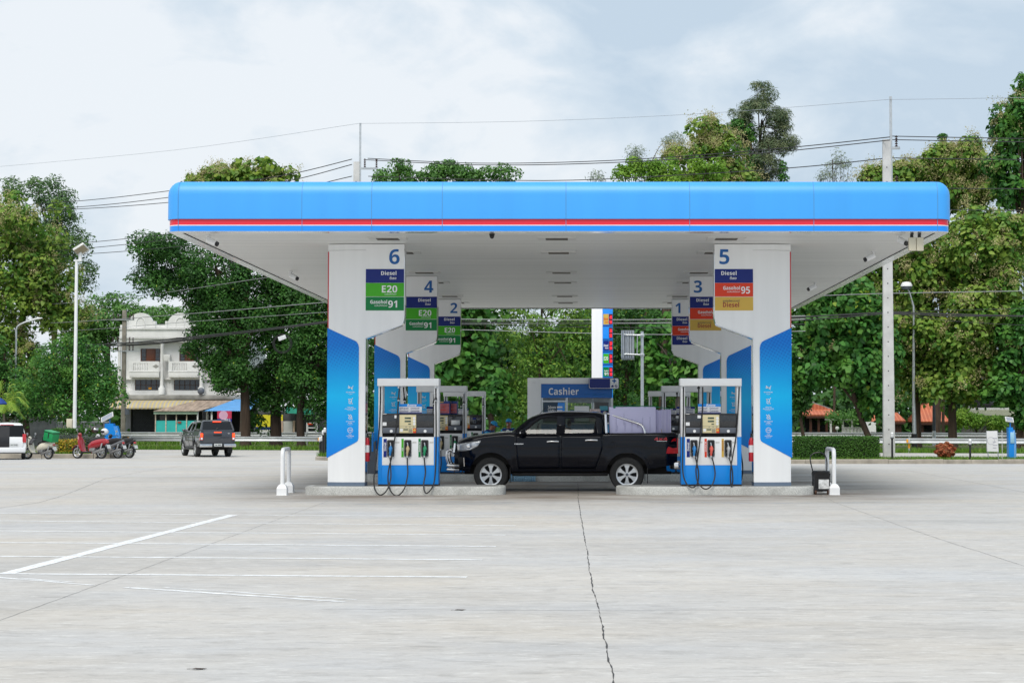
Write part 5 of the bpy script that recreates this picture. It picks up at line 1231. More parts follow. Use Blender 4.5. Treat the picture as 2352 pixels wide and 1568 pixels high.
m = MB(); m.lathe([(0, .0), (.05, .0)], 12, (-.29, .0, .3), 'x'); m.lathe([(0, -.251), (.05, -.251)], 12, (.12, 0, .15), 'y'); m.box(-.2, -.08, -.251, -.2495, .37, .39); m.build('white_mark', M_TXTW, t)
t = thing('backpack', 'dark backpack resting on the seat of the ivory scooter', 'backpack', Vector((q.x, q.y, q.z)) + Matrix.Rotation(RZ, 3, 'Z') @ Vector((-.38, 0, .80)), RZ)
m = MB(); m.ball((0, 0, .17), (.13, .17, .2)); m.build('bag', M_BLACK, t); m = MB(); m.tube([(-.1, -.1, .05), (-.16, -.1, .2), (-.08, -.1, .34)], .02, 6); m.build('strap', M_GREYP, t)
t = thing('rain_coat', 'crumpled grey jacket hung over the handlebar of the ivory scooter', 'jacket', Vector((q.x, q.y, q.z)) + Matrix.Rotation(RZ, 3, 'Z') @ Vector((.40, 0, .92)), RZ)
m = MB(); m.tube(smooth_curve([(.12, -.3, .05), (.08, -.15, .0), (.02, 0, -.04), (-.06, .12, -.1), (-.1, .2, -.2)]), [(.09, .06)] * 25, 9); m.build('cloth', pm('grey cloth', lin('#4b4a4c'), .8, var=.3, scale=12), t)
def helmet(px, py, Y, mat, mat2, rz, label):
    p = at(px, py, Y); t = thing('helmet', label, 'helmet', p, rz, 'helmets left on the scooters')
    t.scale = (1.22, 1.22, 1.22)
    m = MB(); m.ball((0, 0, .14), (.155, .13, .14), 18, 12); m.tube([(.04, 0, .10), (.10, 0, .04)], [(.11, .09), (.09, .05)], 12, up=(0, 0, 1)); m.build('shell', mat, t)
    m = MB(); rr = []
    for zz in (.10, .14, .19): rr.append([Vector((.162 * math.cos(R(a)) * (1 - (zz - .14) ** 2 * 12), .137 * math.sin(R(a)), zz)) for a in range(-65, 66, 13)])
    m.loft(rr, closed=False, caps=False); m.build('visor', mat2, t, solid=.01)
Yh = gnd(206, 1053).y
helmet(217, 994, Yh + .35, pm('black orange helmet', lin('#2a1a14'), .25, coat=.6, var=.9, scale=9), M_SILV, R(-30), 'black and orange helmet with clear visor on a mirror above the crimson scooter')
helmet(240, 999, Yh + .9, M_PAINTW, M_BLACK, R(-140), 'white full face helmet with dark visor beside the blue totem')
# ================================================================ cashier booth
ZS = lambda q: (999.1 + .24414 * q)
ZY = lambda q: (861.3 + .24414 * q)
YB = 47.4
def bw(q, p): v = at(ZS(q), ZY(p), YB); return v.x, v.z
bx0, bz1 = bw(870, 25); bx1 = bw(1675, 25)[0]
t = thing('cashier_booth', 'white cashier booth with blue sign on the kerb island behind the black pickup', 'booth', ((bx0 + bx1) / 2, YB, .192))
BO = Vector(((bx0 + bx1) / 2, YB, .192))
def L(q, p): x, z = bw(q, p); return x - BO.x, z - BO.z
M_BOOTH = pm('booth panel', (.88, .89, .90), .4, var=.03)
X0, ZT_ = L(870, 25); X1 = L(1675, 25)[0]; X2 = L(998, 0)[0]; zs = L(0, 213)[1]; DB = 1.9
m = MB(); m.box(X0, X2, 0, DB, 0, ZT_ - .001, .004); m.build('side_wall', M_BOOTH, t)
m = MB(); m.box(X2 + .001, X1, 0.0, DB, L(0, 82)[1], ZT_, .004); m.build('roof_fascia', M_BOOTH, t)
m = MB(); m.box(X2 + .001, X1 - .02, .012, DB - .02, zs, L(0, 83)[1]); sg = m.build('sign_band', pm('cashier sign blue', lin('#0a66ba'), .4, var=.05), t)
m = MB(); m.text('Cashier', L(1070, 0)[0], L(0, 184)[1], (184 - 122) * .24414 * YB / FPX, .006, 'l', .025, width=(1352 - 1070) * .24414 * YB / FPX); m.build('lettering', M_TXTW, sg, smooth=0, recalc=False)
m = MB()
for k in range(3): m.tube(smooth_curve([(L(1400, 0)[0], .008, zs + .06 + k * .03), (L(1520, 0)[0], .008, zs + .10 - k * .01), (L(1660, 0)[0], .008, zs + .03 + k * .05)]), .003, 4)
m.build('swirl', pm('lighter swirl', lin('#2a7cc0'), .4), sg)
zc_ = 1.37
m = MB(); m.box(X2 + .001, X1, .03, DB - .03, 0, zc_ - .02); m.build('lower_wall', pm('pale blue panel', lin('#5aa5d8'), .35, var=.04), t)
m = MB(); m.box(X2 - .02, X1 + .02, -.12, .25, zc_ - .02, zc_ + .02, .005); m.build('counter', M_BOOTH, t)
m = MB()
for q0, q1 in ((1001, 1016), (1228, 1250), (1655, 1675)): m.box(L(q0, 0)[0], L(q1, 0)[0], .02, .08, zc_ + .021, zs - .001)
m.box(X2 + .03, L(1228, 0)[0], .025, .075, L(0, 252)[1], L(0, 238)[1]); m.box(X1 - .09, X1, DB - .1, DB - .02, zc_ + .02, zs - .001); m.box(X2, X1 - .09, DB - .08, DB - .03, zs - .12, zs - .001); m.build('window_frame', M_ALU, t)
for a, b_ in ((1016, 1228), (1250, 1655)):
    m = MB(); m.add([(L(a, 0)[0], .05, zc_ + .02), (L(b_, 0)[0], .05, zc_ + .02), (L(b_, 0)[0], .05, zs), (L(a, 0)[0], .05, zs)], [(0, 1, 2, 3)]); m.build('window', glass_mat('clear booth glass', (.75, .82, .80)) if 'clear booth glass' not in MATS else MATS['clear booth glass'], t, smooth=0)
m = MB(); m.box(L(1018, 0)[0], L(1222, 0)[0], .035, .045, zc_ + .05, L(0, 256)[1]); ps = m.build('poster', pm('dark poster', lin('#31475c'), .5), t)
m = MB(); xa_, xb_ = L(1150, 0)[0], L(1221, 0)[0]; m.prism([(xa_, L(0, 330)[1]), (xb_, L(0, 345)[1]), (xb_, L(0, 258)[1]), (xa_ + .02, L(0, 258)[1])], .030, .034); m.build('blue_corner', M_FBLUE2, ps)
m = MB(); m.text('ไม่ตรง', L(1062, 0)[0], L(0, 312)[1], .06, .028, 'l', .03); m.text('ไม่เติม', L(1060, 0)[0], L(0, 345)[1], .06, .028, 'l', .03)
for z in (300, 335): m.box(L(1148, 0)[0], L(1198, 0)[0], .026, .029, L(0, z + 10)[1], L(0, z - 8)[1])
m.build('lettering', M_TXTW, ps, smooth=0, recalc=False)
m = MB(); m.box(L(1312, 0)[0], L(1450, 0)[0], .036, .044, zc_ + .05, L(0, 290)[1]); m.build('white_poster', M_TXTW, t)
m = MB(); m.box(L(1455, 0)[0], L(1556, 0)[0], .034, .044, zc_ + .03, L(0, 318)[1]); m.build('red_print_notice', pm('notice print', lin('#d8c4c0'), .5, var=.3, scale=20), t)
m = MB(); m.box(L(1275, 0)[0], L(1310, 0)[0], .034, .044, zc_ + .02, L(0, 328)[1]); m.box(L(1560, 0)[0], L(1602, 0)[0], .034, .044, zc_ + .02, L(0, 330)[1]); m.build('navy_notice', M_NAVY, t)
m = MB(); m.box(L(1550, 0)[0], L(1625, 0)[0], .038, .044, L(0, 330)[1], L(0, 290)[1]); m.build('teal_poster', pm('teal poster', lin('#4fa3b5'), .5, var=.2), t)
m = MB(); m.box(L(1500, 0)[0], L(1640, 0)[0], 1.2, 1.6, zc_, L(0, 250)[1]); m.build('shelf_unit', M_INT, t)
m = MB(); m.box(L(1478, 0)[0], L(1496, 0)[0], 1.0, 1.08, zc_, zs); m.build('inner_post', M_WHITEP, t)
m = MB(); m.box(L(915, 0)[0], L(945, 0)[0], -.03, 0, L(0, 78)[1], L(0, 58)[1], .004); m.build('wall_lamp', M_WHITEP, t)
# first aid and garage sign fixed to the booth corner
x0, z1 = bw(1445, 27); x1, z0 = bw(1730, 130); t = thing('service_sign', 'navy sign with blue cross and spanner pictograms on the booth roof corner', 'sign', ((x0 + x1) / 2, YB - .16, z0)); hw_, h = (x1 - x0) / 2, z1 - z0
m = MB(); q = [(a, b_) for a, b_ in rrect(-hw_, hw_, 0, h, .05)]; m.prism(q, 0, .10); m.build('sign_box', M_NAVY, t)
m = MB(); q1 = rrect(-hw_ + .012, hw_ - .012, .012, h - .012, .045); q2 = rrect(-hw_ + .022, hw_ - .022, .022, h - .022, .04)
m.add([(a, -.003, b_) for a, b_ in q1] + [(a, -.003, b_) for a, b_ in q2], [(i, (i + 1) % 24, 24 + (i + 1) % 24, 24 + i) for i in range(24)]); m.build('white_border', M_TXTW, t, smooth=0)
xs_ = -hw_ + 2 * hw_ * .71
m = MB(); m.prism([(xs_, .016), (hw_ - .035, .016), (hw_ - .016, .035), (hw_ - .016, h - .035), (hw_ - .035, h - .016), (xs_, h - .016)], -.006, -.001); pl_ = m.build('white_field', M_TXTW, t, smooth=0)
m = MB(); cx_ = (xs_ + hw_ - .02) / 2; cz = h * .74; a = .055; b_ = .018
m.box(cx_ - a, cx_ + a, -.010, -.0065, cz - b_, cz + b_); m.box(cx_ - b_, cx_ + b_, -.0098, -.0066, cz - a, cz + a); m.build('cross', M_TXTB, pl_)
m = MB(); cz = h * .25; m.box(cx_ - .085, cx_ - .015, -.010, -.0065, cz - .03, cz + .005); m.box(cx_ - .07, cx_ - .02, -.010, -.0065, cz + .005, cz + .03); m.lathe([(.028, -.009), (.038, -.009)], 18, (cx_ + .05, 0, cz), 'y'); m.box(cx_ + .02, cx_ + .08, -.011, -.0065, cz - .008, cz + .008, rot=Matrix.Rotation(R(45), 3, 'Y')); m.box(xs_, hw_ - .02, -.0085, -.0065, h * .49, h * .5); m.build('garage_pictogram', M_NAVY, pl_)
m = MB(); m.box(-.1, .1, .1, .16, .02, .06); m.build('bracket', M_ALU, t)
# blue ribbed guard lying against the kerb
p = gnd(1200, 1105); t = thing('ribbed_guard', 'blue white corrugated sheet leaning on the kerb under the pickup', 'sheet', (p.x, Y2 - .04, 0))
m = MB(); n = 48; v = []
for i in range(n + 1):
    x = -.36 + .72 * i / n; y = .018 * math.sin(i * 2 * math.pi / 4); v += [(x, y - .06, .005), (x, y, .20)]
m.add(v, [(2 * i, 2 * i + 2, 2 * i + 3, 2 * i + 1) for i in range(n)]); m.build('sheet', pm('pale blue steel', lin('#8fb6cf'), .4, var=.1), t, solid=.004)
m = MB(); m.box(-.36, .36, -.02, .02, .195, .205); m.build('edge', M_PBLUE, t)

# ================================================================ price pylon
YP = 72.5
A = lambda px, py: at(px, py, YP)
x0, x1, x2 = A(1359, 800).x, A(1384, 800).x, A(1407.5, 800).x
t = thing('price_pylon', 'tall white and blue fuel price pylon rising behind the cashier booth', 'price sign', (x1, YP, gz(YP) + .15)); zo = gz(YP) + .15
m = MB(); m.box(x0 - x1, -.001, 0, .55, 0, 8.2, .01); m.build('white_column', M_WHITE, t)
m = MB(); m.box(0, x2 - x1, 0.02, .53, .6, 8.2, .01); bc = m.build('blue_column', M_FBLUE2, t)
m = MB(); m.box(.0, x2 - x1 - .02, .1, .45, 0, .6); m.build('foot', M_SKIRT, t)
zz = lambda py: A(1380, py).z - zo
M_LED = pm('led screen', (.10, .012, .018), .3); M_LEDD = pm('led digits', lin('#ff2a3a'), .4, emit=.9)
for k, (py0, py1, mat, tx, led) in enumerate(((721, 745, M_GOLD, 'Diesel', '43.94'), (752, 776, None, '', '38.55'), (782, 804.5, M_NAVY, 'Diesel', '29.54'), (812, 834, M_GREEN, 'E20', '34.34'), (843, 864.5, M_DGREEN, '91', '36.18'))):
    m = MB(); m.box(.02, x2 - x1 - .02, .005, .019, zz(py1 + 2.5), zz(py1 + 2.0)); m.box(.002, x2 - x1 - .002, .012, .0195, zz(py1 + 4.5), zz(py1 + 3.5)); m.build('row_joint', M_NAVY, bc)
    if mat:
        m = MB(); m.box(.03, .255, .006, .019, zz(py1), zz(py0)); pnl = m.build('fuel_panel', mat, bc)
        m = MB()
        if tx == '91': m.text('Gasohol', .24, zz(py0 + 10), .065, .003, 'r', .03, width=.17); m.text('91', .24, zz(py1 - 3), .12, .003, 'r', .03)
        elif tx == 'E20': m.text('E20', .14, zz(py0 + 15), .15, .003, 'c', .04, width=.18)
        else: m.text('Diesel', .14, zz(py0 + 14), .10, .003, 'c', .03, width=.19); m.text('ดีเซล', .24, zz(py1 - 4), .05, .003, 'r', .03)
        m.build('lettering', M_ORANGE if mat is M_GOLD else M_TXTW, pnl, smooth=0, recalc=False)
    m = MB(); m.box(.268, x2 - x1 - .012, .006, .019, zz(py1), zz(py0)); sc_ = m.build('digit_screen', M_LED, bc)
    m = MB(); m.text(led[:2], .345, zz((py0 + py1) / 2 - 1), .13, .003, 'c', .02, width=.10); m.text(led[3:], .345, zz(py1 - 2), .13, .003, 'c', .02, width=.10); m.build('digits', M_LEDD, sc_, smooth=0, recalc=False)
# traffic sign seen from behind
YQ = 74.5; B = lambda px, py: at(px, py, YQ); xo_ = B(1475, 800).x; zo = gz(YQ) + .15
t = thing('traffic_sign', 'back of a galvanised road sign on an arm from a steel pole', 'road sign', (xo_, YQ, zo))
z_ = lambda py: B(1475, py).z - zo; x_ = lambda px: B(px, 800).x - xo_
m = MB(); m.cyl((0, 0, 0), (0, 0, z_(761)), .072, .066, 16); m.build('pole', M_ALU, t)
for py in (770, 815): m = MB(); m.cyl((0, -.08, z_(py)), (x_(1435), -.08, z_(py + (-2 if py > 800 else -1))), .035, .035); m.box(-.09, .09, -.12, .09, z_(py) - .06, z_(py) + .06, .01); m.ball((x_(1435), -.08, z_(py - 1)), (.05, .05, .05)); m.build('arm', M_ALU, t)
m = MB(); m.box(x_(1427), x_(1457), .0, .02, z_(826), z_(758)); pn = m.build('panel', pm('sign back', (.25, .27, .27), .5, .5, var=.2), t)
m = MB()
for px in (1428, 1432, 1438, 1443, 1448, 1454): m.box(x_(px) - .025, x_(px) + .025, -.04, -.001, z_(822), z_(760))
m.build('rails', M_ALU, pn)
m = MB()
for px in (1442, 1464): m.cyl((x_(px), -.08, z_(771)), (x_(px - 1), -.08, z_(815)), .022)
m.build('braces', M_ALU, t)

# ================================================================ verge furniture on the right
def vz(y): return gz(y) + .15
YV = 74.0
def bollard_lamp(px, top, base, Y, label, z0=None):
    z = vz(Y) if z0 is None else z0; x = at(px, base, Y).x; h = at(px, top, Y).z - z
    t = thing('bollard_lamp', label, 'bollard lamp', (x, Y, z), group='black bollard lamps on the verges')
    m = MB(); m.cyl((0, 0, 0), (0, 0, h - .26), .045, .04, 10); m.lathe([(.04, h - .28), (.075, h - .26), (.075, h - .23), (0, h - .23)], 12); m.build('post', M_BLACK, t)
    m = MB(); m.lathe([(.055, h - .23), (.065, h - .2), (.065, h - .06), (.04, h - .01), (0, h)], 12); la = m.build('lamp', M_TXTW, t)
    m = MB()
    for zz_ in (h - .2, h - .14, h - .08): m.lathe([(.066, zz_), (.072, zz_ + .006), (.066, zz_ + .012)], 12)
    m.build('guard_rings', M_BLACK, la)
bollard_lamp(2049.5, 992, 1054, 71.5, 'black bollard lamp in front of the concrete utility pole')
bollard_lamp(2228.5, 1007.5, 1058.5, 70.8, 'black bollard lamp between the red bush and the white banner')
for px, top, base, lab in ((735, 1003, 1046, 'shorter black bollard lamp nearest the hoop barrier, by the guardrail end'), (739, 1001, 1046, 'short black bollard lamp second from the guardrail end'), (742, 987, 1049, 'tall black bollard lamp against the hedge edge beside pillar 6'), (746, 981.5, 1048, 'tallest black bollard lamp touching the blue wrap of pillar 6')):
    bollard_lamp(px, top, base, 81.5 - (px - 735) * .05, lab)
# banner stand
Yb_ = 71.2; C_ = lambda px, py: at(px, py, Yb_); xo_ = C_(2279, 1000).x; zo = vz(Yb_)
t = thing('banner_stand', 'white printed banner on a metal frame standing on the verge', 'banner', (xo_, Yb_, zo))
zz = lambda py: C_(2279, py).z - zo; xx_ = lambda px: C_(px, 1000).x - xo_
m = MB(); m.prism([(xx_(2267.5), zz(1036.5)), (xx_(2293), zz(1037)), (xx_(2290.5), zz(989)), (xx_(2266.5), zz(989.5))], 0, .012); cl = m.build('banner_cloth', pm('banner cloth', (.72, .72, .73), .6, var=.04), t)
m = MB(); m.lathe([(.14, -.004), (.155, -.004)], 24, (xx_(2276), 0, zz(1012)), 'y')
for zq, w_ in ((1006, .3), (1014, .22), (1022, .32), (1028, .25)): m.box(xx_(2280), xx_(2280) + w_ * .6, -.005, -.002, zz(zq) - .015, zz(zq) + .015)
m.build('lettering', pm('faint print', lin('#a9a9b4'), .6), cl)
m = MB(); m.cyl((xx_(2269), .03, zz(1037)), (xx_(2270.5), .03, .0), .02); m.cyl((xx_(2292), .03, zz(1037)), (xx_(2293), .03, .0), .02); m.cyl((xx_(2267), .03, zz(1037)), (xx_(2266.5), .03, zz(989)), .02); m.cyl((xx_(2293), .03, zz(1037)), (xx_(2290.5), .03, zz(989)), .02); m.build('stand', M_ALU, t)
x = at(2301.5, 1000, 71.6).x; t = thing('marker_rod', 'thin pale rod stuck in the grass beside the banner', 'rod', (x, 71.6, vz(71.6)))
m = MB(); m.cyl((0, 0, 0), (0, 0, 1.16), .014); m.build('rod', M_OFFW, t); m = MB(); m.cyl((0, 0, 1.16), (0, 0, 1.19), .02); m.build('cap', M_WHITEP, t)
def totem(px, base, top, wpx, Y, label, solar, z0, txt=None, flip=1):
    S = FPX / Y; x = at(px, base, Y).x; z = z0; h = at(px, top, Y).z - z; w_ = wpx / S
    t = thing('solar_totem', label, 'totem', (x, Y, z), group='blue solar totems')
    m = MB(); m.prism([(-w_ * .5 * flip, 0), (w_ * .5 * flip, 0), (w_ * .5 * flip, h * .62), (w_ * .32 * flip, h * .92), (w_ * .1 * flip, h * .92), (w_ * .08 * flip, h), (-w_ * .5 * flip, h)], 0, .35); m.build('body', M_PBLUE, t, smooth=0)
    m = MB()
    for k in range(3): o = k * w_ * .09; m.tube([((w_ * .5 - .02 - o) * flip, -.004, 0), ((w_ * .5 - .02 - o) * flip, -.004, h * .61), ((w_ * .30 - o) * flip, -.004, h * .90)], .008, 4)
    m.build('white_lines', pm('pale blue line', lin('#9cc6e6'), .5), t)
    if txt: m = MB(); m.text(txt, 0, h * .30, h * .2, -.006, 'c', .05, width=w_ * .62); m.build('lettering', M_TXTW, t, smooth=0, recalc=False)
    else: m = MB(); m.box(-w_ * .3, w_ * .25, -.03, 0, h * .5, h * .85, .01); m.build('light_panel', pm('pale panel', lin('#9ac8e4'), .4), t)
    m = MB(); m.cyl((-w_ * .2 * flip, .1, h), (-w_ * .2 * flip, .1, h + .22), .03); m.build('mast', M_PBLUE, t)
    sw, sh, rot = solar
    rm = Matrix.Rotation(rot, 3, 'Y') @ Matrix.Rotation(R(38), 3, 'X')
    m = MB(); m.box(-sw / 2, sw / 2, -sh / 2, sh / 2, -.02, .02, rot=rm, org=(0, 0, 0)); m.v = [(p[0] - w_ * .35 * flip, p[1] + .05, p[2] + h + .32) for p in m.v]; pn = m.build('solar_panel', M_OFFW, t)
    m = MB(); m.box(-sw / 2 + .04, sw / 2 - .04, -sh / 2 + .04, sh / 2 - .04, .021, .025, rot=rm, org=(0, 0, 0)); m.v = [(p[0] - w_ * .35 * flip, p[1] + .05, p[2] + h + .32) for p in m.v]; m.build('cells', pm('solar cells', lin('#8c93a0'), .2), pn)
totem(2326, 1056, 981, 17, 72.6, 'narrow blue totem with tilted solar panel on the verge beside the banner', (.34, .32, R(8)), vz(72.6))
totem(257, 1016, 972, 34, 89.5, 'blue totem with white lettering and solar panel behind the parked motorcycles', (.68, .42, R(-28)), -.1, 'aบn')

# ================================================================ guardrails
M_GALV = pm('guardrail zinc', (.58, .60, .61), .42, .55, var=.12, scale=2)
M_YEL = pm('yellow reflector', lin('#f0a51e'), .5)
def guardrail(a, b_, z0, label, step=4.0, yellow=True, h=.78):
    d = b_ - a; Ln = d.length; u = d / Ln; n_ = Vector((u.y, -u.x, 0))
    t = thing('guardrail', label, 'guardrail', (a.x, a.y, z0))
    prof = [(.0, h), (.035, h - .02), (.035, h - .07), (-.02, h - .13), (-.02, h - .18), (.035, h - .24), (.035, h - .29), (0, h - .31)]
    m = MB(); rr = []
    k = int(Ln / step)
    for i in range(k + 1):
        o = u * (Ln * i / k) + Vector((0, 0, random.uniform(-.012, .012))); rr.append([o + n_ * q + Vector((0, 0, z)) for q, z in prof])
    m.loft(rr, closed=False, caps=False); m.build('rail', M_GALV, t, solid=.008, smooth=25)
    for i in range(k + 1):
        o = u * (Ln * i / k); m = MB(); m.cyl(o - n_ * .14 + Vector((0, 0, -.35)), o - n_ * .14 + Vector((0, 0, h + .04)), .06, .06, 10); m.box(o.x - .05, o.x + .05, o.y - .12, o.y + .02, h - .27, h - .05); ps = m.build('post', M_GALV, t)
        if yellow:
            m = MB(); m.cyl(o - n_ * .14 + Vector((0, 0, .2)), o - n_ * .14 + Vector((0, 0, .46)), .066, .066, 10); m.box(o.x - .16, o.x - .03, o.y - .09, o.y - .05, h - .25, h - .06); m.build('reflector', M_YEL, ps)
def rl(x, off=1.0): return Vector((x, road_edge(x) + off, 0))
guardrail(rl(-29), rl(at(724, 1005, 107).x), -.24, 'near galvanised guardrail with yellow reflectors beyond the parked motorcycles', 5.1)
guardrail(rl(-11), rl(34), -.24, 'near galvanised guardrail with yellow reflectors behind the clipped hedge', 7.4)
guardrail(Vector((-44, 130.5, 0)), Vector((-6, 127.5, 0)), -.12, 'far dull guardrail in front of the shophouse and tree trunks', 4.6, False)
guardrail(Vector((8, 126.5, 0)), Vector((40, 124, 0)), -.12, 'far dull guardrail in front of the orange roofed pavilions', 6.5, False)

# ================================================================ poles, lamps
M_CPOLE = pm('pole concrete', (.55, .55, .54), .8, var=.12, scale=2.5)
def utility_pole(px, base, top, ext, w0, w1, Y, z0, label, side=1):
    S = FPX / Y; x = at(px, base, Y).x; h = at(px, top, Y).z - z0; he = at(px, ext, Y).z - z0
    t = thing('utility_pole', label, 'utility pole', (x, Y, z0), group='concrete utility poles')
    a, b_ = w0 / S / 2, w1 / S / 2; m = MB(); rr = []
    for k in range(9):
        w_ = a + (b_ - a) * k / 8; z = h * k / 8; c = w_ * .18
        rr.append([Vector((x_, y_, z)) for x_, y_ in ((-w_, -w_ * .55), (-w_ + c, -w_ * .62), (w_ - c, -w_ * .62), (w_, -w_ * .55), (w_, w_ * .6), (-w_, w_ * .6))])
    m.loft(rr); sh = m.build('shaft', M_CPOLE, t, smooth=0)
    m = MB(); n_ = int(h / .62)
    for k in range(1, n_): z = k * .62; w_ = a + (b_ - a) * z / h; m.lathe([(0, -w_ * .62 - .003), (.028, -w_ * .62 - .003)], 8, (-w_ * .1, 0, z), 'y')
    m.build('bolt_holes', M_DARK, sh, smooth=0)
    m = MB(); m.box(side * (b_ + .02) - .05, side * (b_ + .02) + .05, -.05, .05, h - 2.2, he); m.build('earth_wire_mast', M_ALU, t)
    for k, (dz, ln) in enumerate(((-.35, 1.0 if px < 1000 else .4), (-2.1, .35))):
        m = MB(); m.box(min(side * b_, side * (b_ + ln)), max(side * b_, side * (b_ + ln)), -.06, .06, h + dz - .06, h + dz + .04); ar = m.build('cross_arm', M_ALU, t)
        for q in ((.28, .92) if k == 0 and px < 1000 else (.25,)):
            m = MB(); xx = side * (b_ + q); zb = h + dz + .04
            for j in range(5): m.lathe([(0, zb + j * .1), (.075, zb + j * .1 + .02), (.03, zb + j * .1 + .08), (0, zb + j * .1 + .1)], 10, (xx, 0, 0))
            m.build('insulator', pm('brown porcelain', lin('#3a1c1a'), .25), ar)
    return t
utility_pole(2042, 1050, 321, 222, 26, 18, 74, vz(74), 'tall square concrete utility pole on the verge beside the clipped hedge')
utility_pole(815.5, 1040, 372, 283, 20, 14, 95, -.25, 'concrete utility pole rising behind the canopy above pillar 6')
# thin dark pole in front of the shophouse
Y = 150.; x = at(283, 1000, Y).x; h = at(283, 712, Y).z
t = thing('utility_pole', 'weathered narrow utility pole with tangled boxes in front of the shophouse', 'utility pole', (x, Y, 0), group='concrete utility poles')
m = MB(); m.box(-.17, .17, -.13, .13, 0, h, .02); m.build('shaft', pm('old pole concrete', lin('#8f897f'), .85, var=.25), t)
for k, z in enumerate((h - .9, h - 2.9, h - 3.6)):
    m = MB(); m.box(-1.1, 1.3 if k else .9, -.22, -.16, z, z + .1); ar = m.build('cross_arm', M_ALU, t)
    for q in (-.9, -.5, .5, .8):
        m = MB()
        for j in range(4): m.lathe([(0, z + .1 + j * .12), (.10, z + .13 + j * .12), (.04, z + .2 + j * .12)], 8, (q, -.19, 0))
        m.build('insulator', pm('brown porcelain', lin('#3a1c1a'), .25), ar)
m = MB(); m.box(.2, .5, -.3, .0, h - 9.0, h - 8.5); m.box(-.5, -.2, -.3, .0, h - 11.6, h - 11.3); m.build('junction_box', M_GREYP, t)
m = MB(); 
for k in range(3): m.tube([(.3 + .35 * math.cos(q), -.25, h - 11.3 + .35 * math.sin(q) + k * .05) for q in [math.pi * 2 * i / 16 for i in range(17)]], .05, 6)
m.build('cable_coil', M_RUB, t)
# station floodlight post
Y = 96.; x = at(171, 1000, Y).x; zb = -.08; h = at(171, 600, Y).z - zb
t = thing('lamp_post', 'white lamp post with slanted flood lamp rising from the flower bed', 'lamp post', (x, Y, zb))
m = MB(); m.cyl((0, 0, 0), (0, 0, h * .25), .115, .10, 14); m.cyl((0, 0, h * .25), (0, 0, h), .098, .085, 14); m.build('pole', M_WHITEP, t)
m = MB(); m.box(-.14, .30, -.1, .1, h, h + .08); m.box(.12, .28, -.08, .08, h + .08, h + .5); m.build('bracket', M_WHITEP, t)
m = MB(); m.box(-.32, .36, -.45, .25, -.07, .09, .03, rot=Matrix.Rotation(R(-32), 3, 'Y') @ Matrix.Rotation(R(-30), 3, 'X'), org=(0, 0, 0)); m.v = [(p[0] + .28, p[1], p[2] + h + .58) for p in m.v]; m.build('lamp_head', M_OFFW, t)
m = MB(); m.box(-.28, .32, -.42, .1, -.085, -.072, rot=Matrix.Rotation(R(-32), 3, 'Y') @ Matrix.Rotation(R(-30), 3, 'X'), org=(0, 0, 0)); m.v = [(p[0] + .28, p[1], p[2] + h + .58) for p in m.v]; m.build('diffuser', pm('lamp diffuser', lin('#9a8f74'), .3), t)
m = MB(); m.box(-.42, -.12, -.12, .1, 1.05, 1.75, .015); m.build('switch_box', M_BEIGE, t)
# street lamps
Y = 112.; x = at(2100, 1000, Y).x; zb = -.2; h = at(2100, 690, Y).z - zb
t = thing('street_lamp', 'grey street lamp with white bowl head among the trees by the utility pole', 'street lamp', (x, Y, zb), group='street lamps')
m = MB(); m.cyl((0, 0, .9), (-.02, 0, h * .3), .14, .11, 12); m.tube([(-.02, 0, h * .3), (.02, 0, h * .75), (.03, 0, h - .4), (-.25, 0, h + .6), (-.42, 0, h + .75)], [.105, .09, .08, .055, .05], 10); po = m.build('pole', M_ALU, t)
for k, (z0, z1, mt) in enumerate(((.0, .3, M_BLACK), (.3, .6, M_ORANGE), (.6, .9, M_BLACK))):
    m = MB(); m.cyl((0, 0, z0), (0, 0, z1), .19, .19, 12); m.build('painted_band', mt, po)
m = MB(); m.lathe([(0, h + 1.22), (.28, h + 1.17), (.38, h + .98), (.38, h + .9), (0, h + .9)], 16, (-.42, 0, 0)); m.build('lamp_cover', M_WHITEP, t)
m = MB(); m.lathe([(.36, h + .9), (.30, h + .72), (0, h + .66)], 16, (-.42, 0, 0)); m.build('lamp_bowl', M_GREYP, t)
Y = 118.; x = at(34, 1000, Y).x; h = at(34, 752, Y).z
t = thing('street_lamp', 'white street lamp arm reaching over the trees at the verge of the hatchback', 'street lamp', (x, Y, -.2), group='street lamps')
m = MB(); m.tube(smooth_curve([(0, 0, 0), (0, 0, h - 1), (.02, 0, h + .1), (.35, 0, h + .45), (.9, 0, h + .65)]), .07, 8); m.build('pole', M_ALU, t)
m = MB(); m.tube([(.85, 0, h + .62), (1.1, 0, h + .72), (1.5, 0, h + .82), (1.75, 0, h + .84)], [(.05, .04), (.10, .07), (.11, .07), (.04, .03)], 12); m.build('lamp_head', M_WHITEP, t)
Y = 118.; x = at(2145.5, 1000, Y).x; t = thing('dark_post', 'dark slim post with pale foot in front of the tiled orange roof', 'post', (x, Y, -.15))
m = MB(); m.cyl((0, 0, 1.0), (0, 0, 3.9), .11, .08, 10); m.build('shaft', M_GREYP, t); m = MB(); m.cyl((0, 0, 0), (0, 0, 1.0), .13, .115, 10); m.build('foot', M_WHITEP, t)

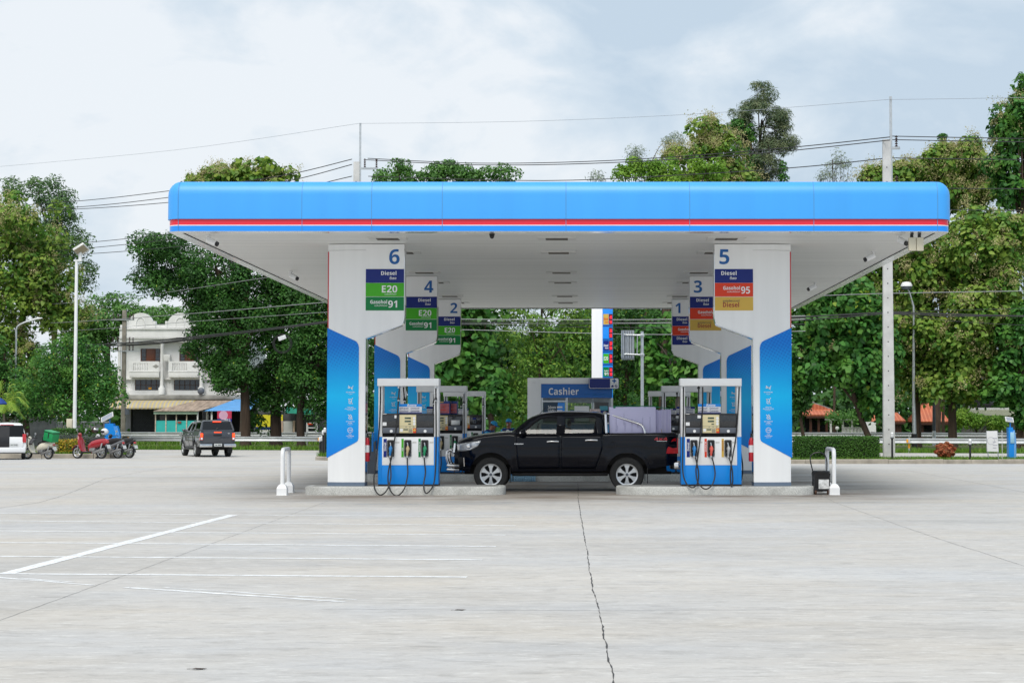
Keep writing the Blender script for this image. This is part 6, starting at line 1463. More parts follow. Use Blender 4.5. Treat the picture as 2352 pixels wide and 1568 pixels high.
# ================================================================ overhead cables
M_WIRE = pm('cable sheath', (.03, .03, .033), .6)
M_WIRET = pm('thin sky wire', (.30, .33, .37), .6)
M_WIREL = pm('bright conductor', (.32, .33, .34), .5, .4)
def cable(pts, YL, YR, r, label, group, mat=M_WIRE):
    X0_, X1_ = pts[0][0], pts[-1][0]
    P = [at(px, py, YL + (YR - YL) * (px - X0_) / (X1_ - X0_)) for px, py in pts]
    o = P[0]; m = MB(); m.tube([p - o for p in smooth_curve(P, 6)], r, 6)
    c = m.build('power_cable', mat, None); c.location = o; tag(c, label, 'cable', group)
HV, LV = 'high cables strung between the utility poles', 'low cables along the road'
cable([(-60, 388), (400, 345), (823, 284)], 130, 95, .009, 'thinnest top wire sloping from the sky to the mast above pillar 6', HV, M_WIRET)
cable([(823, 284), (1200, 279), (1600, 262), (2041, 229)], 95, 74, .009, 'thinnest top wire between the two concrete utility poles', HV, M_WIRET)
cable([(2041, 229), (2200, 227), (2420, 223)], 74, 68, .009, 'thinnest top wire leaving the pole by the clipped hedge', HV, M_WIRET)
cable([(845, 364), (1100, 375), (1400, 369), (1750, 345), (2044, 315)], 95, 74, .022, 'upper of two close black conductors between the concrete poles', HV)
cable([(836, 367), (1100, 379), (1400, 374), (1750, 352), (2044, 322)], 94.6, 73.6, .022, 'lower of two close black conductors between the concrete poles', HV)
cable([(846, 405), (1250, 415), (1600, 400), (1850, 383), (2040, 363)], 95, 74, .022, 'lowest black conductor grazing the canopy top between the concrete poles', HV)
cable([(2050, 313), (2200, 316), (2420, 320)], 74, 68, .02, 'upper black conductor right of the tall concrete pole', HV)
cable([(2050, 321), (2200, 324), (2420, 327)], 73.6, 67.6, .02, 'lower close black conductor right of the tall concrete pole', HV)
cable([(2050, 363), (2200, 365), (2420, 368)], 74, 68, .02, 'single black conductor below the pair right of the tall concrete pole', HV)
cable([(2050, 431.5), (2200, 433), (2420, 434)], 74, 68, .019, 'black cable passing just under the canopy roof line right of the tall pole', HV)
cable([(2050, 480), (2200, 482), (2420, 485)], 74, 68, .017, 'black cable level with the red stripe right of the tall pole', HV)
cable([(-60, 479), (200, 460), (400, 437), (640, 405), (808, 366)], 130, 95, .024, 'highest of three black cables meeting the canopy corner', HV)
cable([(-60, 489), (200, 474), (400, 452), (640, 420), (808, 378)], 130, 95, .024, 'middle of three black cables meeting the canopy corner', HV)
cable([(-60, 491), (200, 479), (400, 464), (640, 440), (808, 405)], 130, 95, .024, 'lowest of three black cables meeting the canopy corner', HV)
cable([(-60, 576), (200, 557), (430, 533), (700, 505)], 130, 100, .022, 'upper cable of the trio passing the head of the white lamp post', LV)
cable([(-60, 590), (200, 570), (440, 545), (700, 515)], 130, 100, .022, 'middle cable of the trio passing the head of the white lamp post', LV)
cable([(-60, 592), (200, 583), (460, 562), (740, 535)], 130, 100, .022, 'lowest cable of the trio passing the head of the white lamp post', LV)
cable([(-60, 706), (170, 695), (370, 673), (620, 636), (760, 615)], 128, 104, .018, 'grey wire across the big dark tree, highest under the canopy edge', LV, M_WIREL)
cable([(-60, 748), (170, 739), (440, 720), (760, 693)], 128, 104, .024, 'bright wire across the white shophouse gable', LV, M_WIREL)
cable([(-60, 768), (200, 757), (460, 737), (760, 716)], 128, 104, .016, 'thin bright wire just below the shophouse gable', LV, M_WIREL)
for k, (d, s) in enumerate(((0, 0), (3.2, 1), (6, -1.5), (-2.5, 2))):
    cable([(-60, 805 + d), (230, 791 + d + s), (366, 783 + d), (574, 759 + d * .8 + s), (800, 733 + d * .5)], 126 + k * .3, 103 + k * .3, .045 if k == 1 else .032, ['black cable in the middle of the sagging bundle before the shophouse', 'thickest black cable in the sagging bundle before the shophouse', 'lowest black cable of the sagging bundle before the shophouse', 'topmost black cable of the sagging bundle before the shophouse'][k], LV)
for k, (a, b_, mt) in enumerate(((733, 733, M_WIREL), (738, 738, M_WIRE), (741, 742.5, M_WIRE), (743, 741, M_WIREL), (746, 752, M_WIRE), (757, 768, M_WIREL))):
    cable([(800, a - 2), (1060, a), (1300, (a + b_) / 2 + 1.2), (1545, b_), (1850, b_ - 8)], 102, 92 + k * .2, .022, ['highest bright wire seen under the canopy above the booth', 'second wire from the top seen under the canopy', 'third dark wire seen under the canopy', 'fourth bright wire seen under the canopy', 'fifth wire sagging under the canopy', 'lowest slanting wire seen under the canopy'][k], LV, mt)
p = at(648, 776, 108); t = thing('cable_splice', 'white splice box with looped cable slung from the bundle in the dark tree', 'splice box', p)
m = MB(); m.box(-.24, .24, -.08, .08, -.12, .14, .02, rot=Matrix.Rotation(R(-20), 3, 'Y')); m.build('box', M_WHITEP, t)
m = MB()
for k in range(3): m.tube([((.5 + .05 * k) * math.cos(q), .1, -.35 + (.5 + .05 * k) * math.sin(q)) for q in [2 * math.pi * i / 24 for i in range(25)]], .02, 5)
m.build('cable_loop', M_RUB, t)
cable([(1800, 730), (1950, 722), (2050, 718), (2200, 722), (2420, 728)], 90, 80, .04, 'thick black cable behind the tall pole at leaf height', LV)
cable([(1800, 738), (1950, 727), (2050, 721), (2200, 726), (2420, 724)], 90.4, 80.4, .03, 'thinner black cable twisted with the thick one at leaf height', LV)
cable([(1860, 680), (2050, 673.5), (2420, 667)], 90, 80, .02, 'bright wire above the black pair behind the tall pole', LV, M_WIREL)
cable([(2050, 716), (2200, 712), (2420, 706)], 90, 80, .014, 'thin wire rising away from the tall pole at leaf height', LV)
cable([(2050, 720), (2200, 738), (2420, 750)], 90, 80, .014, 'thin wire falling away from the tall pole at leaf height', LV)
# ================================================================ shophouse across the road
YH = 170.; GH = -.3
def hx(q): return at(229.7 + .2271 * q, 900, YH).x
def hz(q): return at(400, 666.1 + .2271 * q, YH).z
HO = Vector((hx(620), YH, GH))
U = lambda q: hx(q) - HO.x
V = lambda q: hz(q) - HO.z
M_PLAST = pm('weathered white plaster', (.74, .74, .73), .8, var=.10, scale=.9)
M_STAIN = pm('mould stained concrete', lin('#8d8c88'), .9, var=.45, scale=.8, bump=.2)
M_WOOD = pm('brown varnished wood', lin('#46281c'), .5, var=.2, scale=3)
M_DWIN = pm('dark window glass', (.02, .026, .034), .1, coat=.6, var=.3, scale=2)
t = thing('shophouse', 'white three storey shophouse with round parapets and carved balconies across the road', 'building', HO)
xl, xr = U(190), U(1480)
m = MB(); m.box(xl, xr, .9, 10, 0, V(500)); m.build('wall', M_PLAST, t, smooth=0)
m = MB(); m.box(xl, xr, 0, .899, V(525), V(385), .03); m.box(xl, xr, -.12, 0, V(400), V(385)); m.box(xl, xr, -.12, 0, V(492), V(478)); m.box(xl, xr, .2, 1.2, V(385), V(350)); m.build('cornice', M_PLAST, t)
m = MB(); m.box(xl - .001, xr + .001, -.124, -.06, V(389), V(384)); m.box(xl, xr, -.124, -.06, V(482), V(477)); m.build('stain_line', M_STAIN, t)
for c in (398, 800, 1200):
    m = MB(); rw = U(c + 127) - U(c); rh = V(228) - V(350)
    m.prism([(U(c) + rw, V(386))] + [(U(c) + rw * math.cos(R(a)), V(350) + rh * math.sin(R(a))) for a in range(0, 181, 10)] + [(U(c) - rw, V(386))], .15, .6); m.build('round_gable', M_PLAST, t)
    m = MB(); m.tube([(U(c) + .42 * math.cos(R(a)), .14, V(335) + .55 * math.sin(R(a))) for a in range(0, 181, 15)] + [(U(c) - .42, .14, V(384)), (U(c) + .42, .14, V(384)), (U(c) + .42, .14, V(335))], .05, 6); m.build('arch_moulding', M_PLAST, t)
    m = MB(); m.box(U(c + 128), U(c + 152), .1, .7, V(386), V(312)); m.box(U(c - 152), U(c - 128), .1, .7, V(386), V(312)); m.build('parapet_step', M_PLAST, t)
for k, c in enumerate((190, 620, 1020, 1420)):
    m = MB(); rr = []
    m.lathe([(.32, V(1055)), (.32, V(1000)), (.20, V(975)), (.17, V(960)), (.165, V(540)), (.22, V(527))], 14, (U(c), .15, 0)); m.box(U(c) - .3, U(c) + .3, .05, .5, V(1055), V(985)); m.build('column', M_PLAST, t)
for b0 in (300, 695, 1100):
    m = MB(); m.box(U(b0), U(b0 + 300), -.25, .0, V(882), V(815), .02); m.box(U(b0), U(b0 + 40), -.25, -.05, V(815), V(720)); m.box(U(b0 + 190), U(b0 + 300), -.25, -.05, V(815), V(720)); m.box(U(b0 + 40), U(b0 + 190), -.25, -.05, V(738), V(720)); m.box(U(b0 - 4), U(b0 + 304), -.29, 0, V(828), V(818)); m.box(U(b0), U(b0 + 300), -.0, .9, V(885), V(822)); bal = m.build('balcony', M_PLAST, t)
    m = MB()
    for k in range(6): m.lathe([(.06, V(814)), (.11, V(795)), (.05, V(765)), (.09, V(740))], 8, (U(b0 + 55 + k * 24), -.15, 0))
    m.build('balusters', M_PLAST, bal)
    m = MB(); m.prism([(U(b0 + 235), V(770)), (U(b0 + 270), V(750)), (U(b0 + 300), V(770)), (U(b0 + 270), V(790))], -.27, -.24); m.build('diamond', M_STAIN, bal)
    wx = b0 + 84
    m = MB(); m.box(U(wx), U(wx + 208), .86, .95, V(722), V(588)); dw = m.build('window', M_WOOD, t)
    m = MB(); m.box(U(wx + 62), U(wx + 145), .82, .86, V(721), V(590), .02); m.build('shutter_door', pm('door wood', lin('#5f3422'), .5, var=.2, scale=3), dw)
    for a in (12, 155):
        m = MB()
        for r_ in range(3): m.box(U(wx + a), U(wx + a + 40), .84, .858, V(708 - r_ * 40), V(672 - r_ * 40))
        m.build('pane', M_DWIN, dw)
    lx = b0 + 37
    m = MB(); m.box(U(lx), U(lx + 265), .80, .95, V(1010), V(905)); lw = m.build('window', M_DWIN, t)
    m = MB()
    for k in range(6): m.box(U(lx + k * 53) - .03, U(lx + k * 53) + .03, .77, .80, V(1010), V(905))
    m.box(U(lx), U(lx + 265), .775, .80, V(962), V(957)); m.build('sash', M_WOOD, lw)
m = MB(); m.box(xl, xr, .6, .899, V(1062), V(1012)); m.box(xl, xr, .6, .899, V(903), V(886)); m.build('spandrel', M_PLAST, t)
m = MB(); m.box(U(160), xr, -.7, .9, V(1105), V(1060), .02); m.build('floor_slab', M_STAIN, t)
m = MB(); m.box(U(640), U(705), -.1, .6, V(720), V(652), .02); m.lathe([(0, -.105), (.24, -.105)], 12, (U(665), 0, V(686)), 'y'); m.build('air_conditioner', M_OFFW, t)
m = MB(); m.box(U(470), U(500), .76, .79, V(1000), V(982)); m.build('orange_notice', M_YEL, t)
# ground floor
m = MB(); m.box(U(270), U(318), -.2, .6, 0, V(1105)); m.box(U(650), U(715), -.2, .6, 0, V(1105)); m.box(U(1000), U(1050), -.2, .6, 0, V(1105)); m.build('pier', pm('grey render', lin('#9a9aa0'), .8, var=.1), t)
m = MB()
for k in range(26): z = V(1435) - .5 + k * .12; m.box(U(318), U(650), .1, .16, z, z + .11, .02)
m.build('roller_shutter', pm('dark roller shutter', lin('#272b31'), .5, .3, var=.1), t)
def stripes(name, c1, c2, sc):
    m, nt, b = new_mat(name); tc = nn(nt, 'ShaderNodeTexCoord'); sx = nn(nt, 'ShaderNodeSeparateXYZ'); nt.links.new(tc.outputs['Object'], sx.inputs[0])
    ml = nn(nt, 'ShaderNodeMath', operation='MULTIPLY'); ml.inputs[1].default_value = sc; nt.links.new(sx.outputs[0], ml.inputs[0])
    fr = nn(nt, 'ShaderNodeMath', operation='FRACT'); nt.links.new(ml.outputs[0], fr.inputs[0]); lt = nn(nt, 'ShaderNodeMath', operation='LESS_THAN'); lt.inputs[1].default_value = .35; nt.links.new(fr.outputs[0], lt.inputs[0])
    n = nn(nt, 'ShaderNodeTexNoise'); n.inputs['Scale'].default_value = 1.5; n.inputs['Detail'].default_value = 5; nt.links.new(tc.outputs['Object'], n.inputs['Vector'])
    c = mix_rgb(nt, lt.outputs[0], lin(c1), lin(c2)); nt.links.new(mix_rgb(nt, n.outputs['Fac'], c, mix_rgb(nt, .5, c, (.1, .09, .08))), b.inputs['Base Color']); b.inputs['Roughness'].default_value = .6; return m
m = MB(); rr = []
for y, z in ((-.7, 1112), (-1.4, 1122), (-2.0, 1145), (-2.4, 1180), (-2.5, 1207)): rr.append([Vector((U(160) + (U(990) - U(160)) * k / 40, y + .03 * (k % 2), V(z) + (.0 if z < 1200 else .06 * (k % 2)))) for k in range(41)])
m.loft(rr, closed=False, caps=False); m.build('awning', stripes('striped awning', '#b5aea0', '#d3bd76', 2.6), t, solid=.03)
m = MB(); m.lathe([(0, .0), (.15, .02), (.30, .10), (.34, .16)], 18, (0, 0, 0), 'y'); m.v = [(p[0] + U(1040), p[1] - 1.0, p[2] + V(1022)) for p in m.v]; ds = m.build('satellite_dish', M_GREYP, t, solid=.01)
m = MB(); m.tube([(U(1040), -.9, V(1022)), (U(1040), -.7, V(1060))], .04, 6); m.build('dish_arm', M_ALU, ds)

M_RUST = pm('rusty corrugated roof', lin('#a08f80'), .7, var=.35, scale=1.1, stretch=(3, .6, 1))
M_TEAL = pm('teal sheet', lin('#35b9b4'), .5, var=.06)
M_CORR = pm('dark corrugated wall', lin('#4a4c50'), .6, var=.15, stretch=(6, 1, .3))
t = thing('lean_to_shed', 'lean-to shed with rusty sloping roof and teal panel front', 'shed', (U(930) + HO.x, YH - 6, GH)); so_ = Vector((U(930), -6, 0))
W = lambda q: U(q) - so_.x
def roofsheet(pts, nx):
    a, b_, c, d = [Vector(p) for p in pts]; m = MB(); v = []
    for i in range(nx + 1):
        k = i / nx; o = Vector((0, 0, .04 * (i % 2))); v += [a + (b_ - a) * k + o, d + (c - d) * k + o]
    m.add(v, [(2 * i, 2 * i + 2, 2 * i + 3, 2 * i + 1) for i in range(nx)]); return m
roofsheet([(W(705), -.5, V(1228)), (W(1138), -.5, V(1228)), (W(1400), 5.2, V(1119)), (W(1000), 5.2, V(1119))], 60).build('roof', M_RUST, t, solid=.03, smooth=0)
m = MB(); m.box(W(708), W(1135), -.42, -.36, V(1256), V(1229)); m.build('eave_board', pm('faded green board', lin('#7e9482'), .7, var=.2, scale=4), t)
for k in range(4):
    a, b_ = 722 + k * 101, 722 + (k + 1) * 101 - 8
    m = MB(); m.box(W(a), W(b_), -.1, -.04, 0, V(1318)); m.build('teal_panel', M_TEAL, t)
    m = MB(); m.box(W(a) - .07, W(a) + .03, -.16, -.02, 0, V(1258)); m.build('rusty_post', pm('rusty white post', lin('#c7b8a8'), .7, var=.3, scale=8), t)
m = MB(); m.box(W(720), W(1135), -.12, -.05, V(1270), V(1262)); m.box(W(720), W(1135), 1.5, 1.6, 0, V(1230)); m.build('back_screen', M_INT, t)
m = MB(); m.box(W(1126), W(1138), -.3, -.1, 0, V(1228)); m.box(W(1190), W(1200), 1.0, 1.1, 0, V(1200)); m.build('end_post', M_PLAST, t)
m = MB(); m.box(W(936), W(970), -.2, -.1, V(1343), V(1325)); m.build('letter_box', pm('red letter box', lin('#9a4a3a'), .6), t)
t = thing('market_stall', 'dark open stall under a bright blue sheet roof beside the lean-to shed', 'stall', (U(1350) + HO.x, YH - 5, GH)); so_ = Vector((U(1350), -5, 0))
W = lambda q: U(q) - so_.x
roofsheet([(W(1180), -.8, V(1226)), (W(1620), -.8, V(1226)), (W(1640), 4.5, V(1105)), (W(1385), 4.5, V(1105))], 40).build('roof', pm('blue roof sheet', lin('#5f9cd2'), .5, var=.1), t, solid=.03, smooth=0)
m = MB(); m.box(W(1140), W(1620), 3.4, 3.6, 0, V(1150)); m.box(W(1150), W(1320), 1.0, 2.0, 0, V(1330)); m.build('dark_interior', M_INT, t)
for q in (1252, 1418): m = MB(); m.box(W(q) - .08, W(q) + .08, -.5, -.4, 0, V(1215)); m.build('post', M_PLAST, t)
t = thing('roadside_banner', 'red and blue printed banner hanging from the blue stall roof', 'banner', (U(1390) + HO.x, YH - 6.1, HO.z + V(1347)))
w_ = (U(1460) - U(1320)) / 2; h = V(1224) - V(1347)
m = MB(); m.box(-w_, w_, 0, .02, h * .40, h); m.build('red_field', pm('banner red', lin('#c8385a'), .5, var=.15), t)
m = MB(); m.box(-w_, w_, 0, .02, 0, h * .399); nb = m.build('blue_field', pm('banner blue', lin('#2f2f86'), .5), t)
m = MB(); m.text('โทร.090-998-7', 0, .10, .17, -.006, 'c', .03, width=w_ * 1.7); m.text('063-5', w_ * .4, h * .26, .15, -.006, 'c', .03); m.build('lettering', M_TXTW, nb, smooth=0, recalc=False)
m = MB(); m.lathe([(0, -.004), (.42, -.004)], 20, (-.1, 0, h * .66), 'y'); m.build('pale_motif', pm('pale pink motif', lin('#d6a8c4'), .6), t)
# grey workshop behind the tree trunks
Yw = 162.; a7 = lambda q: 551.3 + .1318 * q; b7 = lambda q: 861.3 + .1318 * q
xo_ = at(a7(1000), 980, Yw).x; t = thing('grey_workshop', 'dark corrugated workshop with yellow hoarding behind the roadside tree trunks', 'building', (xo_, Yw, GH))
X7 = lambda q: at(a7(q), 980, Yw).x - xo_; Z7 = lambda q: at(700, b7(q), Yw).z - GH
m = MB()
for k in range(70):
    a = X7(960) + (X7(1650) - X7(960)) * k / 70; b_ = X7(960) + (X7(1650) - X7(960)) * (k + .6) / 70; m.box(a, b_, -.06, 0, 0, Z7(640))
m.box(X7(240), X7(1650), .001, 6, 0, Z7(630)); m.build('wall', M_CORR, t, smooth=0)
for q0, q1 in ((290, 560), (700, 755)): m = MB(); m.box(X7(q0), X7(q1), -.3, -.2, Z7(900), Z7(690)); m.build('yellow_hoarding', pm('yellow hoarding', lin('#d9cf28'), .5, var=.1), t)
m = MB(); m.box(X7(290), X7(755), -.32, -.22, Z7(945), Z7(901)); m.build('blue_hoarding', M_NAVY, t)
m = MB(); m.prism([(X7(850), Z7(660)), (X7(1290), Z7(690)), (X7(1290), Z7(600)), (X7(850), Z7(560))], -2.0, -.3); m.build('green_canopy', pm('green tarp', lin('#2f9a84'), .6, var=.2), t)
m = MB(); m.box(X7(940), X7(972), -.6, -.3, 0, Z7(790)); m.box(X7(735), X7(765), -.6, -.3, 0, Z7(790)); m.build('gate_post', pm('peach post', lin('#c9ad98'), .8, var=.2), t)
m = MB()
for k in range(13): q = 770 + k * 13; m.box(X7(q) - .06, X7(q) + .02, -.5, -.45, 0, Z7(800))
for k in range(14): q = 330 + k * 17; m.box(X7(q) - .06, X7(q) + .02, -.5, -.45, 0, Z7(950))
m.box(X7(765), X7(940), -.45, -.40, Z7(850), Z7(842)); m.build('gate_bars', M_OFFW, t)
t = thing('display_rack', 'white two shelf rack in front of the dark workshop wall', 'shelf', (X7(1290) + xo_, Yw - 1.2, GH)); w_ = X7(1370) - X7(1290)
m = MB()
for s in (-1, 1): m.box(s * w_ - .05, s * w_ + .05, -.3, -.2, 0, Z7(822)); m.box(s * w_ - .05, s * w_ + .05, .2, .3, 0, Z7(822))
m.build('legs', M_WHITEP, t)
for zq in (830, 912, 985): m = MB(); m.box(-w_, w_, -.3, .3, Z7(zq) - .05, Z7(zq) + .03); m.build('shelf', M_WHITEP, t)
m = MB(); m.box(-w_ * .85, w_ * .2, -.33, -.31, Z7(862), Z7(835)); m.build('red_sign', M_ORANGE, t)
# corrugated fence left of the shophouse
x0 = hx(-40); t = thing('sheet_fence', 'grey corrugated sheet fence behind the blue totem', 'fence', (hx(120), YH - 3, GH))
m = MB()
for k in range(8): a = hx(-330) - hx(120) + k * .62; m.box(a, a + .5, -.05, .05, 0, V(1330) + random.uniform(-.04, .04))
m.build('sheets', pm('fence sheet', lin('#55595c'), .7, var=.2), t)
m = MB(); m.box(hx(-330) - hx(120), hx(-330) - hx(120) + 4.9, .06, .12, 1.6, 1.7); m.build('rail', M_ALU, t)
t = thing('boundary_wall', 'low whitewashed wall glimpsed behind the palm and the ivory scooter', 'wall', (at(60, 980, 128).x, 128, -.3))
m = MB(); m.box(-2.6, 2.2, 0, .2, 0, 2.0, .02); m.build('wall', pm('grimy whitewash', lin('#8c8c8e'), .9, var=.25), t); m = MB(); m.box(-2.65, 2.25, -.05, .25, 2.0, 2.1); m.build('coping', M_STAIN, t)

# ================================================================ orange roofed pavilions and hut
M_TILE = stripes('orange roof tile', '#c9653f', '#de8258', 3.2)
q7x = lambda q: 1814.6 + .2285 * q
q7y = lambda q: 861.3 + .2285 * q
Yo = 150.
def pavilion(q0, q1, zeave, zridge, r0, r1, label, depth=5.0, posts=4, body=True):
    xc = at(q7x((q0 + q1) / 2), 940, Yo).x; t = thing('pavilion', label, 'pavilion', (xc, Yo, GH), group='orange roofed pavilions')
    X = lambda q: at(q7x(q), 940, Yo).x - xc; Z = lambda q: at(1900, q7y(q), Yo).z - GH
    e = [(X(q0), 0, Z(zeave)), (X(q1), 0, Z(zeave)), (X(q1), depth, Z(zeave)), (X(q0), depth, Z(zeave))]; r_ = [(X(r0), depth * .45, Z(zridge)), (X(r1), depth * .45, Z(zridge))]
    m = MB(); m.add(e + r_, [(0, 1, 5, 4), (1, 2, 5), (2, 3, 4, 5), (3, 0, 4)]); m.build('roof', M_TILE, t, smooth=0, solid=.12)
    m = MB(); m.box(e[0][0], e[1][0], -.02, .1, Z(zeave) - .25, Z(zeave) - .06); m.build('fascia_board', M_WOOD, t)
    for k in range(posts):
        m = MB(); x = e[0][0] + .4 + (e[1][0] - e[0][0] - .8) * k / (posts - 1); m.box(x - .1, x + .1, .3, .5, 0, Z(zeave) - .26); m.build('post', M_WOOD, t)
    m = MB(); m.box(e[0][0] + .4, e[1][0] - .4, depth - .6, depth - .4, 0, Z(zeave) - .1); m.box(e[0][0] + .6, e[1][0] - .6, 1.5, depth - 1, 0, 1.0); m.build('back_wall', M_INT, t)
    return t
pavilion(165, 500, 402, 335, 240, 430, 'orange hipped pavilion with a raised broken gable beside the leafy pergola')
xc = at(q7x(345), 940, Yo).x
t = thing('roof_gable', 'small orange gable with weathered crest rising over the hipped pavilion', 'roof', (xc, Yo + 2.2, GH + at(1900, q7y(345), Yo).z - GH))
S2 = .2285 * Yo / FPX
m = MB(); m.prism([(-85 * S2, 0), (-80 * S2, 62 * S2), (-70 * S2, 60 * S2), (20 * S2, 32 * S2), (95 * S2, 0)], -.4, .4); m.build('tiles', M_TILE, t, smooth=0)
m = MB(); m.tube([(-82 * S2, 0, 80 * S2), (-72 * S2, 0, 60 * S2), (20 * S2, 0, 33 * S2), (100 * S2, 0, 0)], .12, 6); m.build('crest', M_STAIN, t)
pavilion(1290, 1600, 470, 285, 1390, 1535, 'tall orange tiled roof between the two teak trunks', 6, 3)
pavilion(1010, 1160, 462, 380, 1050, 1120, 'low orange roof hidden by leaves beside the tall utility pole', 5, 3)
pavilion(770, 905, 468, 400, 800, 880, 'orange roof corner behind the leaning trunk', 5, 3)
# pergola and screens
xc = at(q7x(620), 940, 146).x; t = thing('leafy_pergola', 'creeper covered pergola with dark screens between the orange roofs', 'pergola', (xc, 146, GH)); Z = lambda q: at(1900, q7y(q), 146).z - GH; X = lambda q: at(q7x(q), 940, 146).x - xc
m = MB(); m.box(X(400), X(810), 0, 3, Z(452), Z(440)); 
for q in (410, 530, 625, 740, 800): m.box(X(q) - .08, X(q) + .08, 0, .16, 0, Z(440))
m.build('frame', M_OFFW, t)
m = MB(); m.box(X(525), X(750), .2, .3, Z(512), Z(455)); m.build('screen', pm('dark green screen', lin('#1d2a26'), .7), t)
m = MB()
for k in range(16): q = 530 + k * 14; m.box(X(q) - .03, X(q) + .03, -.1, -.05, 0, Z(520))
m.box(X(520), X(760), -.1, -.05, Z(534), Z(528)); m.build('railing', M_OFFW, t)
PERG = (xc, X(400), X(820), Z(440) + GH)
xc = at(q7x(2030), 940, 140).x; t = thing('sheet_roof_hut', 'grey hut with mossy sheet roof and dark upper veranda near the blue totem', 'hut', (xc, 140, GH)); Z = lambda q: at(1900, q7y(q), 140).z - GH; X = lambda q: at(q7x(q), 940, 140).x - xc
roofsheet([(X(1785), -1, Z(408)), (X(2290), -1, Z(408)), (X(2260), 2, Z(350)), (X(1830), 2, Z(350))], 36).build('roof', pm('mossy sheet roof', lin('#8f9178'), .8, var=.25, scale=2), t, solid=.04, smooth=0)
m = MB(); m.box(X(1830), X(2260), 0, 4, 0, Z(412)); m.build('wall', pm('grey cement wall', lin('#6d6a66'), .9, var=.2), t)
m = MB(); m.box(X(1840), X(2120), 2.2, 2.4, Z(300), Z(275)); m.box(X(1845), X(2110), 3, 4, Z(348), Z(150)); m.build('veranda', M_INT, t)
m = MB()
for k in range(22): q = 1990 + k * 6; m.box(X(q) - .02, X(q) + .02, 2.2, 2.25, Z(275), Z(170))
m.build('bars', M_GREYP, t)
m = MB(); m.box(X(1850), X(1870), 2.0, 2.3, Z(345), Z(270)); m.box(X(1860), X(2260), 1.9, 2.1, Z(350), Z(325)); m.build('ledge', M_OFFW, t)
xc = at(q7x(808), 975, 140).x; t = thing('white_notice', 'small white notice board by the pergola railing', 'notice board', (xc, 140, GH))
m = MB(); m.box(-.45, .45, 0, .05, .9, 1.7); m.build('board', M_TXTW, t); m = MB(); m.box(-.4, -.35, 0, .05, 0, .9); m.box(.35, .4, 0, .05, 0, .9); m.build('legs', M_ALU, t)
xc = at(q7x(475), 990, 138).x; t = thing('round_dish', 'pale round dish aerial standing in front of the hipped pavilion', 'dish', (xc, 138, GH))
m = MB(); m.lathe([(0, 0), (.09, .02), (.15, .05)], 16, (0, 0, 1.2), 'y'); m.build('dish', M_OFFW, t, solid=.02); m = MB(); m.cyl((0, .05, 0), (0, .05, 1.2), .03); m.build('stand', M_ALU, t)

# ================================================================ two station attendants
M_SKIN = pm('skin', lin('#a06c52'), .55, var=.05)
M_SHIRT = pm('navy uniform', lin('#1c2f6a'), .8, var=.08)
M_SHIRT2 = pm('sky blue uniform yoke', lin('#35a0d8'), .8)
M_TROU = pm('dark trousers', lin('#23262e'), .85)
M_CAP = pm('blue cap', lin('#2a9ad0'), .7)
M_CAPD = pm('dark blue cap', lin('#1f58b8'), .7)
M_HAIR = pm('black hair', (.012, .010, .009), .6)
def skin_graph(name, verts, edges, rad, mat, parent, root=0):
    me = bpy.data.meshes.new(name); me.from_pydata(verts, edges, []); o = bpy.data.objects.new(name, me); COL.objects.link(o); o.parent = parent
    md = o.modifiers.new('skin', 'SKIN'); md.use_smooth_shade = True
    sv = me.skin_vertices[0].data
    for i, r in enumerate(rad): sv[i].radius = r if isinstance(r, tuple) else (r, r); sv[i].use_root = (i == root)
    s = o.modifiers.new('subdivision', 'SUBSURF'); s.levels = 2; s.render_levels = 2
    me.materials.append(mat); return o
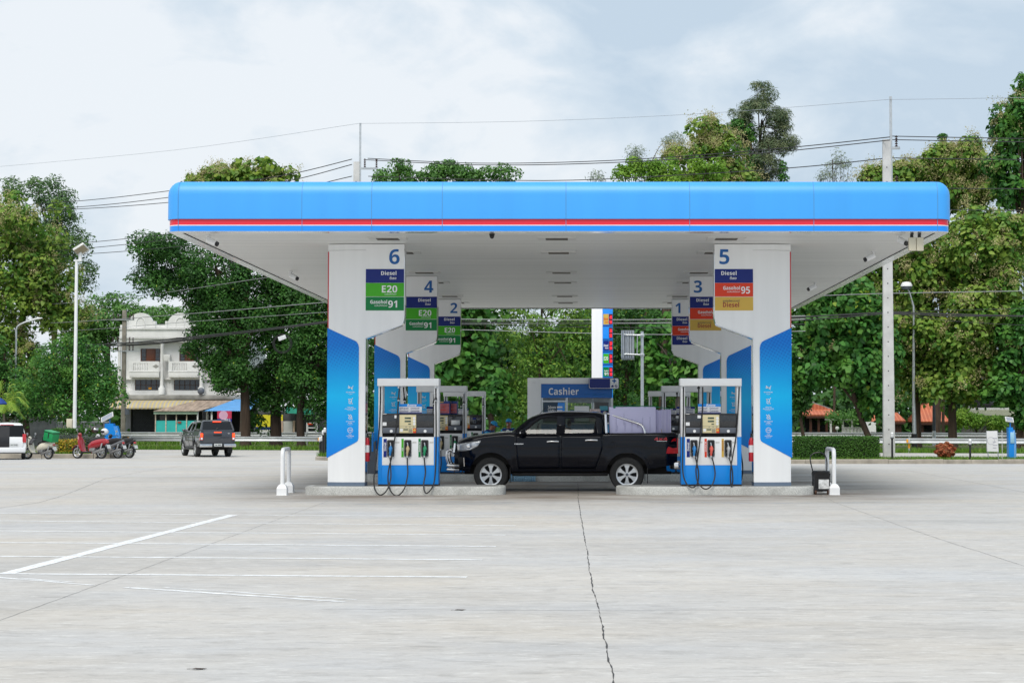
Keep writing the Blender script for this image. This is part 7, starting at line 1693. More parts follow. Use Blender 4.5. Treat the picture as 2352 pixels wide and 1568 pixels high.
def attendant(px, Y, top_py, rz, capm, label, bend=0.0, z0=0.0):
    x = at(px, 980, Y).x; hz_ = at(px, top_py, Y).z - z0; k = hz_ / 1.66
    t = thing('person', label, 'person', (x, Y, z0), rz)
    verts, edges, rad = [], [], []
    def v(p, r, link=None):
        q = Vector(p)
        if bend and q.z > .9:
            a = bend; d = q.z - .9; q = Vector((q.x, q.y * math.cos(a) - d * math.sin(a), .9 + d * math.cos(a) + q.y * math.sin(a)))
        verts.append(q * (k if not bend else 1.0)); rad.append(r); i = len(verts) - 1
        if link is not None: edges.append((link, i))
        return i
    pel = v((0, 0, .90), (.15, .11)); sp = v((0, .01, 1.08), (.14, .10), pel); ch = v((0, .01, 1.28), (.17, .11), sp); nb = v((0, .01, 1.38), (.075, .07), ch); nk = v((0, 0, 1.44), .052, nb)
    h1 = v((0, -.012, 1.49), (.062, .078), nk); h2 = v((0, -.008, 1.56), (.072, .092), h1); h3 = v((0, -.002, 1.63), (.062, .08), h2)
    nose = v((0, -.112, 1.535), .012, h2)
    for s in (-1, 1):
        v((s * .082, .0, 1.54), .014, h2)
        sh = v((s * .17, .01, 1.33), .062, ch); el = v((s * .25, .0, 1.08), .043, sh); wr = v((s * .22, -.14, .92), .029, el); pa = v((s * .21, -.19, .87), (.036, .018), wr)
        for f in range(4): a = v((s * (.185 + f * .018), -.235, .85), .0095, pa); b_ = v((s * (.185 + f * .018), -.26, .82 + .004 * f), .0085, a); v((s * (.187 + f * .017), -.255, .795 + .004 * f), .008, b_)
        a = v((s * .17, -.20, .86), .011, pa); v((s * .155, -.23, .845), .009, a)
        hp = v((s * .09, 0, .84), .095, pel); kn = v((s * .10, -.02, .47), .062, hp); an = v((s * .10, .02, .08), .043, kn); v((s * .11, -.12, .04), .04, an)
    skin_graph('body', verts, edges, rad, M_SKIN, t)
    def cloth(nm, idx, grow, mat):
        keep = {i: n for n, i in enumerate(idx)}
        return skin_graph(nm, [verts[i] for i in idx], [(keep[a], keep[b_]) for a, b_ in edges if a in keep and b_ in keep], [tuple(q + grow for q in (rad[i] if isinstance(rad[i], tuple) else (rad[i], rad[i]))) for i in idx], mat, t)
    arms = [i for s0 in (9,) for i in ()]
    sh_l = [i for i, p in enumerate(rad) if p == .062 and edges and i > 8]
    # indices: each side adds 1 ear + shoulder, elbow, wrist, palm, 12 finger joints, 2 thumb, hip, knee, ankle, toe
    base = 9; per = 1 + 4 + 12 + 2 + 4
    shirt = [pel, sp, ch, nb]; trs = [pel]
    for s in range(2): b0 = base + s * per; shirt += [b0 + 1, b0 + 2]; trs += [b0 + 19, b0 + 20, b0 + 21]
    cloth('shirt', shirt, .022, M_SHIRT); cloth('trousers', trs, .02, M_TROU)
    P = lambda p: (lambda i: (verts.pop(), rad.pop(), i)[0])(v(p, .01))
    rotm = Matrix.Rotation(bend, 3, 'X') if bend else Matrix.Identity(3); kk = 1.0 if bend else k
    hc = verts[h2]
    def head_local(q): return hc + rotm @ (Vector(q) * kk)
    m = MB(); m.ball((0, 0, 0), (.088, .108, .098), 16, 10); m.v = [head_local((p[0], p[1] + .008, max(p[2], -.008) + .035)) for p in m.v]; cp = m.build('cap', capm, t)
    m = MB(); rr = []
    for y in (-.08, -.13, -.17, -.19): w_ = .072 * (1 - max(0, (-y - .12)) / .12); rr.append([Vector((w_ * math.cos(R(a)), y + .03 * math.cos(R(a)) ** 2, .036 - .012 * math.cos(R(a)) ** 2)) for a in range(0, 181, 20)])
    m.loft(rr, closed=False, caps=False); m.v = [head_local(p) for p in m.v]; m.build('brim', M_CAPD, cp, solid=.006)
    m = MB(); m.ball((0, .03, .01), (.088, .085, .075), 14, 8); m.v = [head_local(p) for p in m.v]; m.build('hair', M_HAIR, t)
    m = MB()
    for s in (-1, 1): m.ball((s * .032, -.085, .0), (.013, .01, .008), 8, 6); m.box(s * .032 - .018, s * .032 + .018, -.094, -.085, .016, .021)
    m.box(-.022, .022, -.092, -.082, -.048, -.041); m.v = [head_local(p) for p in m.v]; m.build('facial_features', M_HAIR, t)
    c = verts[ch]
    m = MB(); m.ball((0, 0, 0), (.10, .125, .12), 14, 8); m.v = [(c + rotm @ Vector((p[0], p[1] * 1.05 - .015, p[2] - .02)) * kk) for p in m.v]; m.build('white_front', M_TXTW, t)
    m = MB()
    for s in (-1, 1): m.tube([(s * .10, -.03, .09), (s * .20, -.01, .02), (s * .225, 0, -.06)], [.05, .07, .055], 10)
    m.v = [(c + rotm @ Vector(p) * kk) for p in m.v]; m.build('shoulder_panel', M_SHIRT2, t)
    if not bend:
        m = MB(); m.cyl((.004, -.10, -.045), (.006, -.15, -.075), .010); m.v = [head_local(p) for p in m.v]; m.build('white_whistle', M_TXTW, t)
    return t
attendant(1168.5, 53.4, 963, R(-18), M_CAP, 'attendant in sky blue cap and navy white shirt standing behind the pickup bonnet')
attendant(1112.5, 51.5, 965, R(70), M_CAP, 'attendant in blue cap bending over, seen in profile between the pumps and the tree trunk', bend=R(26))
# ================================================================ vegetation
LM = {
 'teak': leaf_mat('teak leaf', ['#47762a', '#628f36', '#52812f', '#87a344', '#3f6b26', '#789a3c', '#98a84c'], .3, '#8fa84a'),
 'teakdark': leaf_mat('broad shade leaf', ['#295a24', '#3f7632', '#34662b', '#55903e', '#234e20', '#6a9a42'], .28, '#66963c'),
 'dark': leaf_mat('dark evergreen leaf', ['#1f441c', '#326026', '#295222', '#467830', '#1b3a18', '#588838'], .22, '#4e8236'),
 'rain': leaf_mat('rain tree leaf', ['#3f6a36', '#528038', '#467434', '#629046', '#76a052'], .3, '#6c9a4a'),
 'lime': leaf_mat('lime leaf', ['#5c8a2c', '#76a438', '#86b040', '#4f7a28', '#98bc4c'], .36, '#98b848'),
 'vine': leaf_mat('vine leaflet', ['#4f7c34', '#6f9e40', '#5e8e3a', '#90b44c', '#3f6a2c'], .36, '#86aa4a'),
 'feather': leaf_mat('feathery leaf', ['#4a6a44', '#5c8052', '#446240', '#6e8e5c'], .3, '#789858'),
 'casu': leaf_mat('casuarina needle', ['#5a7254', '#6c8460', '#4f684a', '#7e8e68', '#8a8a6c'], .3, '#86906c'),
 'wisp': leaf_mat('wispy grey leaf', ['#849480', '#98a48c', '#748672'], .25),
 'pan': leaf_mat('flower panicle', ['#c2b688', '#a8a070', '#d2c898', '#b4b07c', '#98a052'], .3),
 'hedge': leaf_mat('hedge leaf', ['#2c4f1c', '#3d6a22', '#33591d', '#4f7d2a'], .2, '#4a7426'),
 'yel': leaf_mat('yellow flower', ['#b99a1e', '#8f8a24', '#c8a822', '#6a7a24', '#b56a24'], .2),
 'red': leaf_mat('croton leaf', ['#a8553c', '#bd6a48', '#8a4630', '#c9845c', '#75603a'], .25),
 'pur': leaf_mat('sage leaf', ['#4f5c4c', '#5d6a58', '#465242', '#6a6f78'], .2),
 'grass': leaf_mat('grass blade', ['#4f7a24', '#64902e', '#78a038', '#426a20', '#8a9c44'], .3),
 'palm': leaf_mat('palm leaflet', ['#6f9a34', '#8ab040', '#a3b848', '#557f28'], .3),
 'yell': leaf_mat('yellow green leaf', ['#7d9a30', '#95aa38', '#6a8a2a'], .35),
}
def bark(name, c):
    return pm(name, lin(c), .9, var=.35, scale=2.5, stretch=(5, 5, .5), bump=.6)
M_BARK = bark('brown bark', '#4a3c31'); M_BARKG = bark('grey bark', '#6f675e'); M_BARKD = bark('dark bark', '#3a2e26')
def unit(v): return v / np.maximum(np.linalg.norm(v, axis=1, keepdims=True), 1e-9)
def leaf_geo(c, nrm, size, aspect=.55, droop=.4, hexa=False):
    n = len(c); up = unit(nrm)
    d = rng.normal(size=(n, 3)); d[:, 2] -= droop; a = d - up * np.sum(d * up, axis=1, keepdims=True); a = unit(a); b = np.cross(up, a)
    L = size[:, None]; W = L * aspect
    if hexa:
        P = [c - a * L * .5, c - a * L * .18 + b * W * .48 + up * W * .10, c + a * L * .20 + b * W * .36 + up * W * .05, c + a * L * .60 - up * L * .12, c + a * L * .20 - b * W * .36 + up * W * .05, c - a * L * .18 - b * W * .48 + up * W * .10]
    else: P = [c - a * L * .5, c - a * L * .02 + b * W * .5 + up * W * .12, c + a * L * .5 - up * L * .08, c - a * L * .02 - b * W * .5 + up * W * .12]
    return np.stack(P, axis=1)
def poly_mesh(name, P, mat, parent=None, loc=None):
    n, k, _ = P.shape; me = bpy.data.meshes.new(name)
    me.vertices.add(n * k); me.vertices.foreach_set('co', P.astype(np.float32).ravel())
    me.loops.add(n * k); me.loops.foreach_set('vertex_index', np.arange(n * k, dtype=np.int32))
    me.polygons.add(n); me.polygons.foreach_set('loop_start', np.arange(0, n * k, k, dtype=np.int32))
    me.materials.append(mat); me.update(calc_edges=True); me.validate()
    o = bpy.data.objects.new(name, me); COL.objects.link(o)
    if parent: o.parent = parent
    if loc is not None: o.location = loc
    return o
def lobes_from(ells, Y, k, rl, depth=1.0):
    """sub-clumps inside crown ellipsoids given as (px, py, rx, ry)"""
    out = []; S = Y / FPX
    for px, py, rx, ry in ells:
        c = np.array(at(px, py, Y)); R_ = np.array([rx * S, min(rx, ry * 1.3) * S * depth, ry * S])
        n = max(3, int(k * (rx * ry) / 9000.0 + .5))
        d = unit(rng.normal(size=(n, 3))); rad = rng.uniform(.35, .92, size=(n, 1)) ** .6
        pos = c + d * rad * R_ * .86
        for p in pos: out.append((p, rl * rng.uniform(.65, 1.35) * np.array([1, 1, .8])))
    return out
def crown_pts(lobes, n, shell=.6, drop_low=.25):
    w_ = np.array([l[1][0] ** 2 for l in lobes]); w_ /= w_.sum(); idx = rng.choice(len(lobes), n, p=w_)
    C = np.array([l[0] for l in lobes])[idx]; Rr = np.array([l[1] for l in lobes])[idx]
    d = unit(rng.normal(size=(n, 3)) + np.array([0, -.2, .45])); r = shell + (1 - shell) * rng.random((n, 1)) ** .5
    r *= rng.uniform(.85, 1.2, size=(n, 1))
    return C + d * r * Rr, d, C
def limb_mesh(base, forks, r0, lobes, nl, seed=0):
    m = MB(); b = Vector(base); top = Vector(forks[-1]); pts = [b] + [Vector(f) for f in forks]
    sp = smooth_curve(pts, 5); n = len(sp)
    m.tube(sp, [r0 * (1.25 if i == 0 else 1) * (1 - .72 * i / n) for i in range(n)], 9)
    L = list(lobes); random.Random(seed).shuffle(L)
    for p, r in L[:nl]:
        p = Vector(p); k = min(n - 1, max(1, int(n * random.uniform(.35, .95)))); o = sp[k]
        mid = o + (p - o) * .5 + Vector((random.uniform(-.3, .3), random.uniform(-.3, .3), random.uniform(.1, .6)))
        rr = r0 * (1 - .72 * k / n) * .6
        m.tube(smooth_curve([o, mid, p], 4), [rr * (1 - .75 * i / 8) for i in range(9)], 6)
    return m
def tree(name, label, cat, Y, base, ells, kind, n, leaf, rl, k=40, trunk_r=.25, forks=None, barkm=None, aspect=.55, droop=.4, hexa=False, pan=0, group='trees beyond the forecourt', depth=1.0, shell=.6, limbs=10, yell=0, needle=False, zb=-.25):
    lob = lobes_from(ells, Y, k, rl, depth)
    bx_, by_ = base; b = at(bx_, by_, Y); b.z = zb if Y < 135 else -.3
    cen = np.mean([l[0] for l in lob], axis=0); topz = max(l[0][2] for l in lob)
    if forks is None: forks = [b + (Vector(cen) - b) * .5 + Vector((random.uniform(-.3, .3), 0, 0)), Vector((cen[0], cen[1], cen[2] + (topz - cen[2]) * .6))]
    t = thing(name, label, cat, b, group=group)
    P, d, C = crown_pts(lob, n, shell); o = np.array(b)
    nrm = d * .8 + rng.normal(size=d.shape) * .45 + np.array([0, -.1, .55])
    sz = leaf * rng.uniform(.5, 1.45, n)
    poly_mesh('crown', leaf_geo(P - o, nrm, sz, aspect, droop, hexa), LM[kind], t)
    if yell:
        P, d, C = crown_pts(lob, yell, .8); poly_mesh('yellowing_leaves', leaf_geo(P - o, d + np.array([0, -.3, .5]), leaf * rng.uniform(.6, 1.1, yell), aspect, droop, hexa), LM['yell'], t)
    if pan:
        # airy flower panicles at the tips: small clouds of specks
        tips, d, C = crown_pts(lob, pan, .98); keep = (d[:, 2] > -.3); tips = tips[keep] + d[keep] * .18; q = 80
        off = rng.normal(size=(len(tips), q, 3)) * np.array([.22, .22, .20]) * rng.uniform(.7, 1.5, size=(len(tips), 1, 1)); pp = (tips[:, None, :] + off).reshape(-1, 3) - o
        poly_mesh('flower_panicles', leaf_geo(pp, rng.normal(size=pp.shape) + np.array([0, -.5, .3]), .10 * rng.uniform(.6, 1.4, len(pp)), .7, 0), LM['pan'], t)
    m = limb_mesh((0, 0, 0), [Vector(f) - b for f in forks], trunk_r, [(np.array(p) - o, r) for p, r in lob], limbs, seed=len(lob))
    m.build('trunk', barkm or M_BARK, t, smooth=60)
    return t
GL, GR_, GC, GT = 'roadside trees west of the canopy', 'teak trees east of the canopy', 'trees seen under the canopy', 'tree tops showing over the canopy'
# --- west side
tree('teak_tree', 'yellowing teak in flower at the photo edge behind the lamp post', 'tree', 124, (60, 1020), [(60, 520, 110, 95), (30, 650, 110, 130), (110, 640, 85, 110), (150, 730, 55, 60), (20, 850, 90, 120)], 'teak', 17100, 0.302, 0.95, 37, .35, hexa=True, aspect=.75, droop=.8, pan=327, group=GL, yell=500)
tree('feathery_tree', 'dark feathery tree rising behind the yellowing teak', 'tree', 142, (120, 1000), [(95, 440, 48, 38), (140, 490, 55, 55), (170, 560, 55, 50), (195, 640, 34, 42), (120, 560, 55, 60), (25, 440, 40, 30)], 'feather', 11000, .30, .75, 60, .3, aspect=.35, group=GL, shell=.35)
tree('bushy_tree', 'low dark bushy tree behind the lamp post and hedge', 'tree', 110, (150, 1012), [(150, 840, 80, 85), (215, 860, 65, 75), (90, 880, 80, 80), (245, 910, 45, 50), (170, 930, 90, 50)], 'teakdark', 15000, .20, .65, 60, .22, group=GL, yell=500)
tree('bushy_tree', 'shadowed leafy tree behind the palm fronds', 'tree', 118, (20, 1010), [(15, 900, 80, 90), (80, 940, 60, 60), (-40, 820, 70, 100)], 'dark', 9000, .22, .7, 60, .22, group=GL)
tree('rain_tree', 'far rounded rain tree crown above the white shophouse', 'tree', 235, (270, 990), [(265, 735, 105, 62), (200, 760, 60, 60), (330, 745, 50, 36), (180, 830, 60, 80)], 'rain', 16000, .42, 1.3, 90, .6, group=GL, shell=.75)
tree('rain_tree', 'distant low tree crown between the shophouse gable and the big dark tree', 'tree', 240, (430, 990), [(430, 740, 70, 34), (370, 725, 40, 20), (520, 800, 60, 60)], 'rain', 7000, .42, 1.2, 90, .5, group=GL, shell=.75)
tree('evergreen_tree', 'big dark evergreen whose trunk stands by the printed banner', 'tree', 117, (564, 1029), [(400, 610, 95, 85), (350, 570, 55, 50), (495, 720, 75, 80), (500, 640, 100, 110), (480, 800, 60, 60), (575, 760, 80, 90), (545, 860, 75, 45), (340, 640, 45, 35), (520, 865, 45, 40)], 'dark', 54000, 0.195, 0.792, 49, .36, [at(562, 900, 117), at(540, 760, 117), at(500, 620, 117)], M_BARK, group=GL, limbs=22, yell=200)
tree('evergreen_tree', 'dark evergreen with the thickest trunk, behind the guardrail reflector', 'tree', 118.5, (634, 1030), [(630, 620, 100, 70), (680, 690, 90, 80), (620, 720, 80, 80), (660, 820, 80, 80), (600, 880, 45, 45), (640, 910, 60, 35), (598, 965, 26, 36), (610, 930, 40, 30)], 'dark', 43500, 0.195, 0.792, 49, .42, [at(634, 900, 118.5), at(645, 780, 118.5), at(650, 640, 118.5)], M_BARKD, group=GL, limbs=18)
tree('evergreen_tree', 'dark evergreen forked low on its trunk beside pillar 6', 'tree', 116, (692, 1030), [(730, 700, 80, 90), (725, 830, 70, 110), (760, 780, 60, 120), (690, 880, 50, 50), (748, 930, 35, 60), (820, 760, 60, 140), (850, 900, 55, 110), (800, 930, 40, 70)], 'dark', 39000, 0.195, 0.77, 49, .30, [at(690, 940, 116), at(706, 860, 116), at(730, 720, 116)], M_BARKD, group=GL, limbs=16, yell=200)
# --- over the canopy
tree('teak_tree', 'flowering teak crown showing over the canopy west of the concrete pole', 'tree', 140, (560, 1000), [(520, 430, 75, 60), (580, 410, 80, 55), (470, 420, 40, 45), (650, 430, 60, 40), (560, 500, 110, 60)], 'teak', 4200, .46, .75, 40, .35, hexa=True, aspect=.8, droop=.8, pan=252, group=GT, yell=420, shell=.45)
tree('evergreen_tree', 'green crown with several domes behind the canopy next to the concrete pole', 'tree', 138, (1000, 1000), [(905, 405, 52, 42), (985, 420, 55, 40), (1035, 400, 62, 32), (1100, 420, 60, 36), (1155, 410, 38, 30), (1000, 500, 150, 60)], 'rain', 17000, .26, .62, 80, .4, group=GT, shell=.7)
tree('lime_tree', 'bright green lobed tree top over the canopy below the flowering teak', 'tree', 112, (1520, 1000), [(1425, 400, 18, 22), (1455, 390, 25, 34), (1505, 390, 32, 32), (1545, 392, 26, 36), (1600, 395, 32, 30), (1650, 398, 28, 30), (1540, 440, 120, 40)], 'lime', 12000, .20, .42, 150, .3, group=GT, shell=.75)
tree('teak_tree', 'flowering teak crown between the lime green tree and the tall casuarina', 'tree', 126, (1620, 1000), [(1625, 300, 42, 36), (1600, 350, 55, 45), (1660, 350, 50, 45), (1680, 395, 48, 34), (1710, 400, 28, 24), (1550, 370, 35, 28), (1630, 430, 90, 50)], 'teak', 4940, 0.331, 0.75, 40, .3, hexa=True, aspect=.75, droop=.8, pan=257, group=GT, yell=150)
tree('casuarina_tree', 'tall grey green casuarina draped in creeper above the canopy', 'tree', 150, (1745, 1000), [(1752, 215, 26, 38), (1735, 265, 45, 38), (1775, 270, 35, 36), (1690, 285, 24, 36), (1720, 330, 48, 45), (1785, 330, 36, 38), (1760, 385, 48, 45), (1805, 290, 12, 10), (1812, 340, 12, 24), (1725, 390, 30, 40), (1745, 460, 40, 60)], 'casu', 22000, .42, .7, 70, .26, [at(1745, 800, 150), at(1742, 420, 150), at(1750, 275, 150)], M_BARKD, aspect=.13, droop=.6, group=GT, shell=.25, limbs=20)
tree('ivy_column', 'green creeper hanging in the west side of the tall casuarina', 'creeper', 149, (1712, 1000), [(1688, 290, 18, 34), (1715, 320, 22, 45), (1730, 395, 20, 40), (1800, 395, 10, 30)], 'teakdark', 2600, .24, .4, 120, .12, group=GT)
tree('wispy_tree', 'pale wispy tree top beside the lime green lobes', 'tree', 142, (1480, 1000), [(1470, 365, 28, 28), (1530, 340, 32, 26), (1560, 325, 16, 18), (1500, 400, 60, 30), (1370, 408, 20, 8)], 'wisp', 2600, .30, .7, 60, .14, [at(1482, 800, 142), at(1486, 440, 142), at(1490, 385, 142)], aspect=.18, group=GT, shell=.2, limbs=14)
tree('bare_tree', 'nearly bare twiggy tree top left of the tall concrete pole', 'tree', 150, (1915, 1000), [(1900, 395, 34, 24), (1925, 370, 22, 30), (1880, 400, 30, 20), (1940, 395, 20, 24)], 'wisp', 1100, .28, .6, 80, .12, aspect=.2, group=GT, shell=.2, limbs=26)
tree('ivy_column', 'slim creeper clad stump sticking up above the teaks right of the tall pole', 'creeper', 131, (2165, 1000), [(2165, 345, 9, 16), (2164, 325, 7, 14), (2166, 310, 4, 10)], 'teakdark', 700, .22, .3, 300, .12, group=GT)
# --- under the canopy
tree('teak_tree', 'broad leaved dark green tree just right of the blade numbered 2', 'tree', 108, (1131, 1030), [(1075, 790, 65, 80), (1090, 880, 65, 70), (1040, 720, 60, 60), (1110, 700, 60, 50), (1130, 920, 45, 40), (1020, 830, 50, 90)], 'teakdark', 5040, 0.414, 0.85, 50, .24, [at(1128, 960, 108), at(1110, 880, 108), at(1085, 760, 108)], M_BARK, hexa=True, aspect=.8, droop=.9, group=GC)
tree('vine_tree', 'pale pinnate creeper curtain behind the cashier booth', 'tree', 111, (1250, 1030), [(1190, 760, 75, 60), (1160, 690, 90, 45), (1290, 680, 100, 45), (1260, 730, 90, 50), (1210, 850, 70, 90), (1290, 820, 75, 80), (1180, 940, 55, 70), (1330, 750, 50, 70), (1280, 920, 80, 50)], 'vine', 13000, .26, .62, 64, .2, aspect=.42, droop=1.3, group=GC, yell=900)
tree('shade_tree', 'shadowed small leaved tree behind the galvanised road sign', 'tree', 113, (1440, 1030), [(1400, 760, 60, 80), (1460, 730, 70, 60), (1420, 870, 60, 80), (1480, 820, 60, 80), (1390, 900, 40, 60), (1520, 900, 60, 60)], 'dark', 13000, .20, .62, 64, .2, group=GC, yell=900)
tree('teak_tree', 'grey trunked broad leaved tree beside the blade numbered 1', 'tree', 107, (1558, 1030), [(1520, 860, 36, 60), (1600, 840, 45, 90), (1500, 790, 40, 45), (1570, 760, 55, 60), (1640, 880, 60, 70), (1700, 840, 60, 110)], 'teakdark', 4320, 0.396, 0.8, 52, .2, [at(1557, 920, 107), at(1552, 820, 107), at(1575, 740, 107)], M_BARKG, hexa=True, aspect=.8, droop=.9, group=GC)
# --- east side
tree('teak_tree', 'nearest teak with broad green leaves between the pillar numbered 5 and the tall pole', 'tree', 106, (2008, 1040), [(1890, 760, 70, 90), (1960, 720, 80, 80), (1930, 838, 90, 74), (2000, 830, 70, 90), (1860, 830, 50, 78), (1995, 910, 40, 60), (1870, 690, 45, 50)], 'teakdark', 15300, 0.35, 0.85, 45, .22, [at(1978, 960, 106), at(1955, 880, 106), at(1940, 740, 106)], M_BARK, hexa=True, aspect=.78, droop=.9, pan=14, group=GR_, yell=250)
tree('teak_tree', 'large flowering teak directly behind the tall concrete pole', 'tree', 115, (2107, 1036), [(2060, 560, 120, 75), (2130, 650, 120, 90), (1990, 640, 70, 80), (2070, 760, 110, 100), (2130, 860, 80, 70), (2060, 480, 90, 45), (2000, 540, 60, 60)], 'teak', 24700, 0.317, 0.9, 45, .3, [at(2106, 940, 115), at(2100, 800, 115), at(2080, 620, 115)], M_BARK, hexa=True, aspect=.78, droop=.9, pan=405, group=GR_, yell=450)
tree('teak_tree', 'large teak whose straight trunk stands between the orange roof and the red bush', 'tree', 112, (2189, 1036), [(2210, 760, 110, 100), (2270, 680, 90, 110), (2200, 880, 85, 60), (2300, 820, 80, 90), (2240, 560, 90, 80), (2320, 560, 60, 90)], 'teak', 20900, 0.317, 0.9, 45, .32, [at(2187, 940, 112), at(2190, 830, 112), at(2230, 680, 112)], M_BARK, hexa=True, aspect=.78, droop=.9, pan=327, group=GR_, yell=350)
tree('teak_tree', 'flowering teak crowns filling the skyline right of the tall concrete pole', 'tree', 130, (2150, 1010), [(2090, 400, 60, 35), (2150, 380, 60, 45), (2210, 370, 55, 45), (2030, 410, 50, 25), (2170, 450, 110, 45), (2250, 420, 50, 60)], 'teak', 13300, 0.331, 0.85, 42, .3, hexa=True, aspect=.78, droop=.9, pan=405, group=GR_, yell=350)
tree('teak_tree', 'tallest dark teak at the photo edge above the hut', 'tree', 122, (2345, 1020), [(2330, 290, 60, 70), (2380, 240, 60, 80), (2300, 370, 55, 45), (2350, 430, 80, 60), (2370, 560, 70, 90)], 'teakdark', 12750, 0.334, 0.85, 42, .36, hexa=True, aspect=.75, droop=.9, pan=120, group=GR_)
tree('teak_tree', 'leafy dark tree overhanging the hut and the blue totem', 'tree', 110, (2336, 1030), [(2330, 860, 60, 60), (2360, 760, 60, 80), (2290, 900, 36, 40), (2380, 930, 50, 60)], 'teakdark', 7140, 0.319, 0.75, 45, .2, hexa=True, aspect=.75, droop=.9, group=GR_)
tree('bushy_tree', 'dark rounded shrub tree beside the pillar numbered 5 in front of the orange pavilion', 'tree', 120, (1850, 1020), [(1834, 915, 20, 60), (1830, 870, 36, 50), (1868, 880, 30, 24)], 'dark', 6000, .2, .55, 80, .15, group=GR_)
tree('garden_shrub', 'bright garden shrubs in front of the grey hut wall', 'shrub', 128, (2240, 1000), [(2215, 965, 28, 16), (2250, 972, 32, 14), (2290, 975, 30, 13)], 'lime', 3500, .2, .5, 200, .08, group=GR_)
# far wood closing the view behind everything
def wood(name, x0, x1, Y, h0, h1, n, label=None, kind_='dark'):
    X = rng.uniform(x0, x1, n); env = h0 + (h1 - h0) * (.5 + .5 * np.sin(X * .23 + 1.3 * np.sin(X * .09))); Z = -.3 + env * rng.random(n) ** .8
    P = np.stack([X, Y + rng.normal(size=n) * 2.5, Z], 1); o = poly_mesh(name, leaf_geo(P, rng.normal(size=(n, 3)) * .6 + np.array([0, -.6, .6]), .75 * rng.uniform(.6, 1.3, n), .6, .3), LM[kind_]); tag(o, kind='stuff')
wood('far_woodland', -6, 60, 172, 7.5, 11, 17000)
wood('far_woodland', -70, -32, 178, 5, 8, 7000)
wood('far_woodland', -14, 10, 150, 9, 13, 12000)
wood('far_woodland', -33, -12, 186, 9, 12, 5000)
wood('undergrowth', -14, 12, 121, 1.6, 3.6, 6000, kind_='teakdark')
wood('undergrowth', 14, 45, 158, 3.0, 5.5, 6000)
P = np.stack([rng.uniform(PERG[1], PERG[2], 3500) + PERG[0], 146 + rng.uniform(-.5, 3, 3500), PERG[3] + rng.normal(size=3500) * .28], 1)
t = thing('creeper', 'creeper foliage lying on the pergola between the orange roofs', 'creeper', (PERG[0], 146, PERG[3])); poly_mesh('foliage', leaf_geo(P - np.array([PERG[0], 146, PERG[3]]), rng.normal(size=(3500, 3)) + np.array([0, -.3, .8]), .2 * rng.uniform(.6, 1.3, 3500), .6), LM['rain'], t)

# ---- hedges, beds, grass
M_HCORE = pm('hedge twigs', lin('#1c2a12'), .95, var=.3, scale=8)
def hedge(name, x0, x1, y0, y1, z0, z1, n, size, kind, label, cat='hedge', core=True, rough=.03, kind2=None, n2=0):
    t = thing(name, label, cat, ((x0 + x1) / 2, (y0 + y1) / 2, z0)); o = np.array(t.location)
    def surf(n):
        A = np.array([(x1 - x0) * (z1 - z0), (x1 - x0) * (y1 - y0) , (y1 - y0) * (z1 - z0), (y1 - y0) * (z1 - z0), (x1 - x0) * (z1 - z0) * .4]); f = rng.choice(5, n, p=A / A.sum())
        u, v_ = rng.random(n), rng.random(n); P = np.zeros((n, 3)); N = np.zeros((n, 3))
        P[:, 0] = x0 + (x1 - x0) * u; P[:, 1] = y0 + (y1 - y0) * v_; P[:, 2] = z0 + (z1 - z0) * v_
        for k, (ax, val, nv) in enumerate(((1, y0, (0, -1, .3)), (2, z1, (0, -.2, 1)), (0, x0, (-1, 0, .3)), (0, x1, (1, 0, .3)), (1, y1, (0, 1, .3)))):
            q = f == k; P[q, ax] = val; N[q] = nv
            if ax != 1: P[q, 1] = y0 + (y1 - y0) * u[q] if ax == 0 else P[q, 1]
            if ax == 2: P[q, 1] = y0 + (y1 - y0) * v_[q]
        # round the corners a little
        return P + rng.normal(size=(n, 3)) * rough, N
    P, N = surf(n); poly_mesh('foliage', leaf_geo(P - o, N + rng.normal(size=N.shape) * .55, size * rng.uniform(.6, 1.3, n), .6, .1), LM[kind], t)
    if n2: P, N = surf(n2); P[:, 2] += .02; poly_mesh('blossom', leaf_geo(P - o, N + rng.normal(size=N.shape) * .5, size * rng.uniform(.8, 1.4, n2), .8, 0), LM[kind2], t)
    if core: m = MB(); g_ = .05; m.box(x0 + g_ - o[0], x1 - g_ - o[0], y0 + g_ - o[1], y1 - g_ - o[1], 0, z1 - g_ - o[2], .08); m.build('branches', M_HCORE, t)
    return t
ya = 71.6
hedge('clipped_hedge', at(1832, 1030, ya).x, at(2019, 1030, ya).x, ya, ya + 1.5, vz(ya), at(1900, 1004.5, ya).z, 15000, .062, 'hedge', 'clipped box hedge in front of the guardrail beside the tall concrete pole')
yb = 82.2
hedge('clipped_hedge', at(744, 1030, yb).x, at(744, 1030, yb).x + 3.2, yb, yb + 1.2, gz(yb) + .15, at(744, 1001, yb).z, 6000, .06, 'hedge', 'small clipped hedge partly behind the blue wrap of pillar 6')
hedge('clipped_hedge', at(118, 1000, 92.5).x, at(236, 1000, 92.5).x, 92.5, 93.8, -.1, at(200, 986.5, 92.5).z, 9000, .085, 'hedge', 'long clipped hedge behind the lamp post and flower bed', rough=.04)
hedge('sage_shrub', at(126, 1000, 89.5).x, at(176, 1000, 89.5).x, 89.5, 90.6, -.1, at(150, 1004, 89.5).z, 4000, .08, 'pur', 'grey green shrub with violet flowers between the hedge and the yellow bed', 'shrub', rough=.09, kind2='wisp', n2=60)
hedge('flower_bed', at(106, 1020, 87.6).x, at(176, 1020, 87.6).x, 87.8, 88.9, -.1, at(140, 1015, 87.8).z, 3600, .075, 'hedge', 'low yellow flower bed between the ivory and crimson scooters', 'flower bed', rough=.06, kind2='yel', n2=3600)
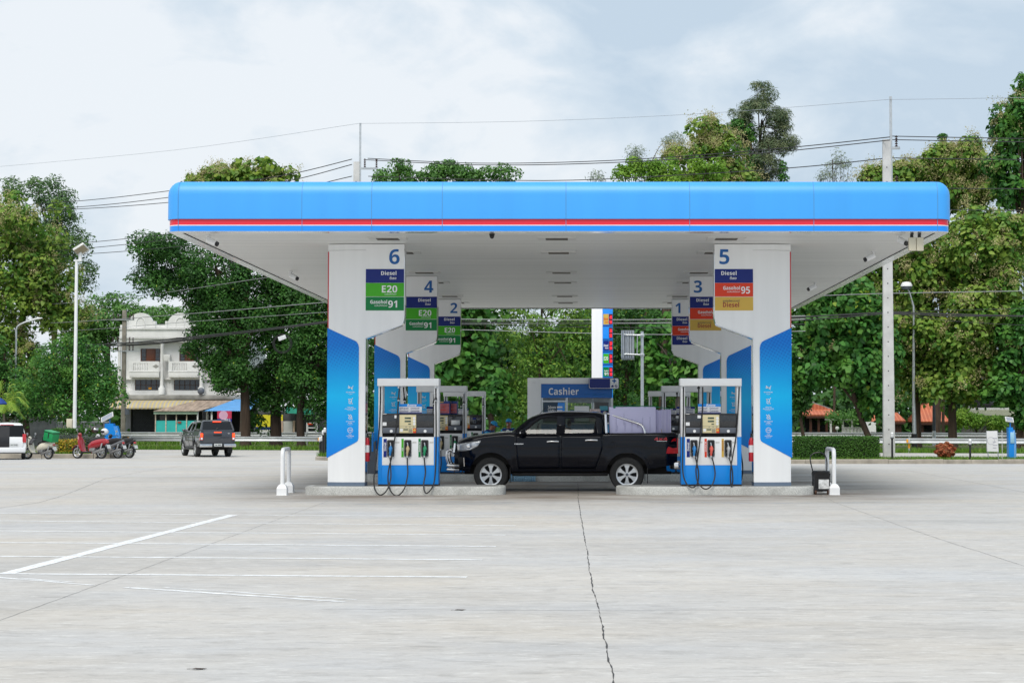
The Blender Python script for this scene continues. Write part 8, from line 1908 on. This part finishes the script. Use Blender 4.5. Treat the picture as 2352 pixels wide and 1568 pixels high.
hedge('flower_bed', at(137, 1030, 87.0).x, at(174, 1030, 87.0).x, 86.9, 87.6, -.1, at(150, 1019, 87.0).z, 1500, .075, 'hedge', 'yellow flower clump spilling towards the kerb beside the crimson scooter', 'flower bed', rough=.07, kind2='yel', n2=2000)
hedge('sage_shrub', at(180, 1000, 90.5).x, at(236, 1000, 90.5).x, 90, 91, -.1, at(200, 1006, 90).z, 3000, .09, 'pur', 'grey green shrub behind the crimson scooter', 'shrub', rough=.1)
# low stone edging beside the bed
t = thing('planter_edge', 'stained stone planter edge under the yellow flowers', 'planter', (at(128, 1030, 87.5).x, 87.5, -.1)); m = MB(); m.box(-.55, .40, 0, .25, 0, .42, .02); m.box(-.6, .45, -.03, .28, .42, .48, .01); m.build('stonework', M_KERB, t); m = MB(); m.ball((-.05, -.02, .2), (.14, .05, .12)); m.build('round_stone', M_OFFW, t)
def shrub(name, px, py, rx, ry, Y, kind, n, leaf, label):
    c = np.array(at(px, py, Y)); S = Y / FPX; z0 = vz(Y); t = thing(name, label, 'shrub', (c[0], Y, z0)); o = np.array(t.location)
    d = unit(rng.normal(size=(n, 3)) + np.array([0, -.2, .3])); bump = 1 + .18 * np.sin(d[:, :1] * 9) * np.sin(d[:, 2:] * 8); r = bump * (.55 + .45 * rng.random((n, 1)) ** .4)
    P = c + d * r * np.array([rx * S, rx * S * .9, ry * S]); P[:, 2] = np.maximum(P[:, 2], z0 + .02)
    poly_mesh('foliage', leaf_geo(P - o, d + rng.normal(size=d.shape) * .5 + np.array([0, 0, .4]), leaf * rng.uniform(.6, 1.3, n), .6), LM[kind], t)
    m = MB()
    for k in range(7): a = k * .9; m.tube([(0, 0, 0), (.25 * math.cos(a), .25 * math.sin(a), .5)], [.025, .012], 6)
    m.build('stem', M_BARK, t); return t
shrub('croton_bush', 2171, 1034, 23, 18, 72.2, 'red', 2600, .11, 'rounded coppery red bush on the verge beside the straight teak trunk')
t_ = shrub('young_shrub', 465, 984, 10, 14, 124, 'lime', 700, .2, 'small conical shrub in front of the dark roller shutter')
# potted looking weeds and grass
def grass(name, fn, n, h, w_):
    P = np.array([fn() for _ in range(n)]); a = rng.uniform(0, math.pi, n); ln = rng.normal(size=(n, 2)) * h * .45; hh = h * rng.uniform(.5, 1.4, n)
    s = np.stack([np.cos(a) * w_, np.sin(a) * w_, np.zeros(n)], 1); tip = P + np.stack([ln[:, 0], ln[:, 1], hh], 1)
    tag(poly_mesh(name, np.stack([P - s, P + s, tip], 1), LM['grass']), kind='stuff')
def in_mid():
    while True:
        x = random.uniform(4, 22); y = random.uniform(70.25, 75.4)
        return (x, y, vz(y))
grass('grass', in_mid, 12000, .11, .014)
def in_mid2():
    x = random.uniform(-12.2, -8); y = 80.2 - (x + 12.2) * .52 + random.uniform(.2, 3.0); return (x, y, vz(y))
grass('grass', in_mid2, 3500, .22, .018)
def in_rail():
    x = random.uniform(-32, 30); y = road_edge(x) + .15 + abs(random.gauss(0, 3.5)); return (x, y, -.34)
grass('grass', in_rail, 20000, .28, .03)
def in_left():
    x = random.uniform(-30, -22.6); y = random.uniform(86.2, 88.5); return (x, y, gz(y) + .2)
grass('grass', in_left, 3000, .14, .018)
def in_far():
    x = random.uniform(-45, 40); y = random.uniform(128, 140); return (x, y, -.3)
grass('grass', in_far, 6000, .4, .05)
# palm
Yp = 97.; b = at(8, 1010, Yp); b.z = -.2; t = thing('areca_palm', 'bright areca palm fronds above the white hatchback', 'palm', b); hp_ = at(8, 950, Yp).z - b.z
m = MB(); m.tube([(0, 0, 0), (.05, 0, hp_ * .6), (0, 0, hp_)], [.10, .08, .06], 8); m.build('trunk', M_BARKG, t)
S = Yp / FPX
for k, (dx, dz, dy) in enumerate(((57, 20, 0), (20, 52, .3), (-10, 62, -.2), (-30, 40, 0), (35, 8, -.8), (40, -10, .5), (-25, 10, .4), (8, 30, 1.0), (48, 34, .6), (5, 5, -1.2))):
    tip = Vector((dx * S, dy, hp_ + dz * S * .8)); mid = Vector((dx * S * .5, dy * .5, hp_ + dz * S * .8 + .55)); sp = smooth_curve([Vector((0, 0, hp_)), mid, tip], 10)
    m = MB(); m.tube(sp, .014, 5)
    for i in range(3, len(sp) - 1):
        tt = (sp[i + 1] - sp[i]).normalized(); sd_ = tt.cross(Vector((0, 0, 1))).normalized()
        for q in (-1, 1):
            ln = .75 * math.sin(math.pi * (i / len(sp)) * .85 + .3); a_ = sp[i]; e_ = a_ + (sd_ * q * .75 + tt * .6 + Vector((0, 0, -.30))) * ln * .8; w_ = tt * .035
            mm_ = a_ + (e_ - a_) * .5 + Vector((0, 0, .05)); m.add([a_ - w_, mm_ - w_, e_, mm_ + w_, a_ + w_], [(0, 1, 2, 3, 4)])
    m.build('frond', LM['palm'], t, smooth=0, recalc=False)
# parasol at the picture edge
p = at(-6, 1000, 90); t = thing('parasol', 'blue parasol edge with white pole above the hatchback', 'parasol', (p.x, 90, -.25)); zt = at(0, 926, 90).z + .25
m = MB(); m.lathe([(0, zt + .35), (.28, zt + .2), (.48, zt), (.46, zt - .06)], 8); m.build('fabric', pm('blue parasol cloth', lin('#1d3f8a'), .8), t, smooth=0); m = MB(); m.tube([(0, 0, 0), (0, 0, zt + .3)], .03, 8); m.build('pole', M_WHITEP, t)
